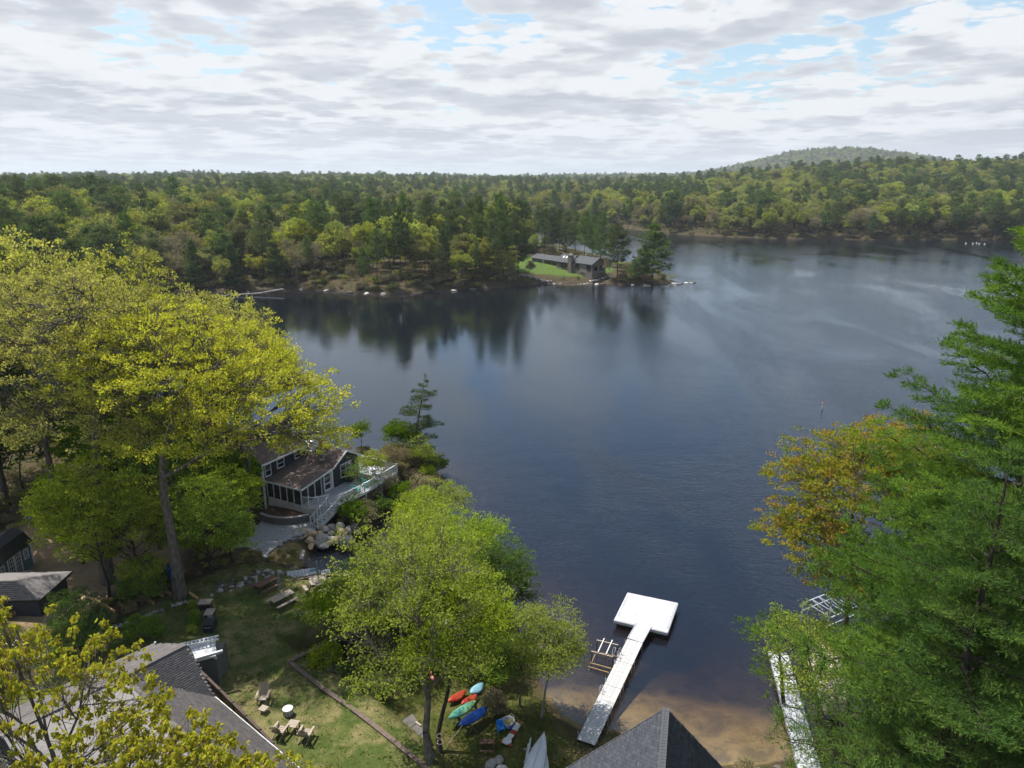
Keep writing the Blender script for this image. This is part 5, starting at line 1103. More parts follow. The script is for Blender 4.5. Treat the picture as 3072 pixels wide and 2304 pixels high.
PPOLY = np.array([tuple(G(u, v, 1.2)[:2]) for u, v in ((740, 1585), (800, 1562), (935, 1562), (955, 1582), (900, 1608), (845, 1628), (800, 1665), (790, 1720), (740, 1700), (700, 1640))])
pvs = [box_mesh('paver', a_, .42, .06, M['paver']) for a_ in (.42, .56, .70)]; row = 0; yy = 58.0
while yy < 69.5:
    xx = -28.5 + (row % 2) * .2; k = row
    while xx < -18:
        k += 1; w = (.42, .56, .70)[(k * 7 + row * 3) % 3]; cx, cy_ = xx + w / 2, yy
        rx = cx * math.cos(.2) - (cy_ - 63) * math.sin(.2) + 0; rx, ry = cx + (cy_ - 63) * .18, cy_ + (cx + 23) * -.18
        if sdist(np.array([rx]), np.array([ry]), PPOLY)[0] < 0: inst('paver', pvs[(.42, .56, .70).index(w)], (rx, ry, 1.17 + random.Random(k * 31 + row).uniform(-.006, .006)), (0, 0, -.18), (.975, .975, 1), pt)
        xx += w
    yy += .43; row += 1
b = MB(); b.prism([tuple(p) for p in PPOLY][::-1], 0.7, 1.13); b.build('bedding', M['block'], pt)

BL = [(640, 1500, 60, 'g'), (540, 1520, 42, 'w'), (510, 1570, 38, 't'), (620, 1595, 92, 'd'), (755, 1440, 42, 't'), (860, 1480, 54, 't'), (770, 1500, 46, 't'), (822, 1572, 62, 't'), (955, 1470, 36, 't'),
      (1000, 1435, 32, 'g'), (965, 1395, 30, 't'), (1040, 1425, 38, 'w'), (1110, 1400, 56, 'g'), (1215, 1392, 62, 'g'), (1245, 1450, 68, 't'), (1100, 1480, 42, 'g'), (980, 1560, 96, 'g'), (1115, 1545, 48, 'w'),
      (1190, 1530, 56, 't'), (1312, 1575, 88, 'g'), (1080, 1600, 38, 't'), (1175, 1592, 24, 'w'), (1010, 1635, 52, 'w'), (845, 1642, 44, 't'), (1335, 1425, 58, 'g'), (1405, 1405, 62, 'd'), (1450, 1460, 42, 't'), (700, 1560, 46, 'g'), (905, 1600, 34, 'g'), (1020, 1400, 30, 't'), (1280, 1255, 74, 'd')]
WHERE = ['nearest the patio edge', 'in the upper row', 'in the middle of the pile', 'down by the water']
for i, (x_, y_, r_, k_) in enumerate(BL):
    u_, v_ = 740 + x_ / 4.366, 1260 + y_ / 4.366; zz = 1.35 - 0.75 * min(1, max(0, (y_ - 1380) / 250)); p = G(u_, v_, zz); rr = r_ / 4.366 / 2130 * 73 * 1.28
    key = {'t': 'tanrock', 'g': 'greyrock', 'w': 'whiterock', 'd': 'darkrock'}[k_]; cname = {'t': 'tan', 'g': 'grey', 'w': 'pale', 'd': 'dark'}[k_]; sz = 'large' if r_ > 58 else 'small' if r_ < 40 else 'middling'
    o = inst('boulder', ROCKS[key][i % 4], (p.x, p.y, p.z - rr * .25), (0, 0, i * 1.3), (rr * 1.05, rr * 1.05, rr * 1.2))
    if i == len(BL) - 1: tag(o, 'grey boulder coloured dark for the shade under the curved stairs', 'boulder')  # a grey boulder; the shade of the stairs is put into its dark colour
    else: tag(o, '%s %s boulder in the pile between patio and cove' % (sz, cname), 'boulder', '%s %s boulders of the pile' % (sz, cname))
for (u_, v_, s_, k_, lb) in ((307, 1986, .75, 'whiterock', 'big pale boulder on the grass strip beside the grey roof'), (104, 1996, .8, 'greyrock', 'grey boulder at the low end of the stone border'), (60, 2030, .7, 'greyrock', 'grey boulder beside the sheds, lowest in the bed'),
        (222, 1975, .45, 'greyrock', 'grey boulder half hidden by oak shoots above the border'), (1052, 1762, .5, 'whiterock', 'pale slab of rock on the lawn edge by the octagonal table'), (1037, 1724, .5, 'whiterock', 'pale rock at the end of the cove wall'),
        (881, 1697, .55, 'darkrock', 'dark wet rock between the granite slabs and the white dock section'), (1471, 2287, .5, 'greyrock', 'round grey mottled boulder below the small brown bench'), (1497, 2274, .42, 'greyrock', 'flat grey boulder beside the round mottled one'),
        (1505, 2298, .35, 'whiterock', 'small pale boulder at the bottom beside the mottled one'), (1345, 1722, .6, 'whiterock', 'white rock showing through the shore trees, farthest out'), (1262, 1760, .75, 'whiterock', 'large white rock among the shore trees'),
        (1225, 1790, .6, 'greyrock', 'grey rock beside the large white shore rock'), (1370, 1812, .6, 'whiterock', 'long pale shore rock below the white float'), (1425, 1835, .7, 'whiterock', 'pale shore rock nearest the open water'),
        (1340, 1865, .8, 'whiterock', 'broad pale rock on the low shore'), (1385, 1880, .6, 'greyrock', 'grey rock beside the broad pale one'), (1310, 1895, .6, 'whiterock', 'pale rock under the mid green tree'), (1247, 1382, .8, 'tanrock', 'tan boulder beyond the deck corner at the tip of the point'),
        (2290, 2290, .35, 'greyrock', 'grey stone among the dry fern at the waterline'), (2340, 2275, .30, 'darkrock', 'dark stone at the waterline beside the grey dock')):
    p = G(u_, v_, 1.0); p.z = max(0.05, zat(p.x, p.y)); o = inst('boulder', ROCKS[k_][int(u_) % 4], p, (0, 0, u_), (s_, s_ * .85, s_ * .8)); tag(o, lb, 'boulder')
# granite slabs, white dock sections, cove wall
for (a_, c_, lb) in (((836, 1678, .75), (856, 1650, .95), 'grey granite step slab lying toward the patio'), ((903, 1680, .6), (911, 1652, .8), 'grey granite step slab nearer the cove water')):
    p, q = G(*a_), G(*c_); b = MB(); b.bar(p, q, .32, .22); tag(b.build('granite_slab', M['greyrock']), lb, 'slab')
ds = empty('dock_section', (0, 0, 0), 0, 'white boarded dock section lying ashore with a green hatch', 'dock')
A_, B_, C_, D_ = G(860, 1714, 1.7), G(955, 1702, 1.7), G(962, 1717, 1.7), G(862, 1737, 1.7)
for i in range(9):
    f0, f1 = i / 9 + .006, (i + 1) / 9 - .006; b = MB(); b.slab([A_.lerp(B_, f0), A_.lerp(B_, f1), D_.lerp(C_, f1), D_.lerp(C_, f0)], .06); b.build('board', M['raft'], ds)
b = MB(); b.slab([A_.lerp(B_, .70).lerp(D_.lerp(C_, .70), .15) + Vector((0, 0, .02)), A_.lerp(B_, .95).lerp(D_.lerp(C_, .95), .15) + Vector((0, 0, .02)), A_.lerp(B_, .95).lerp(D_.lerp(C_, .95), .6) + Vector((0, 0, .02)), A_.lerp(B_, .70).lerp(D_.lerp(C_, .70), .6) + Vector((0, 0, .02))], .02); b.build('hatch', mat('green_hatch', (.06, .20, .19), .5), ds)
b = MB(); b.bar(D_ - Vector((0, 0, .15)), C_ - Vector((0, 0, .15)), .08, .2); b.bar(A_ - Vector((0, 0, .15)), B_ - Vector((0, 0, .15)), .08, .2); b.build('frame', M['taupe'], ds)
d2 = empty('dock_section', (0, 0, 0), 0, 'smaller white dock section beside the green hatched one', 'dock')
b = MB(); b.slab([G(962, 1712, 1.7), G(988, 1706, 1.7), G(991, 1718, 1.7), G(964, 1724, 1.7)], .06); b.build('top', M['raft'], d2); b = MB(); p = G(988, 1720, 1.6); b.bar(p, p - Vector((0, 0, .5)), .08); p = G(966, 1724, 1.6); b.bar(p, p - Vector((0, 0, .5)), .08); b.build('leg', M['raft'], d2)
w = empty('cove_wall', (0, 0, 0), 0, 'low dark timber retaining wall between lawn and cove', 'wall')
ln = [(840, 1748), (880, 1740), (920, 1731), (960, 1724), (1005, 1722), (1050, 1730), (1075, 1745)]
for lv in range(4):
    for k in range(len(ln) - 1): p, q = G(*ln[k], 2.15), G(*ln[k + 1], 2.15); o_ = Vector((0, 0, -.12 - lv * .22)); b = MB(); b.bar(p + o_, q + o_, .2, .20); b.build('timber', M['timber'], w)

# ------------------------------------------------------------------ furniture on the lawn
p0, p1 = G(840, 1800, LZ), G(880, 1783, LZ); rz = math.atan2(p1.y - p0.y, p1.x - p0.x) + .12
pc = G(848, 1812, LZ); picnic('taupe picnic table with a closed grey parasol through it', (pc.x, pc.y, LZ), rz, 'taupe', 1.9)
parasol('closed grey parasol standing in the taupe picnic table', (pc.x - .15, pc.y + .1, LZ), 2.6)
pc = G(800, 1768, LZ); picnic('brown topped picnic table beside the stone bank, farthest up the lawn', (pc.x, pc.y, LZ), rz + .05, 'brown_wood', 1.9)
pc = G(957, 1765, LZ); o8 = empty('octagonal_table', (pc.x, pc.y, LZ), .2, 'taupe octagonal picnic table with benches round it near the cove', 'table')
b = MB(); b.lathe([(.78, .72), (.78, .76)], 8); b.build('tabletop', M['taupe'], o8)
for k in range(8):
    a = k * R(45) + R(22.5); 
    if k % 2 == 0: b = MB(); b.box((math.cos(a) * 1.12, math.sin(a) * 1.12, .43), (.28, .85, .04), a); b.build('bench', M['taupe'], o8); b = MB(); b.bar((math.cos(a) * .3, math.sin(a) * .3, .36), (math.cos(a) * 1.15, math.sin(a) * 1.15, .36), .05, .09); b.bar((math.cos(a) * .85, math.sin(a) * .85, 0), (math.cos(a) * .6, math.sin(a) * .6, .7), .06); b.build('leg', M['dark_wood'], o8)
parasol('closed grey parasol standing in the octagonal table', (pc.x, pc.y, LZ), 2.6)
def cabinet(label, p, rz, sx, sy, h, top):
    r = empty('storage_bench', p, rz, label, 'cabinet'); b = MB(); b.box((0, 0, h / 2), (sx, sy, h)); b.build('body', M['dark_wood'], r); b = MB(); b.box((0, 0, h + .03), (sx + .12, sy + .12, .06)); b.build('lid', M[top], r)
    b = MB(); b.box((0, -sy / 2 - .01, h * .5), (sx * .8, .02, h * .7)); b.build('door', M['timber_dark'], r); return r
pc = G(620, 1838, LZ); cabinet('dark cabinet with a taupe lid, tallest of the row by the grill', (pc.x, pc.y, LZ), .1, .85, .6, .95, 'taupe')
pc = G(632, 1862, LZ); cabinet('low cabinet with a taupe lid between the tall one and the grill', (pc.x, pc.y, LZ), .1, .55, .75, .75, 'taupe')
pc = G(634, 1898, LZ); g = empty('grill', (pc.x, pc.y, LZ), .1, 'black covered grill behind the white pergola', 'grill')
b = MB(); b.box((0, 0, .45), (.72, 1.15, .9)); b.slab([(-.36, -.55, 1.02), (.36, -.55, 1.02), (.30, .55, 1.12), (-.30, .55, 1.12)], .14); b.build('cover', M['blackcover'], g); b = MB(); b.bar((-.25, -.62, .85), (.25, -.62, .85), .03); b.build('handle', M['metal'], g)
cb = empty('garden_curb', (0, 0, 0), 0, 'weathered timber curb beside the row of cabinets', 'curb')
pl_ = [G(592, 1812, LZ), G(600, 1850, LZ), G(604, 1885, LZ), G(603, 1920, LZ)]
for k in range(3): b = MB(); b.bar(pl_[k] + Vector((0, 0, .08)), pl_[k + 1] + Vector((0, 0, .08)), .32, .24); b.build('timber', M['timber'], cb)
# chairs on the lawn
pc = G(790, 2105, LZ); adirondack('taupe adirondack chair with a footrest, alone on the upper lawn', (pc.x, pc.y, LZ), R(-160) + R(180) + R(-15))
fr = empty('footrest', (pc.x + .35, pc.y - .95, LZ), R(-20), 'taupe slatted footrest before the lone adirondack chair', 'footrest')
for i in range(4): b = MB(); b.box((0, -.18 + i * .12, .32), (.5, .11, .02)); b.build('slat', M['taupe'], fr)
for sx in (-1, 1): b = MB(); b.bar((sx * .22, -.2, .3), (sx * .22, .25, .02), .03, .08); b.build('leg', M['taupe'], fr)
pc = G(865, 2143, LZ); dt = empty('drum_table', (pc.x, pc.y, LZ), 0, 'round white topped drum table on the lawn', 'table')
b = MB(); b.lathe([(.30, .02), (.30, .42)], 20); b.build('drum', M['skirt'], dt); b = MB(); b.lathe([(.33, .42), (.33, .46), (.31, .48)], 20); b.build('tabletop', M['white'], dt)
for k in range(10): a = k * .628; b = MB(); b.bar((math.cos(a) * .305, math.sin(a) * .305, .02), (math.cos(a) * .305, math.sin(a) * .305, .42), .03); b.build('stave', M['dark_wood'], dt)
pc = G(843, 2203, LZ); adirondack('taupe adirondack chair at the house side of the small square table', (pc.x, pc.y, LZ), R(165))
pc = G(920, 2212, LZ); adirondack('taupe adirondack chair with its back to the picture, on the lawn', (pc.x, pc.y, LZ), R(172))
pc = G(881, 2190, LZ); stb = empty('side_table', (pc.x, pc.y, LZ), R(-12), 'small square taupe slatted table between two adirondack chairs', 'table')
for i in range(5): b = MB(); b.box((0, (i - 2) * .125, .48), (.62, .115, .025)); b.build('slat', M['taupe'], stb)
for sx, sy in ((-1, -1), (1, -1), (-1, 1), (1, 1)): b = MB(); b.bar((sx * .26, sy * .26, 0), (sx * .26, sy * .26, .47), .05); b.build('leg', M['dark_wood'], stb)
# terrace below
TZ = .87
for k, (u_, v_, a_, lb) in enumerate(((1012, 2012, 60, 'taupe adirondack chair farthest along the row on the low terrace'), (1008, 2045, 70, 'taupe adirondack chair second in the row on the low terrace'), (1048, 2092, 50, 'taupe adirondack chair tight against the timber wall'), (1072, 2112, 45, 'taupe adirondack chair at the shrub end of the row under the wall'))):
    pc = G(u_, v_, TZ); adirondack(lb, (pc.x, pc.y, TZ), R(a_))
pc = G(1123, 2066, TZ); bp_ = empty('barrel_planter', (pc.x, pc.y, TZ), 0, 'half barrel of weathered staves planted with greenery', 'planter')
for k in range(22): a = k * 6.283 / 22; b = MB(); b.box((math.cos(a) * .58, math.sin(a) * .58, .28), (.04, .155, .56), a); b.build('stave', M['timber'], bp_)
b = MB(); b.lathe([(.55, .30), (.55, .42)], 18); b.build('soil', M['soil'], bp_); b = MB(); b.lathe([(.605, .1), (.605, .15)], 22); b.build('hoop', M['dark_iron'], bp_)
shrub((pc.x, pc.y), .42, 1, 'green plant growing in the half barrel'); bpy.data.objects[-1] if False else None

# timber wall between the lawns
tw = empty('timber_wall', (0, 0, 0), 0, 'dark timber retaining wall with a broad weathered cap between lawn and low terrace', 'wall')
cap = [(1385, 2390), (1242, 2273), (1175, 2218), (1107, 2164), (1052, 2122), (971, 2067), (868, 1985), (936, 1950), (1008, 1917), (1085, 1878)]
for k in range(len(cap) - 1):
    p, q = G(*cap[k], 2.2), G(*cap[k + 1], 2.2); L = (q - p).length; n_ = max(1, int(L / 2.2))
    for j in range(n_):
        a_, c_ = p.lerp(q, j / n_), p.lerp(q, (j + 1) / n_); d_ = (c_ - a_).normalized() * .01
        b = MB(); b.bar(a_ + d_, c_ - d_, .30, .09); b.build('cap_timber', M['timber'], tw)
        for lv in range(7): b = MB(); off = Vector((0, 0, -.14 - lv * .18)); b.bar(a_ + off + d_, c_ + off - d_, .18, .165); b.build('timber', M['timber_dark'], tw)
# white gap filler: low stone under path
# ------------------------------------------------------------------ docks
def dock_planks(name, A, B, w, z, n, m, label, group=None):
    r = empty(name, (0, 0, 0), 0, label, 'dock', group); A = Vector((*A, z)); B = Vector((*B, z)); L = (B - A).length
    me = box_mesh('plank', L / n - .012, w, .04, m); plank_run(r, 'plank', me, A, B, n)
    d = (B - A).normalized(); s = Vector((-d.y, d.x, 0)); b = MB()
    for q in (-1, 1): b.bar(A + s * (q * (w / 2 - .06)) - Vector((0, 0, .10)), B + s * (q * (w / 2 - .06)) - Vector((0, 0, .10)), .05, .16)
    b.bar(A.lerp(B, .5) - s * w * .45 - Vector((0, 0, .12)), A.lerp(B, .5) + s * w * .45 - Vector((0, 0, .12)), .05, .12); b.build('frame', M['dark_wood'], r)
    return r, A, B, s
DA, DB = (4.71, 37.1), (9.55, 47.4); DN = 5
for k in range(4):
    a = (DA[0] + (DB[0] - DA[0]) * k / 4, DA[1] + (DB[1] - DA[1]) * k / 4); c = (DA[0] + (DB[0] - DA[0]) * (k + .992) / 4, DA[1] + (DB[1] - DA[1]) * (k + .992) / 4)
    if k == 0: dk, A_, B_, s_ = dock_planks('dock', a, c, 1.22, .50, 21, M['dockwood'], 'long weathered white plank dock from the beach out to the square raft')
    else:
        r2, A_, B_, s_ = dock_planks('dock', a, c, 1.22, .50, 21, M['dockwood'], 'x')
        for ch in list(r2.children): ch.parent = dk
        bpy.data.objects.remove(r2)
    for q in (-1, 1):
        for e in (A_.lerp(B_, .12), A_.lerp(B_, .88)):
            b = MB(); p = e + s_ * (q * .66); b.tube([(p.x, p.y, -1.2), (p.x, p.y, .50 + (.28 if (k + q) % 2 else .12))], .028, 6); b.build('pipe_post', M['metal'], dk)
d_ = (Vector((*DB, 0)) - Vector((*DA, 0))).normalized(); s_ = Vector((-d_.y, d_.x, 0))
b = MB(); e = Vector((*DA, .5)).lerp(Vector((*DB, .5)), .42) + s_ * .68
for q in (-.12, .12): b.tube([e + d_ * q + Vector((0, 0, -.8)), e + d_ * q + Vector((0, 0, .45)), e + d_ * q - s_ * .15 + Vector((0, 0, .55)), e + d_ * q - s_ * .3 + Vector((0, 0, .02))], .02, 6)
lad = b.build('swim_ladder', M['metal']); tag(lad, 'small tubular swim ladder on the long dock, nearer the beach', 'ladder')
b = MB(); e = Vector((*DA, .5)).lerp(Vector((*DB, .5)), .80) + s_ * .68
for q in (-.2, .2): b.tube([e + d_ * q + Vector((0, 0, -.9)), e + d_ * q + Vector((0, 0, .5)), e + d_ * q - s_ * .12 + Vector((0, 0, .62)), e + d_ * q - s_ * .25 + Vector((0, 0, .02))], .022, 6)
for q in range(4): b.bar(e - d_ * .2 + Vector((0, 0, -.8 + q * .28)), e + d_ * .2 + Vector((0, 0, -.8 + q * .28)), .04)
tag(b.build('swim_ladder', M['metal']), 'tubular swim ladder beside the wooden boat lift', 'ladder')
rf = empty('swim_raft', (0, 0, 0), 0, 'square white swim raft floating at the end of the long dock', 'raft')
C4 = [Vector((9.99, 53.80, .70)), Vector((13.94, 52.25, .70)), Vector((12.22, 48.22, .70)), Vector((8.28, 49.85, .70))]
b = MB(); b.slab(C4, .10); b.build('deck_panel', M['raft'], rf)
cen = sum(C4, Vector()) / 4; b = MB()
for i in range(4): b.bar(C4[i] - Vector((0, 0, .16)) , C4[(i + 1) % 4] - Vector((0, 0, .16)), .08, .24)
b.build('rim', M['white'], rf); b = MB()
for f in (.12, .5, .88):
    p, q = C4[0].lerp(C4[3], f), C4[1].lerp(C4[2], f); p.z = q.z = .16; b.bar(p.lerp(q, .03), p.lerp(q, .97), .55, .36)
b.build('float', M['dark_iron'], rf)
b = MB()
for (i, j) in ((0, 3), (1, 2)):
    p, q = C4[i].lerp(C4[j], .1), C4[i].lerp(C4[j], .9); inn = (cen - p.lerp(q, .5)).normalized() * .12; b.bar(p + inn + Vector((0, 0, .015)), q + inn + Vector((0, 0, .015)), .05, .03)
b.build('edge_strip', M['metal'], rf)
gw = empty('gangway', (0, 0, 0), 0, 'short white gangway bridging the long dock and the raft', 'gangway')
b = MB(); a = Vector((*DB, .53)); c = Vector((10.55, 49.15, .72)); b.bar(a, c, 1.18, .05); b.build('panel', M['raft'], gw); b = MB()
for q in (-1, 1): b.bar(a + s_ * q * .6, c + s_ * q * .6, .05, .12)
b.build('side_rail', M['metal'], gw)
# boat lift beside the dock
bl = empty('boat_lift', (0, 0, 0), 0, 'empty wooden bunk boat lift standing in the water beside the long dock', 'lift')
La, Lb, Lc, Ld = Vector((6.55, 47.1, .75)), Vector((8.1, 46.5, .75)), Vector((6.0, 45.75, .75)), Vector((7.5, 45.1, .75))
for p, q in ((La, Lb), (Lc, Ld)): b = MB(); b.bar(p, q, .09, .14); b.build('cross_beam', M['taupe'], bl)
for f in (.30, .68): b = MB(); b.bar(La.lerp(Lb, f) + Vector((0, 0, .12)) + (La - Lc).normalized() * .3, Lc.lerp(Ld, f) + Vector((0, 0, .12)), .07, .08); b.build('bunk', M['white'], bl)
for p in (La, Lb, Lc, Ld): b = MB(); b.bar((p.x, p.y, -1.6), (p.x, p.y, .8), .08); b.build('leg', M['timber'], bl)
for zz in (-.25,):
    for p, q in ((La, Lc), (Lb, Ld), (Lc, Ld), (La, Lb)): b = MB(); b.bar(p + Vector((0, 0, zz - .75)), q + Vector((0, 0, zz - .75)), .05); b.build('brace', M['new_timber'], bl)
for f in (.2, .4): b = MB(); p = Lc + (Lc - La).normalized() * .0 + Vector((0, 0, -.55)); b.bar(Lc.lerp(La, -f * 1.6) + Vector((0, 0, -.62)), Ld.lerp(Lb, -f * 1.6) + Vector((0, 0, -.62)), .04); b.build('brace', M['new_timber'], bl)
b = MB(); wc = Ld + Vector((.1, .3, .35)); ring = [wc + Vector((math.cos(t * .5236) * .1, math.sin(t * .5236) * .28, math.sin(t * .5236) * 0 + math.cos(t * .5236) * .28)) for t in range(13)]; b.tube(ring, .015, 5, cap=False); b.build('winch_wheel', M['metal'], bl)

# grey dock under the pines
rd = empty('dock', (0, 0, 0), 0, 'grey ribbed metal dock running under the hemlock boughs', 'dock')
RA_, RB_ = Vector((17.95, 34.2, .5)), Vector((20.15, 46.1, .5)); d2_ = (RB_ - RA_).normalized(); s2_ = Vector((-d2_.y, d2_.x, 0))
for k in range(4):
    p, q = RA_.lerp(RB_, k / 4 + .004), RA_.lerp(RB_, (k + 1) / 4 - .004)
    for i in range(9): o_ = s2_ * ((i - 4) * .145); b = MB(); b.bar(p + o_, q + o_, .133, .035); b.build('slat', M['alu'], rd)
    b = MB(); 
    for sgn in (-1, 1): b.bar(p + s2_ * (sgn * .68) - Vector((0, 0, .06)), q + s2_ * (sgn * .68) - Vector((0, 0, .06)), .06, .18)
    b.bar(p + s2_ * .66 + d2_ * .03 + Vector((0, 0, .012)), p - s2_ * .66 + d2_ * .03 + Vector((0, 0, .012)), .07, .03); b.build('frame', M['metal'], rd)
    for sgn in (-1, 1): e = p + s2_ * (sgn * .76) + d2_ * .4; b = MB(); b.tube([(e.x, e.y, -1.2), (e.x, e.y, .85 if k in (1, 2) else .6)], .03, 6); b.build('pipe_post', M['metal'], rd)
# covered boat between the dock and the shore
pb_ = empty('covered_boat', (22.75, 42.6, .28), math.atan2(d2_.y, d2_.x), 'pontoon boat under a beige canvas cover moored behind the grey dock', 'boat')
nx_, ny_ = 24, 12; vs = []; fs = []
for i in range(nx_ + 1):
    for j in range(ny_ + 1):
        fx = i / nx_ * 2 - 1; fy = j / ny_ * 2 - 1; wv = 1.22 * (1 - max(0, fx - .75) ** 2 * 6) * (1 - .0)
        z = 1.35 * (1 - abs(fy) ** 3.2) ** .7 * (1 - abs(fx) ** 6) ** .5 + .10 * math.sin(fx * 14) * (1 - abs(fy)) + .05 * math.sin(fy * 9 + fx * 5) + .35
        vs.append((fx * 3.3, fy * wv, z))
for i in range(nx_):
    for j in range(ny_): k = i * (ny_ + 1) + j; fs.append((k, k + 1, k + ny_ + 2, k + ny_ + 1)) if False else fs.append((k, k + ny_ + 1, k + ny_ + 2, k + 1))
b = MB(); b.add(vs, fs); b.build('canvas_cover', M['canvas'], pb_, smooth=True)
b = MB()
for s in (-1, 1): b.tube([(-3.2, s * .85, .05), (2.8, s * .85, .05), (3.5, s * .85, .22)], [.28, .28, .05], 10)
b.build('pontoon', M['metal'], pb_); b = MB(); b.box((0, 0, .34), (6.4, 2.35, .10)); b.build('deck', M['white'], pb_)
fl = empty('lift_frame', (25.8, 50.2, 0), .5, 'aluminium boat lift frame standing in the water behind the orange maple', 'lift')
for s in (-1, 1):
    b = MB(); b.bar((-1.8, s * 1.2, 1.9), (1.8, s * 1.2, 1.9), .09); b.bar((-1.8, s * 1.2, 1.2), (1.8, s * 1.2, 1.2), .07); b.build('side_beam', M['metal'], fl)
    for x_ in (-1.8, 1.8): b = MB(); b.bar((x_, s * 1.2, -1.5), (x_, s * 1.2, 1.95), .09); b.build('leg', M['metal'], fl)
for k in range(5): b = MB(); b.bar((-1.6 + k * .8, -1.2, 1.94), (-1.6 + k * .8, 1.2, 1.94), .05); b.build('crossbar', M['metal'], fl)
for k in range(4): b = MB(); b.bar((-1.6 + k * .8, -1.2, 1.94), (-.8 + k * .8, 1.2, 1.93), .035); b.build('diagonal', M['metal'], fl)

# floats and marker
p = G(1485, 1671, .1); b = MB(); b.tube([p + Vector((-.32, -.12, 0)), p + Vector((-.25, -.09, 0)), p + Vector((.25, .09, 0)), p + Vector((.32, .12, 0))], [.05, .16, .16, .05], 10); tag(b.build('mooring_float', M['white'], smooth=True), 'white oblong mooring float off the rocky shore', 'buoy')
p = G(2467, 1222, 0); my = empty('marker_buoy', p, 0, 'red and white spar marker standing out in the lake', 'buoy')
for k, (z0, z1, mm) in enumerate(((-.3, .45, 'white'), (.45, .65, 'red'), (.65, .95, 'white'), (.95, 1.15, 'red'))): b = MB(); b.tube([(0, 0, z0), (.0, 0, z1)], .09, 10); b.build('band', M[mm], my)
for k, (u_, v_) in enumerate(((2898, 729), (2919, 729), (2930, 728), (2938, 730), (2954, 731))):
    p = G(u_, v_, .1); b = MB(); b.lathe([(.25, -.2), (.40, .0), (.2, .16)], 10, (p.x, p.y, 0)); tag(b.build('buoy', M['skirt']), 'small white float in the line off the far shore', 'buoy', 'white floats in a line off the far shore')

# ------------------------------------------------------------------ things on the low terrace and beach
def kayak(label, a, c, w, mkey, zz, group=None):
    a = Vector(a); c = Vector(c); L = (c - a).length; r = empty('kayak', ((a + c) / 2)[:2] + (zz,) if False else Vector(((a.x + c.x) / 2, (a.y + c.y) / 2, zz)), math.atan2(c.y - a.y, c.x - a.x), label, 'kayak', group)
    n, m = 20, 8; vs = []; fs = []
    for i in range(n + 1):
        t = i / n * 2 - 1; ww = w / 2 * max(0.02, (1 - abs(t) ** 2.3)) ; hh = .30 * max(.05, (1 - abs(t) ** 4)); lift = .10 * t * t
        for j in range(m * 2):
            th = math.pi * j / m; y = math.cos(th) * ww; z = math.sin(th) * hh * (.75 if math.sin(th) > 0 else .5); z += .04 * math.cos(th * 4) * (1 - abs(t)) * (math.sin(th) > 0)
            vs.append((t * L / 2, y, z + lift))
    for i in range(n):
        for j in range(2 * m): k = (j + 1) % (2 * m); fs.append((i * 2 * m + j, (i + 1) * 2 * m + j, (i + 1) * 2 * m + k, i * 2 * m + k))
    b = MB(); b.add(vs, fs); b.build('hull', M[mkey], r, smooth=True); b = MB(); b.tube([(-L / 2 * .96, 0, .11), (-L / 2 * .5, 0, .25), (L / 2 * .5, 0, .25), (L / 2 * .96, 0, .11)], .025, 5); b.build('keel', M[mkey], r)
    for s in (-1, 1): b = MB(); b.tube([(s * L * .47, -.05, .12), (s * L * .485, 0, .2), (s * L * .47, .05, .12)], .015, 5); b.build('handle', M['dark_iron'], r)
    return r
KZ = 1.55
kayak('upturned blue kayak on the rack, nearest the lone trunk', G(1376, 2180, KZ), G(1466, 2122, KZ), .78, 'bluepl', KZ)
kayak('upturned turquoise and green kayak on the rack behind the blue one', G(1343, 2160, KZ), G(1430, 2105, KZ), .72, 'turq', KZ)
kayak('orange red kayak leaning behind the turquoise one', G(1382, 2118, 1.1), G(1432, 2088, 1.1), .66, 'red', 1.1)
kayak('dark red kayak lying farthest back beside the trees', G(1342, 2110, 1.1), G(1400, 2074, 1.1), .62, 'red', 1.1)
kayak('pale blue kayak lying beyond the orange one', G(1410, 2085, 1.1), G(1450, 2052, 1.1), .72, 'paleblue', 1.1)
rk = empty('kayak_rack', (0, 0, 0), 0, 'wooden sawhorse rack under the blue and turquoise kayaks', 'rack')
for (ua, va, ub, vb) in ((1368, 2150, 1418, 2180), (1418, 2112, 1456, 2142)):
    p, q = G(ua, va, KZ - .2), G(ub, vb, KZ - .2); b = MB(); b.bar(p, q, .09, .12); b.build('beam', M['timber'], rk)
    for e in (p, q):
        for sgn in (-1, 1): b = MB(); b.bar(e, (e.x + sgn * .25, e.y + sgn * .1, .8), .06); b.build('leg', M['timber'], rk)
def toy_chair(): 
    p = G(1502, 2192, .85); r = empty('plastic_chair', p, .4, 'bright blue plastic child chair beside the white tub', 'chair')
    b = MB(); b.box((0, 0, .28), (.42, .42, .06)); b.build('seat', M['brightblue'], r); b = MB(); b.box((0, .22, .48), (.42, .06, .40)); b.build('backrest', M['brightblue'], r)
    for sx in (-1, 1): b = MB(); b.box((sx * .2, 0, .26), (.05, .42, .5)); b.build('side', M['brightblue'], r)
toy_chair()
p = G(1525, 2178, .85); tb = empty('tub', p, 0, 'round white rope handled tub holding a yellow ball', 'tub')
b = MB(); pr = [(.28, .0), (.40, .42), (.43, .45), (.40, .46), (.37, .42), (.27, .06)]; b.lathe(pr, 20); b.build('shell', M['skirt'], tb); b = MB(); b.tube([(.40, 0, .43), (.38, .2, .6), (.2, .42, .62), (.05, .42, .44)], .018, 6); b.build('handle', M['rope'], tb)
b = MB(); b.lathe([(.02, .18), (.12, .22), (.15, .32), (.12, .42), (.02, .46)], 12); tag(b.build('ball', M['yellow'], smooth=True, loc=p), 'yellow ball lying in the white tub', 'ball')
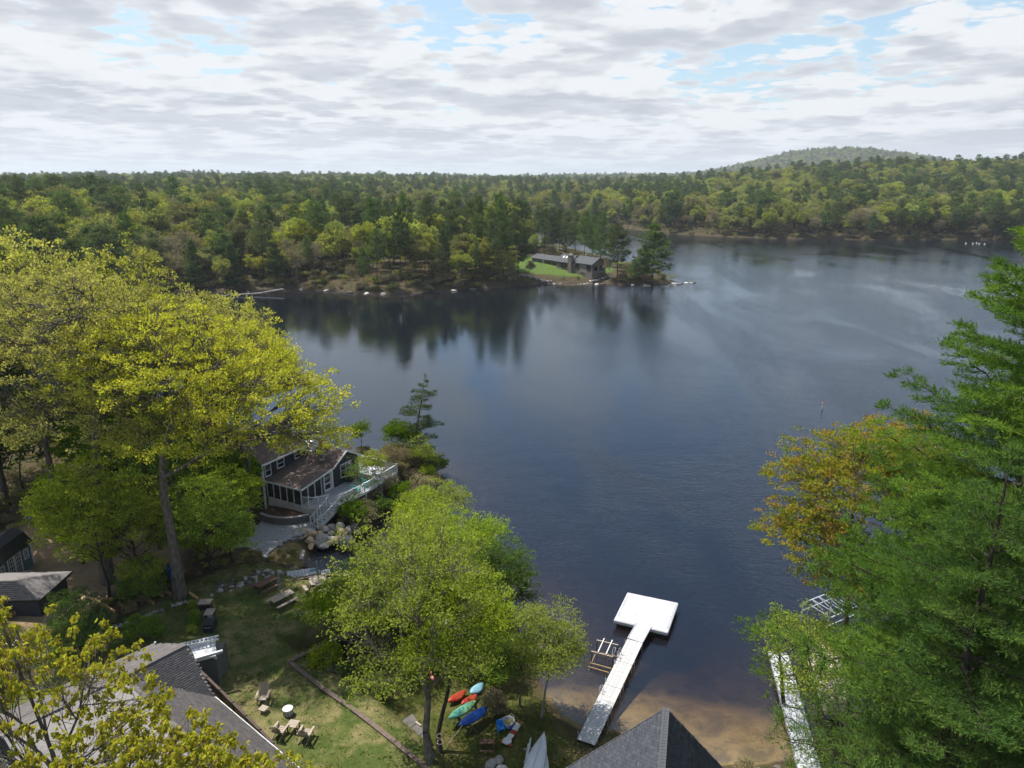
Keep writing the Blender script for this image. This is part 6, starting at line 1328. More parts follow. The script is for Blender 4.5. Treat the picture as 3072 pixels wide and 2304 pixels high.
p = G(1535, 2190, .85); b = MB(); b.lathe([(.13, 0), (.15, .26), (.12, .27)], 12); tag(b.build('bucket', M['bluepl'], loc=p), 'small dark blue bucket at the foot of the white tub', 'bucket')
# water ski sled toy
a, c = G(1519, 2226, 1.1), G(1558, 2168, 1.1); sw = empty('seesaw', Vector(((a.x + c.x) / 2, (a.y + c.y) / 2, .85)), math.atan2(c.y - a.y, c.x - a.x), 'red and white plastic seesaw toy on the grass', 'toy'); Ls = (c - a).length / 2
b = MB(); b.slab([(-Ls, -.17, .30), (-Ls * .2, -.17, .26), (-Ls * .2, .17, .26), (-Ls, .17, .30)], .10); b.lathe([(.27, .2), (.30, .26), (.25, .33)], 16, (-Ls + .1, 0, 0)); b.build('seat', M['hull'], sw)
b = MB(); b.slab([(-Ls * .2, -.17, .26), (Ls * .25, -.17, .22), (Ls * .25, .17, .22), (-Ls * .2, .17, .26)], .12); b.build('middle', M['red'], sw)
b = MB(); b.slab([(Ls * .25, -.18, .26), (Ls * .85, -.16, .32), (Ls * .85, .16, .32), (Ls * .25, .18, .26)], .10); b.build('far_seat', M['hull'], sw)
b = MB(); b.slab([(Ls * .85, -.16, .32), (Ls * 1.05, -.10, .34), (Ls * 1.05, .10, .34), (Ls * .85, .16, .32)], .10); b.build('tip', M['red'], sw)
for s in (-1, 1): b = MB(); b.lathe([(.10, .1), (.14, .16), (.10, .22)], 10, (-Ls + .0, s * .30, 0)); b.build('grip', M['red'], sw)
b = MB(); b.box((0, 0, .1), (.5, .3, .2)); b.build('rocker', M['bluepl'], sw)
p = G(1461, 2252, .85); bt = empty('small_bench', p, -.05, 'small reddish brown wooden bench table on the low grass', 'bench')
b = MB(); b.box((0, .12, .5), (.95, .20, .035)); b.build('top_board', M['brown_wood'], bt); b = MB(); b.box((0, .33, .5), (.95, .20, .035)); b.build('top_board', M['brown_wood'], bt); b = MB(); b.box((0, -.28, .22), (.95, .16, .035)); b.build('seat_board', M['brown_wood'], bt)
for s in (-1, 1): b = MB(); b.bar((s * .42, .22, 0), (s * .42, .22, .5), .04, .35, up=(0, 1, 0)); b.bar((s * .42, -.3, 0), (s * .42, .3, .22), .04, .06); b.build('leg', M['brown_wood'], bt)
# upturned rowboats on a rack
def rowboat(label, a, c, zz, w=1.25, lean=0.0):
    a = Vector(a); c = Vector(c); L = (c - a).length; r = empty('rowboat', Vector(((a.x + c.x) / 2, (a.y + c.y) / 2, zz)), math.atan2(c.y - a.y, c.x - a.x), label, 'boat')
    n, m = 24, 10; vs = []; fs = []
    for i in range(n + 1):
        t = i / n; ww = w / 2 * (1 - max(0, (t - .15) / .85) ** 2.6) ** .9 * (1 if t > .0 else .9) + .01; hh = .42 * (.8 + .2 * t)
        for j in range(m + 1):
            th = math.pi * j / m; y = math.cos(th) * ww; z = (math.sin(th) ** .6) * hh; vs.append(((t - .5) * L, y, z))
    for i in range(n):
        for j in range(m): k = i * (m + 1) + j; fs.append((k, k + m + 1, k + m + 2, k + 1))
    fs.append(tuple(range(m + 1)))
    b = MB(); b.add(vs, fs); b.build('hull', M['hull'], r, smooth=True); b = MB(); b.tube([(-L / 2, 0, .43), (L * .2, 0, .45), (L * .48, 0, .30)], .025, 6); b.build('keel', M['hull'], r); b = MB()
    for s in (-1, 1): b.tube([((i / 8 * .98 - .5) * L, s * w / 2 * (1 - max(0, (i / 8 - .15) / .85) ** 2.6) ** .9, 0) for i in range(9)], .025, 5)
    b.build('gunwale', M['metal'], r); return r
rowboat('white upturned rowboat, the upper one, with its pointed bow toward the lake', G(1588, 2345, 1.5), G(1633, 2208, 1.5), 1.45, 1.2)
rowboat('white upturned rowboat underneath and behind the upper one', G(1612, 2345, 1.1), G(1628, 2240, 1.1), .98, 1.15)
rk = empty('boat_rack', (0, 0, 0), 0, 'grey wooden rack holding the upturned rowboats', 'rack')
for p, q in ((G(1592, 2215, 1.6), G(1572, 2330, 1.6)), (G(1585, 2232, 1.1), G(1568, 2330, 1.1))): b = MB(); b.bar(p, q, .08, .10); b.build('beam', M['skirt'], rk)
for (u_, v_) in ((1590, 2222), (1580, 2270), (1574, 2310)): p = G(u_, v_, 1.5); b = MB(); b.bar(p, (p.x, p.y, .7), .08); b.build('post', M['skirt'], rk)
for (v_, z_) in ((2248, 1.3), (2285, 1.2), (2305, 1.2)): b = MB(); b.bar(G(1570, v_, z_), G(1640, v_ - 10, z_), .05); b.build('crossbar', M['metal'], rk)
# sand toy, dark boards, slides, flamingos, rope
p = G(1114, 2152, 1.0); s_t = empty('sand_toy', p, R(-40), 'green and white shell shaped sand toy under the timber wall', 'toy')
b = MB(); b.lathe([(.38, 0), (.44, .16), (.34, .24), (.05, .28)], 18, sy=.8); b.build('lid', M['green'], s_t, smooth=True); b = MB(); b.lathe([(.36, 0), (.42, .12), (.30, .18), (.26, .1)], 18, (.85, 0, 0), sy=.8); b.build('basin', M['hull'], s_t)
fp_ = empty('swim_float', (0, 0, 0), 0, 'dark upturned swim float of three joined panels under the maple', 'raft')
Q = [G(1168, 2185, 1.15), G(1236, 2140, 1.15), G(1296, 2222, 1.15), G(1245, 2268, 1.15)]
pm2 = mat('dark_float_panel', (.075, .07, .068), .7, (.12, .11, .10), 2.0)
for k in range(3): b = MB(); f0, f1 = k / 3 + .006, (k + 1) / 3 - .006; b.slab([Q[0].lerp(Q[3], f0), Q[1].lerp(Q[2], f0), Q[1].lerp(Q[2], f1), Q[0].lerp(Q[3], f1)], .22); b.build('panel', pm2, fp_)
b = MB()
for k in range(4): f = k / 3; b.bar(Q[0].lerp(Q[3], f) + Vector((0, 0, .01)), Q[1].lerp(Q[2], f) + Vector((0, 0, .01)), .03, .03)
b.build('seam', M['timber_dark'], fp_); b = MB(); p = G(1255, 2172, 1.2); b.box(p, (.5, .12, .10), R(-40)); tag(b.build('plank_offcut', M['taupe']), 'short pale plank lying on the dark float', 'plank')
def slide(label, pts, w, mkey):
    r = empty('slide', (0, 0, 0), 0, label, 'slide'); b = MB()
    for a, c in zip(pts[:-1], pts[1:]):
        a = Vector(a); c = Vector(c); b.bar(a, c, w, .04); s = (c - a).cross(Vector((0, 0, 1))).normalized() * (w / 2)
        for q in (-1, 1): b.bar(a + s * q + Vector((0, 0, .07)), c + s * q + Vector((0, 0, .07)), .05, .16)
    b.build('chute', M[mkey], r); return r
slide('blue plastic slide lying beside the timber wall', [G(1229, 2243, 1.6), G(1245, 2256, 1.35), G(1275, 2276, 1.3)], .42, 'bluepl')
slide('blue playground slide on the bank behind the tall oak', [G(504, 1700, 5.0), G(514, 1732, 4.0), G(531, 1762, 3.1)], .5, 'bluepl')
for k, (u_, v_, lb) in enumerate(((1313, 2026, 'pink plastic flamingo standing nearer the beach'), (1298, 2058, 'pink plastic flamingo standing nearer the maple trunk'))):
    p = G(u_, v_, .85); r = empty('flamingo', p, 1 + k, lb, 'lawn ornament'); b = MB(); b.tube([(-.24, 0, .62), (-.1, 0, .68), (.08, 0, .66), (.2, 0, .6), (.26, 0, .7), (.22, 0, .88), (.28, 0, .98), (.36, 0, .95)], [.01, .10, .13, .07, .04, .03, .04, .015], 8); b.build('body', M['pink'], r, smooth=True)
    for s in (-1, 1): b = MB(); b.tube([(0, s * .04, 0), (0, s * .03, .6)], .008, 5); b.build('leg', M['dark_iron'], r)
tpos = G(1320, 2262, .9)
for k, (h_, lb) in enumerate(((1.3, 'upper white rope loop round the dark maple trunk'), (.85, 'lower white rope loop round the dark maple trunk'))):
    b = MB(); rr = .19; b.tube([(tpos.x + .02 * k + math.cos(t * .5236) * rr, tpos.y + .1 + math.sin(t * .5236) * rr, .85 + h_) for t in range(13)], .02, 5, cap=False); tag(b.build('rope_loop', M['rope']), lb, 'rope')
b = MB(); e = G(1412, 2140, 1.2); b.tube([(tpos.x + .1, tpos.y, 1.1), (tpos.x * .5 + e.x * .5, tpos.y * .5 + e.y * .5, .95), e], .012, 5); tag(b.build('rope', M['rope']), 'thin rope running from the maple trunk to the kayak rack', 'rope')

# ------------------------------------------------------------------ shingled roofs
def shingle_mat(name, c1, c2, c3):
    m = bpy.data.materials.new(name); m.use_nodes = True; t = NT(m.node_tree); a = t.n('ShaderNodeAttribute', {'attribute_name': 'tone'}).outputs['Fac']
    cr = t.n('ShaderNodeValToRGB', Fac=a); el = cr.color_ramp.elements; el.new(.5)
    for i, c in enumerate((c1, c2, c3)): el[i].position = i / 2; el[i].color = (*c, 1)
    tc = t.n('ShaderNodeTexCoord').outputs['Object']; st = t.noise(tc, 0.6, 4, 0.6); c = t.mix(t.math('MULTIPLY', t.step(st, .4, .7), .35), cr.outputs[0], c1); c = t.mix(t.math('MULTIPLY', t.step(t.noise(tc, 60, 2, .7), .3, .7), .3), c, c3)
    p = t.n('ShaderNodeBsdfPrincipled', Roughness=.95); p.inputs['Specular IOR Level'].default_value = .15; t.link(c, p.inputs['Base Color']); t.n('ShaderNodeOutputMaterial', Surface=p.outputs[0]); return m
SH_GREY = shingle_mat('grey_shingles', (.085, .078, .078), (.125, .115, .113), (.17, .158, .155)); SH_CHAR = shingle_mat('charcoal_shingles', (.042, .046, .056), (.062, .067, .080), (.085, .092, .108))
def shingles(name, poly, eave_dir, m, parent, ex=.145, tw=.30, seed=0):
    """courses of single tabs over a planar roof polygon, each lapping the one below"""
    P_ = [Vector(p) for p in poly]; nn = Vector()
    for i in range(1, len(P_) - 1): nn += (P_[i] - P_[0]).cross(P_[i + 1] - P_[0])
    nn.normalize(); nn = -nn if nn.z < 0 else nn; e = Vector(eave_dir); e = (e - nn * e.dot(nn)).normalized(); up = nn.cross(e).normalized(); up = -up if up.z < 0 else up
    q = np.array([((p - P_[0]).dot(e), (p - P_[0]).dot(up)) for p in P_]); x0, y0 = q.min(0); x1, y1 = q.max(0); rs = np.random.RandomState(seed + 5)
    cs, rws = [], int((y1 - y0) / ex) + 1
    for r in range(rws):
        n = int((x1 - x0) / tw) + 2; xs_ = x0 - tw * (.5 if r % 2 else 0) - rs.rand() * .08 + np.arange(n) * tw; cs.append(np.stack([xs_ + tw / 2, np.full(n, y0 + r * ex + ex / 2)], 1))
    c = np.concatenate(cs); ins = sdist(c[:, 0], c[:, 1], q) < .02; c = c[ins]; n = len(c); E = np.array(e); U = np.array(up); N = np.array(nn); O = np.array(P_[0])
    hw = tw / 2 - .008; j = rs.uniform(-.006, .006, n); lo = ex / 2 + .01; hi = ex / 2 + .02
    def pt(dx, dy, dz): return O + (c[:, :1] + dx) * E + (c[:, 1:] + dy + j[:, None]) * U + dz * N
    th = .022 + rs.rand(n)[:, None] * .008
    V = np.stack([pt(-hw, -lo, th), pt(hw, -lo, th), pt(hw, hi, .004), pt(-hw, hi, .004), pt(-hw, -lo, 0), pt(hw, -lo, 0)], 1).reshape(-1, 3); b_ = np.arange(n)[:, None] * 6
    F_ = np.concatenate([b_ + np.array([0, 1, 2, 3]), b_ + np.array([4, 5, 1, 0])]); tone = np.repeat(np.clip(.5 + rs.normal(size=n) * .25, 0, 1), 6)
    o = inst(name, np_mesh(name, V, F_, m, attrs={'tone': tone}), (0, 0, 0), parent=parent); o['kind'] = 'stuff'; return o

gh = empty('grey_roofed_house', (0, 0, 0), 0, 'house with a big grey shingled hip roof below the camera, behind oak shoots', 'house')
A = G(558, 1934, 7.4); Bp = G(371, 2030, 7.4); E1 = G(459, 1937, 5.9); E2 = G(136, 2084, 5.9); C_ = G(645, 2092, 5.4); Dn = G(905, 2312, 5.4)
dr = (Bp - A); gd = (Dn - C_); R2 = Bp + gd * 1.25; Dn2 = C_ + gd * 1.4; Dn2.z = 5.4
Pl_far = Bp + dr * 1.6; E3 = E2 + (E2 - E1) * .5; LW = E3 + gd * 1.25
pl = [('P1', [A, E1, E3, Pl_far], E2 - E1), ('P2', [A, Bp, C_], dr), ('P3', [Bp, R2, Dn2, C_], gd), ('P4', [Bp, Pl_far, LW, R2], gd)]
pl[3] = ('P4', [Bp, Pl_far, Vector((LW.x, LW.y, 5.9)), R2], gd)
for k, (nm, poly, ed) in enumerate(pl):
    b = MB(); b.slab(poly, .12); b.build('roof', M['grey_roof'], gh); shingles('shingles', poly, ed, SH_GREY, gh, seed=k, ex=.14, tw=.30)
b = MB(); b.bar(A + Vector((0, 0, .03)), Bp + Vector((0, 0, .03)), .22, .04); b.bar(Bp + Vector((0, 0, .03)), R2 + Vector((0, 0, .03)), .22, .04); b.build('ridge_cap', M['grey_roof2'], gh)
b = MB(); b.bar(E1 - Vector((0, 0, .04)), E3 - Vector((0, 0, .04)), .10, .12); b.bar(C_ - Vector((0, 0, .04)), Dn2 - Vector((0, 0, .04)), .12, .12); b.bar(A - Vector((0, 0, .06)), E1 - Vector((0, 0, .06)), .06, .12); b.build('gutter', M['skirt'], gh)
b = MB(); wl = [A.lerp(C_, .96), Dn2 - (C_ - Bp).normalized() * .3]
b.bar((A.x - .25, A.y - .2, 4.1), (C_.x - .35, C_.y, 4.1), .12, 4.0) if False else None
b = MB(); b.slab([Vector((p.x, p.y, 5.2)) for p in (E1.lerp(A, .12) + (Bp - A).normalized() * .3, E3, Vector((LW.x, LW.y, 5.2)), Dn2 + (Bp - C_).normalized() * .35, C_ + (Bp - C_).normalized() * .35, A.lerp(C_, .06) + (Bp - A).normalized() * .25)], 3.4); b.build('wall', M['slate_wall'], gh)
p = G(468, 1944, 6.0); b = MB(); b.tube([p, p + Vector((0, 0, .45))], .06, 10); b.build('vent_pipe', M['metal'], gh)
# white pergola porch at its end
pg = empty('pergola', (0, 0, 0), 0, 'white pergola with ladder like rafters over a white porch roof', 'pergola')
def z7(x, y, z): return G(540 + x / 8.295, 1830 + y / 8.295, z)
pA, pB, pC, pD = z7(225, 895, 4.6), z7(855, 700, 4.6), z7(915, 1050, 4.6), z7(400, 1225, 4.6)
b = MB(); b.slab([pA, pB, pC, pD], .08); b.build('roof_panel', M['white'], pg)
b = MB(); b.bar(pA.lerp(pD, .25) + Vector((0, 0, .01)), pB.lerp(pC, .25) + Vector((0, 0, .01)), .02, .02); b.bar(pA.lerp(pB, .5) + Vector((0, 0, .01)), pD.lerp(pC, .5) + Vector((0, 0, .01)), .02, .02); b.bar(pA.lerp(pB, .83) + Vector((0, 0, .01)), pD.lerp(pC, .83) + Vector((0, 0, .01)), .06, .02); b.build('seam', M['metal'], pg)
r0, r1 = z7(-60, 868, 5.0), z7(960, 640, 5.0); r2_, r3_ = z7(160, 885, 5.0), z7(965, 722, 5.0)
b = MB(); b.bar(r0, r1, .05, .12); b.build('rafter_beam', M['white'], pg); b = MB(); b.bar(r2_, r3_, .05, .12); b.build('rafter_beam', M['white'], pg)
for k in range(8): f = (k + .3) / 8; p = r2_.lerp(r3_, f); q = r0.lerp(r1, .22 + .78 * f); b = MB(); b.bar(p, q, .05, .14); b.build('rung', M['white'], pg)
b = MB(); b.bar(z7(370, 1220, 4.7), z7(1065, 1020, 4.7), .16, .16); b.build('beam', M['white'], pg); b = MB(); b.bar(z7(415, 1262, 4.4), z7(895, 1145, 4.4), .10, .14); b.build('beam', M['white'], pg)
for (x_, y_) in ((850, 760), (885, 1180)): p = z7(x_, y_, 4.3); b = MB(); b.bar(p, (p.x, p.y, 2.1), .14); b.build('post', M['white'], pg)
b = MB(); p, q = z7(440, 1300, 4.2), z7(905, 1235, 4.2); b.slab([Vector((p.x, p.y, 4.2)), Vector((q.x, q.y, 4.2)), Vector((q.x - .1, q.y + 1.9, 4.2)), Vector((p.x - .3, p.y + 1.6, 4.2))], 2.2); b.build('lower_wall', M['slate_wall'], pg)
# dark railing of the deck beside the roof
rl = empty('deck_railing', (0, 0, 0), 0, 'dark brown deck railing running along the edge of the grey roof', 'railing')
rp_ = [G(583, 1996, 4.1 + 0), G(660, 2070, 4.1), G(780, 2190, 4.1), G(905, 2318, 4.1), G(1010, 2430, 4.1)]
railing(rl, [p - Vector((0, 0, .95)) for p in rp_], .95, 1.6, .13, 'dark_wood', 'dark_wood', 'dark_wood')
b = MB(); 
for k in range(4): b.bar(rp_[k] + Vector((0, 0, .02)), rp_[k + 1] + Vector((0, 0, .02)), .16, .05)
b.build('cap_rail', M['dark_wood'], rl)
b = MB(); b.slab([p - Vector((0, 0, 1.0)) for p in rp_[:1] + rp_[-1:]] + [rp_[-1] + Vector((-2.2, .8, -1.0)), rp_[0] + Vector((-1.2, -.4, -1.0))], .12); dk2 = b.build('side_deck', M['dark_wood']); tag(dk2, 'dark boarded side deck between the grey roof and the railing', 'deck')
# dark hip roof at the bottom
chh = empty('charcoal_roofed_house', (0, 0, 0), 0, 'house with a steep charcoal shingled gable roof at the beach', 'house')
ap = Vector((7.86, 30.18, 9.0)); rdg = Vector((-.253, -.967, 0)); cr_ = Vector((-.967, .253, 0)); far = ap + rdg * 9
for sgn, nm in ((1, 'l'), (-1, 'r')):
    lo_ = ap + cr_ * (sgn * 5.2) - Vector((0, 0, 5.2)); lo2 = lo_ + rdg * 9; b = MB(); b.slab([ap, far, lo2, lo_], .14); b.build('roof', M['char_roof'], chh); shingles('shingles', [ap, far, lo2, lo_], rdg, SH_CHAR, chh, seed=9 + sgn, ex=.14, tw=.28)
    b = MB(); b.bar(ap + Vector((0, 0, -.09)) - rdg * .03, lo_ + Vector((0, 0, -.09)) - rdg * .03, .05, .22); b.build('rake_board', M['char_roof2'], chh)
cpb = box_mesh('cap_shingle', .26, .34, .035, M['char_roof2'])
for i in range(40): p = ap + rdg * (.1 + i * .2); inst('cap_shingle', cpb, (p.x, p.y, p.z + .035), (0, R(4), math.atan2(-rdg.y, -rdg.x)), parent=chh)
b = MB(); P0 = [ap + cr_ * 4.9 - Vector((0, 0, 5.05)) + rdg * .25, ap - cr_ * 4.9 - Vector((0, 0, 5.05)) + rdg * .25, ap - Vector((0, 0, .15)) + rdg * .25, ap + cr_ * 4.9 + rdg * .25 - Vector((0, 0, 8)), ap - cr_ * 4.9 + rdg * .25 - Vector((0, 0, 8))]
b.add([P0[0], P0[1], P0[2], P0[3], P0[4]] + [p + rdg * .2 for p in P0], [(0, 1, 2), (0, 3, 4, 1), (5, 7, 6), (5, 6, 9, 8), (0, 5, 8, 3), (1, 4, 9, 6)]); b.build('gable_wall', M['slate_wall'], chh)

# ------------------------------------------------------------------ sheds, timber steps, stone border
ZS = zat(-42, 55)
S0 = G(102, 1691, ZS); S1 = G(41, 1740, ZS); es = (S1 - S0).normalized(); ep = Vector((-es.y, es.x, 0)); ep = ep if ep.y > 0 else -ep
sh = empty('blue_shed', (0, 0, 0), 0, 'slate blue garden shed with white french doors and a dark gambrel roof', 'shed')
def SL(a, b, z): return S0 + es * a + ep * b + Vector((0, 0, z - 0))
Lw = 5.2; b = MB(); b.prism([tuple(SL(a, c, 0)[:2]) for a, c in ((0, 0), (Lw, 0), (Lw, 2.6), (0, 2.6))], ZS - .4, ZS + 2.15); b.build('wall', M['blue_wall'], sh)
gam = [(-.2, 2.05), (.45, 2.95), (1.3, 3.35), (2.15, 2.95), (2.8, 2.05)]
for k in range(4): b = MB(); b.slab([SL(-.15, gam[k][0], gam[k][1]), SL(Lw + .15, gam[k][0], gam[k][1]), SL(Lw + .15, gam[k + 1][0], gam[k + 1][1]), SL(-.15, gam[k + 1][0], gam[k + 1][1])], .08); b.build('roof', M['char_roof'] if k else M['timber_dark'], sh)
for a in (0.0, Lw): b = MB(); P0 = [SL(a, c, z) for c, z in [(0, 2.1)] + gam[1:4] + [(2.6, 2.1)]]; b.add(P0 + [p + es * .05 for p in P0], [(0, 1, 2, 3, 4), (9, 8, 7, 6, 5)]); b.build('gable_end', M['blue_wall'], sh)
def shed_win(a0, a1, z0, z1, nx, nz, name):
    f = MB()
    for z in (z0, z1): f.bar(SL(a0, -.04, z), SL(a1, -.04, z), .05, .10)
    for a in (a0, a1): f.bar(SL(a, -.04, z0), SL(a, -.04, z1), .10, .05)
    for i in range(1, nx): a = a0 + (a1 - a0) * i / nx; f.bar(SL(a, -.035, z0), SL(a, -.035, z1), .035)
    for i in range(1, nz): z = z0 + (z1 - z0) * i / nz; f.bar(SL(a0, -.035, z), SL(a1, -.035, z), .035)
    w = f.build(name, M['white'], sh); g = MB(); g.quad(SL(a0, -.012, z0), SL(a1, -.012, z0), SL(a1, -.012, z1), SL(a0, -.012, z1)); g.build('pane', M['glass'], w)
shed_win(.45, .95, .95, 1.75, 2, 3, 'window'); shed_win(3.3, 3.8, .95, 1.75, 2, 3, 'window'); shed_win(1.35, 2.05, .12, 1.95, 3, 5, 'door'); shed_win(2.15, 2.85, .12, 1.95, 3, 5, 'door')
b = MB(); b.bar(SL(0, -.02, -.2), SL(0, -.02, 2.1), .14, .06); b.bar(SL(Lw, -.02, -.2), SL(Lw, -.02, 2.1), .14, .06); b.build('corner_board', M['white'], sh); b = MB(); b.box(SL(2.1, -.45, .05), (1.6, .7, .12), math.atan2(es.y, es.x)); b.build('step', M['skirt'], sh)
s2 = empty('grey_shed', (0, 0, 0), 0, 'charcoal walled shed with a grey shingled roof, cut by the picture edge', 'shed')
K0 = G(119, 1800, 5.1); K1 = K0 + Vector((-6.5, -.3, 0)); rg0 = G(50, 1741, 6.2); rg1 = rg0 + Vector((-5.2, -.3, 0))
b = MB(); b.slab([K0, K1, rg1, rg0], .10); b.build('roof', M['grey_roof'], s2); shingles('shingles', [K0, K1, rg1, rg0], K1 - K0, SH_GREY, s2, seed=33)
bk0 = K0 + Vector((0, 4.0, 0)); bk1 = K1 + Vector((0, 4.0, 0)); b = MB(); b.slab([bk0, bk1, rg1, rg0], .10); b.slab([K0, bk0, rg0], .10); b.build('back_roof', M['grey_roof'], s2)
b = MB(); b.slab([K0 + Vector((-.35, .3, -.12)), K1 + Vector((0, .3, -.12)), K1 + Vector((0, 3.7, -.12)), K0 + Vector((-.35, 3.7, -.12))], 3.4); b.build('wall', M['black_wall'], s2); b = MB(); b.bar(K0 - Vector((0, 0, .1)), K1 - Vector((0, 0, .1)), .05, .16); b.bar(K0 - Vector((0, 0, .1)), bk0 - Vector((0, 0, .1)), .05, .16); b.build('fascia', M['timber_dark'], s2)
ts = empty('timber_steps', (0, 0, 0), 0, 'terraced sandy steps edged with golden timbers under the broad oak', 'steps')
for (a_, c_) in (((289, 1817), (347, 1852)), ((322, 1806), (340, 1814)), ((358, 1824), (386, 1838)), ((353, 1794), (408, 1822)), ((390, 1783), (416, 1797)), ((463, 1778), (490, 1793)), ((495, 1778), (531, 1795)), ((568, 1781), (593, 1796)), ((430, 1800), (462, 1816))):
    p, q = G(*a_, 2.75), G(*c_, 2.75); p.z = zat(p.x, p.y) + .12; q.z = zat(q.x, q.y) + .12; b = MB(); b.bar(p, q, .16, .22); b.build('timber', M['new_timber'], ts)
pts_ = [(300, 1868), (345, 1856), (400, 1838), (450, 1826)]
for k in range(3): p, q = G(*pts_[k], 2.6), G(*pts_[k + 1], 2.6); b = MB(); b.bar(p, q, .18, .3); b.build('edge_timber', M['timber_dark'], ts)
sb = empty('stone_border', (0, 0, 0), 0, 'long low border of grey fieldstones edging the grass strip', 'stone border')
bln = [(86, 2034), (158, 1994), (205, 1972), (253, 1953), (316, 1917), (393, 1894), (452, 1867), (520, 1831), (579, 1816)]; W_ = [G(u, v, 2.3) for u, v in bln]; cum = [0]
for k in range(len(W_) - 1): cum.append(cum[-1] + (W_[k + 1] - W_[k]).length)
rs7 = np.random.RandomState(70); s_pos = 0; i = 0
while s_pos < cum[-1]:
    k = max(j for j in range(len(cum)) if cum[j] <= s_pos); k = min(k, len(W_) - 2); p = W_[k].lerp(W_[k + 1], (s_pos - cum[k]) / (cum[k + 1] - cum[k]))
    for q in range(2):
        off = (q - .5) * .30; r_ = rs7.uniform(.12, .21); x_, y_ = p.x + rs7.uniform(-.05, .05), p.y + off + rs7.uniform(-.05, .05); key = ('greyrock', 'greyrock', 'whiterock', 'darkrock')[rs7.randint(4)]
        inst('stone', ROCKS[key][rs7.randint(4)], (x_, y_, zat(x_, y_) + .05), (0, 0, rs7.rand() * 6), (r_, r_ * .9, r_), sb)
    s_pos += .27; i += 1
bank = empty('stone_bank', (0, 0, 0), 0, 'rough bank of grey stones between the lawn and the yard', 'stone bank')
for i in range(70):
    f = rs7.rand(); u_ = 640 + 200 * f + rs7.uniform(-12, 12); v_ = 1790 - 75 * f + rs7.uniform(-22, 12); p = G(u_, v_, 2.2); r_ = rs7.uniform(.12, .34); key = ('greyrock', 'darkrock', 'darkrock', 'greyrock')[i % 4]
    inst('stone', ROCKS[key][i % 4], (p.x, p.y, zat(p.x, p.y) + .06), (0, 0, i), (r_, r_ * .8, r_ * .8), bank)
wp = empty('wood_pile', (0, 0, 0), 0, 'heap of split stones and logs behind the blue shed under the oaks', 'pile')
for i in range(60):
    f = rs7.rand(); u_ = 30 + 130 * f; v_ = 1505 + 55 * f + rs7.uniform(-18, 18); p = G(u_, v_, 3.6); r_ = rs7.uniform(.15, .38)
    inst('stone', ROCKS[('greyrock', 'darkrock', 'whiterock', 'darkrock')[i % 4]][i % 4], (p.x, p.y, zat(p.x, p.y) + .12), (i, i * 2, i), (r_, r_ * .5, r_ * .6), wp)
for (u_, v_, lb) in ((253, 1978, 'leafy green hosta at the low end of the border'), (268, 1960, 'leafy green hosta beside the stone border, middle'), (322, 1933, 'leafy green hosta near the white vent pipe'), (415, 1893, 'leafy green hosta beside the bend of the border'), (505, 1850, 'leafy green hosta near the oak trunk'),
    (580, 1842, 'top leafy plant of the row beside the timber curb'), (588, 1866, 'second leafy plant of the row beside the timber curb'), (585, 1882, 'third leafy plant of the row beside the timber curb'), (583, 1899, 'fourth leafy plant of the row beside the timber curb'), (578, 1916, 'leafy plant of the row nearest the pergola')):
    p = G(u_, v_, 2.1); r = empty('garden_plant', (p.x, p.y, zat(p.x, p.y)), u_, lb, 'plant'); r.scale = (.28,) * 3; inst('leaves', SHR[1 if u_ % 2 else 2][1], (0, 0, 0), parent=r)

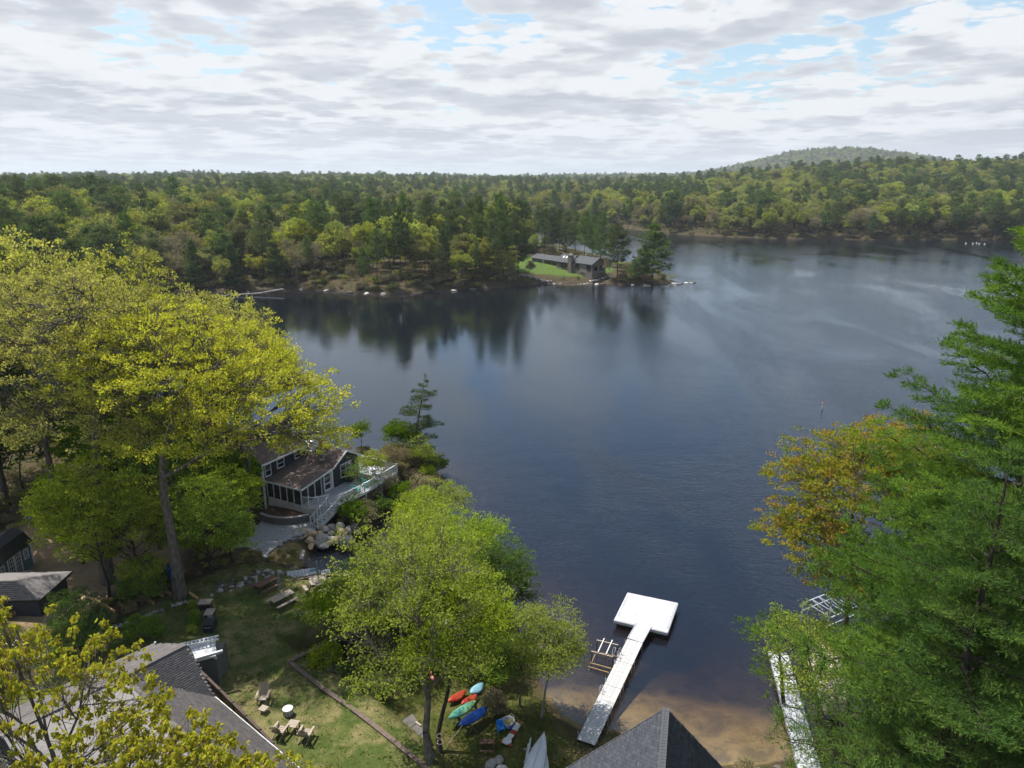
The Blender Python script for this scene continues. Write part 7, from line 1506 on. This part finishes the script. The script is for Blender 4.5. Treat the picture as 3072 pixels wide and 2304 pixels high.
# ------------------------------------------------------------------ the stone house on the point
F1 = G(1775, 835, 1.6); ang = math.atan2(.80, -.60); fa = Vector((math.cos(ang), math.sin(ang), 0)); fb = Vector((math.cos(ang - R(90)), math.sin(ang - R(90)), 0))
fh = empty('stone_house', (0, 0, 0), 0, 'grey brown house with a stone base and chimney on the wooded point', 'house')
def far_block(o, La_, Lb_, h, hr, base_h, wins, sky=0, zb=1.5):
    def Q(a, c, z): return o + fa * a + fb * c + Vector((0, 0, z))
    b = MB(); b.prism([tuple(Q(a, c, 0)[:2]) for a, c in ((0, 0), (La_, 0), (La_, Lb_), (0, Lb_))], zb - .5, o.z + h); 
    for a in (0.0, La_): P0 = [Q(a, 0, h), Q(a, Lb_, h), Q(a, Lb_ / 2, hr)]; b.add(P0 + [p + fa * (.05 if a == 0 else -.05) for p in P0], [(0, 1, 2), (5, 4, 3)])
    b.build('wall', M['far_wall'], fh)
    if base_h: b = MB(); b.prism([tuple(Q(a, c, 0)[:2]) for a, c in ((-.08, -.08), (La_ * 1.0, -.08), (La_ * 1.0, Lb_ + .08), (-.08, Lb_ + .08))], zb - .6, o.z + base_h); b.build('stone_base', M['stone'], fh)
    b = MB(); b.slab([Q(-.4, -.4, h - .12), Q(La_ + .3, -.4, h - .12), Q(La_ + .3, Lb_ / 2, hr + .05), Q(-.4, Lb_ / 2, hr + .05)], .18); rf1 = b.build('roof', M['far_roof'], fh)
    b = MB(); b.slab([Q(-.4, Lb_ + .4, h - .12), Q(La_ + .3, Lb_ + .4, h - .12), Q(La_ + .3, Lb_ / 2, hr + .05), Q(-.4, Lb_ / 2, hr + .05)], .18); b.build('roof', M['far_roof'], fh)
    for (side, s0, s1, z0, z1) in wins:
        P_ = (lambda s, z, q: Q(s, -q, z)) if side == 'f' else (lambda s, z, q: Q(-q, s, z)); f = MB()
        n = max(1, int(round((s1 - s0) / .9)))
        for z in (z0, z1): f.bar(P_(s0, z, .1), P_(s1, z, .1), .10, .10)
        for k in range(n + 1): s = s0 + (s1 - s0) * k / n; f.bar(P_(s, z0, .1), P_(s, z1, .1), .10, .10)
        w = f.build('window', M['timber_dark'], fh); g = MB(); g.quad(P_(s0, z0, .06), P_(s1, z0, .06), P_(s1, z1, .06), P_(s0, z1, .06)); g.build('pane', M['glass'], w)
    for k in range(sky):
        a = La_ * (.25 + .22 * k); m0 = Q(a, Lb_ * .22, h + (hr - h) * .46 + .14); m1 = Q(a + .7, Lb_ * .22, h + (hr - h) * .46 + .14); m2 = Q(a + .7, Lb_ * .36, h + (hr - h) * .74 + .14); m3 = Q(a, Lb_ * .36, h + (hr - h) * .74 + .14)
        b = MB(); b.slab([m0, m1, m2, m3], .10); b.build('skylight', M['white'], fh)
far_block(F1, 9.8, 6.6, 4.8, 6.8, 1.7, [('f', .7, 2.6, 2.6, 4.1), ('f', 6.6, 8.5, 2.6, 4.1), ('f', 3.6, 5.6, .1, 1.5), ('b', 1.0, 2.5, 2.5, 4.0), ('b', 3.7, 5.2, 2.5, 4.0), ('b', 3.9, 5.2, .3, 1.4)])
o2 = F1 + fa * 12.6 + fb * 1.0 + Vector((0, 0, .6)); far_block(o2, 7.4, 6.0, 3.6, 6.0, 0, [('f', 1.5, 4.8, 1.6, 2.9)], 3)
o3 = o2 + fa * 7.6 + fb * 2.0 + Vector((0, 0, .2)); far_block(o3, 17.0, 5.0, 3.1, 4.4, 0, [('f', 1.0, 4.4, .2, 2.3), ('f', 6.0, 9.0, .3, 2.2), ('f', 11, 13, .6, 2.0)])
b = MB(); p = F1 + fa * 10.8 - fb * .3; b.box((p.x, p.y, p.z + 3.2), (1.9, 1.2, 7.8), ang); b.box((p.x, p.y, p.z + 7.05), (2.2, 1.45, .2), ang); b.build('chimney', M['stone'], fh)
b = MB(); 
for q in (-.3, .3): b.box((p.x + q, p.y, p.z + 7.4), (.35, .35, .6), ang)
b.build('chimney_pot', M['skirt'], fh)
q_ = MB(); pc = [o3 + fa * 1 - fb * .3, o3 + fa * 16 - fb * .3, o3 + fa * 15 - fb * 5, o2 + fa * 6 - fb * 4.5, o2 + fa * 2 - fb * .6]; q_.slab([Vector((p.x, p.y, 2.15)) for p in pc], .5); tag(q_.build('terrace', M['concrete']), 'pale concrete terrace before the long wing of the stone house', 'terrace')
fpz = G(1629, 815, 2.0); fl_ = empty('flagpole', fpz, 0, 'white flagpole on the lawn of the stone house', 'flagpole'); b = MB(); b.tube([(0, 0, 0), (0, 0, 6.3)], [.10, .06], 8); b.build('pole', M['white'], fl_); b = MB(); b.lathe([(.02, 6.25), (.11, 6.36), (.02, 6.47)], 8); b.build('ball', M['white'], fl_)
b = MB(); b.slab([G(1620, 817, 2.05), G(1668, 812, 2.05), G(1672, 816, 2.05), G(1630, 821, 2.05)], .3); tag(b.build('flagstone_pad', M['concrete']), 'pale stone pad at the foot of the flagpole', 'slab')
wl_ = empty('stone_wall', (0, 0, 0), 0, 'low dry stone wall along the lawn of the point', 'wall')
for i in range(60):
    f = i / 59; u_ = 1560 + 270 * f; v_ = 843 + 6 * math.sin(f * 3) + (i % 2) * 1.0; p = G(u_, v_ - 6, 1.0); inst('stone', ROCKS[('greyrock', 'darkrock', 'whiterock', 'greyrock')[i % 4]][i % 4], (p.x, p.y, zat(p.x, p.y) + .15), (0, 0, i), (.75, .5, .45), wl_)
pdk = empty('landing', (0, 0, 0), 0, 'small grey wooden landing at the shore below the stone house', 'dock'); p = G(1676, 852, .6)
for k in range(6): b = MB(); b.box((p.x, p.y + 1.5 - k * .5, .8), (2.2, .46, .08)); b.build('plank', M['timber'], pdk)
for s in (-1, 1): b = MB(); b.bar((p.x + s * 1, p.y - .9, -1), (p.x + s * 1, p.y - .9, .8), .2); b.build('post', M['timber'], pdk)
# rock spit, shore stones, fallen branches
for i, (u_, v_, s_) in enumerate(((1985, 848, 1.0), (2005, 849, .8), (2020, 850, .9), (2036, 852, 1.0), (2045, 851, .8), (2058, 849, .9), (2072, 848, .8), (2084, 847, .7), (1897, 855, 1.0), (1941, 858, 1.2), (1810, 852, .9), (1790, 853, 1.1), (1360, 872, 1.3), (1420, 868, 1.2), (1100, 880, 1.3), (1150, 882, 1.2), (1050, 878, 1.1), (980, 872, 1.2), (900, 868, 1.0))):
    p = G(u_, v_, .1); o = inst('rock', ROCKS[('greyrock', 'darkrock', 'whiterock')[i % 3]][i % 4], p, (0, 0, i), (s_ * 1.2, s_ * .7, s_ * .5)); tag(o, ('rock of the low spit at the tip of the wooded point' if i < 8 else 'rock at the waterline of the wooded point'), 'rock', 'rocks of the spit' if i < 8 else 'shore rocks of the point')
dwm = mat('driftwood', (.36, .34, .31), .9, (.25, .235, .215), 3); b = MB(); rs8 = random.Random(4)
a0 = G(660, 885, .4)
for k in range(9): x_ = a0.x + k * 1.7; g_y = a0.y + k * .35; sg_ = rs8.choice((-1, 1)); b.tube([(x_, g_y, .25), (x_ + rs8.uniform(-.8, 1.5), g_y + sg_ * rs8.uniform(.4, 1.6), .5 + rs8.random()), (x_ + rs8.uniform(-1.5, 2.5), g_y + sg_ * rs8.uniform(1, 3.2), .2 + rs8.random() * 1.6)], [.10, .07, .02], 5)
b.tube([(a0.x - 2, a0.y - .7, .1), (a0.x + 5, a0.y + 1, .35), (a0.x + 11, a0.y + 2.5, .5), (a0.x + 18, a0.y + 5.5, 1.4)], [.12, .2, .26, .3], 7)
tag(b.build('fallen_tree', dwm), 'bleached fallen tree lying in the water of the dark cove', 'fallen tree')
# solitary pines of the point
PP = ((1957, 846, .84, 1.10, 'broad pine at the very tip of the point, the last of the row'), (1852, 838, .76, .74, 'tall pine second from the tip of the point'), (1800, 812, .76, .64, 'tall pine just behind the gable of the stone house'), (1752, 790, .74, .62, 'slim pine behind the stone house roof'),
      (1700, 775, .70, .72, 'pine rising behind the stone chimney'), (1905, 850, .34, .40, 'small pine between the two outermost pines'), (1655, 772, .72, .62, 'pine behind the skylight roof of the stone house'), (1925, 848, .50, .55, 'lower pine hugging the tip pine'), (1555, 838, .98, .70, 'tall dark pine at the near end of the point lawn'),
      (1500, 790, .92, .72, 'pine behind the garage wing of the stone house'), (1480, 845, .85, .55, 'slender pine on the bank before the lawn'), (1610, 778, .76, .62, 'pine standing behind the flagpole'), (1575, 768, .80, .66, 'pine at the back shore behind the long wing'), (1440, 830, .98, .66, 'straight pine left standing beside the drive of the point'), (1520, 765, .84, .66, 'back shore pine nearest the drive'),
      (1632, 768, .70, .6, 'back shore pine between the flagpole and the skylights'), (1678, 768, .74, .6, 'back shore pine right behind the skylight roof'), (1726, 778, .72, .6, 'back shore pine at the far side of the chimney'), (1775, 796, .66, .55, 'back shore pine nearest the gable end'), (1828, 826, .60, .5, 'short pine between the gable end and the tip pines'))
for k, (u_, v_, h_, w_, lb) in enumerate(PP):
    h_ *= 1.12 if k not in (0, 1) else 1.0; p = G(u_, v_, 1.2); o = inst('pine_tree', FAR_PINE[(0, 2, 0, 2)[k % 4] if k < 9 else k % 4], (p.x, p.y, max(.4, zat(p.x, p.y)) - .2), (0, 0, k * 1.7), (w_, w_, h_)); tag(o, lb, 'pine')
for k, (u_, v_, h_, kk, lb) in enumerate(((1600, 790, .55, 1, 'yellow green tree behind the long wing of the stone house'), (1545, 790, .60, 1, 'yellow green tree at the far end of the long wing'), (1590, 842, .50, 2, 'bare grey tree on the lawn edge before the flagpole'), (1530, 846, .55, 2, 'bare grey tree leaning over the wall of the point'),
      (1690, 848, .22, 2, 'low brown bush beside the small landing'), (1735, 845, .20, 2, 'low brown bush under the chimney'), (1822, 838, .50, 2, 'bare birch beside the gable end of the stone house'), (1470, 825, .62, 0, 'green tree shading the drive of the point'), (1640, 765, .5, 0, 'green tree on the back shore behind the skylights'), (1990, 846, .2, 0, 'green bush at the foot of the rock spit'), (1780, 790, .45, 0, 'green tree behind the gable roof'))):
    p = G(u_, v_, 1.2); me_ = (FAR_DEC, FAR_YEL, FAR_BRN)[kk]; o = inst('leafy_tree', me_[k % 3], (p.x, p.y, max(.3, zat(p.x, p.y)) - .2), (0, 0, k), (h_ * .8, h_ * .8, h_)); tag(o, lb, 'tree')
# white roofs in a clearing far behind the woods
for k, (u_, v_, w_, h_, lb) in enumerate(((1110, 603, 10, 4, 'long white roofed building in the distant clearing, the upper one'), (1116, 618, 8, 3.5, 'white building with a red front in the distant clearing, the lower one'))):
    p = D(u_, v_, 700 - k * 30); r = empty('distant_building', p, 0, lb, 'building'); b = MB(); b.box((0, 0, -3), (w_, 8, h_ + 12)); b.build('wall', M['white'] if not k else M['skirt'], r); b = MB(); b.slab([(-w_ / 2 - 1, -4.5, h_ / 2 + 3), (w_ / 2 + 1, -4.5, h_ / 2 + 3), (w_ / 2 + 1, 4.5, h_ / 2 + 4), (-w_ / 2 - 1, 4.5, h_ / 2 + 4)], .4); b.build('roof', M['metal'] if not k else M['terracotta'], r)
# ------------------------------------------------------------------ the air
def haze():
    m = bpy.data.materials.new('haze_air'); m.use_nodes = True; t = NT(m.node_tree)
    v = t.n('ShaderNodeVolumePrincipled', Density=0.00011, Anisotropy=0.2); v.inputs['Color'].default_value = (0.78, 0.86, 0.95, 1)
    t.n('ShaderNodeOutputMaterial', Volume=v.outputs[0])
    b = MB(); b.box((0, 3900, 77), (12000, 11000, 186)); o = b.build('haze', m); tag(o, 'thin bluish air that pales the far hills', kind='stuff')
haze()

for o_ in bpy.data.objects:
    if o_.get('category') and not o_.get('kind'): o_['kind'] = 'thing'
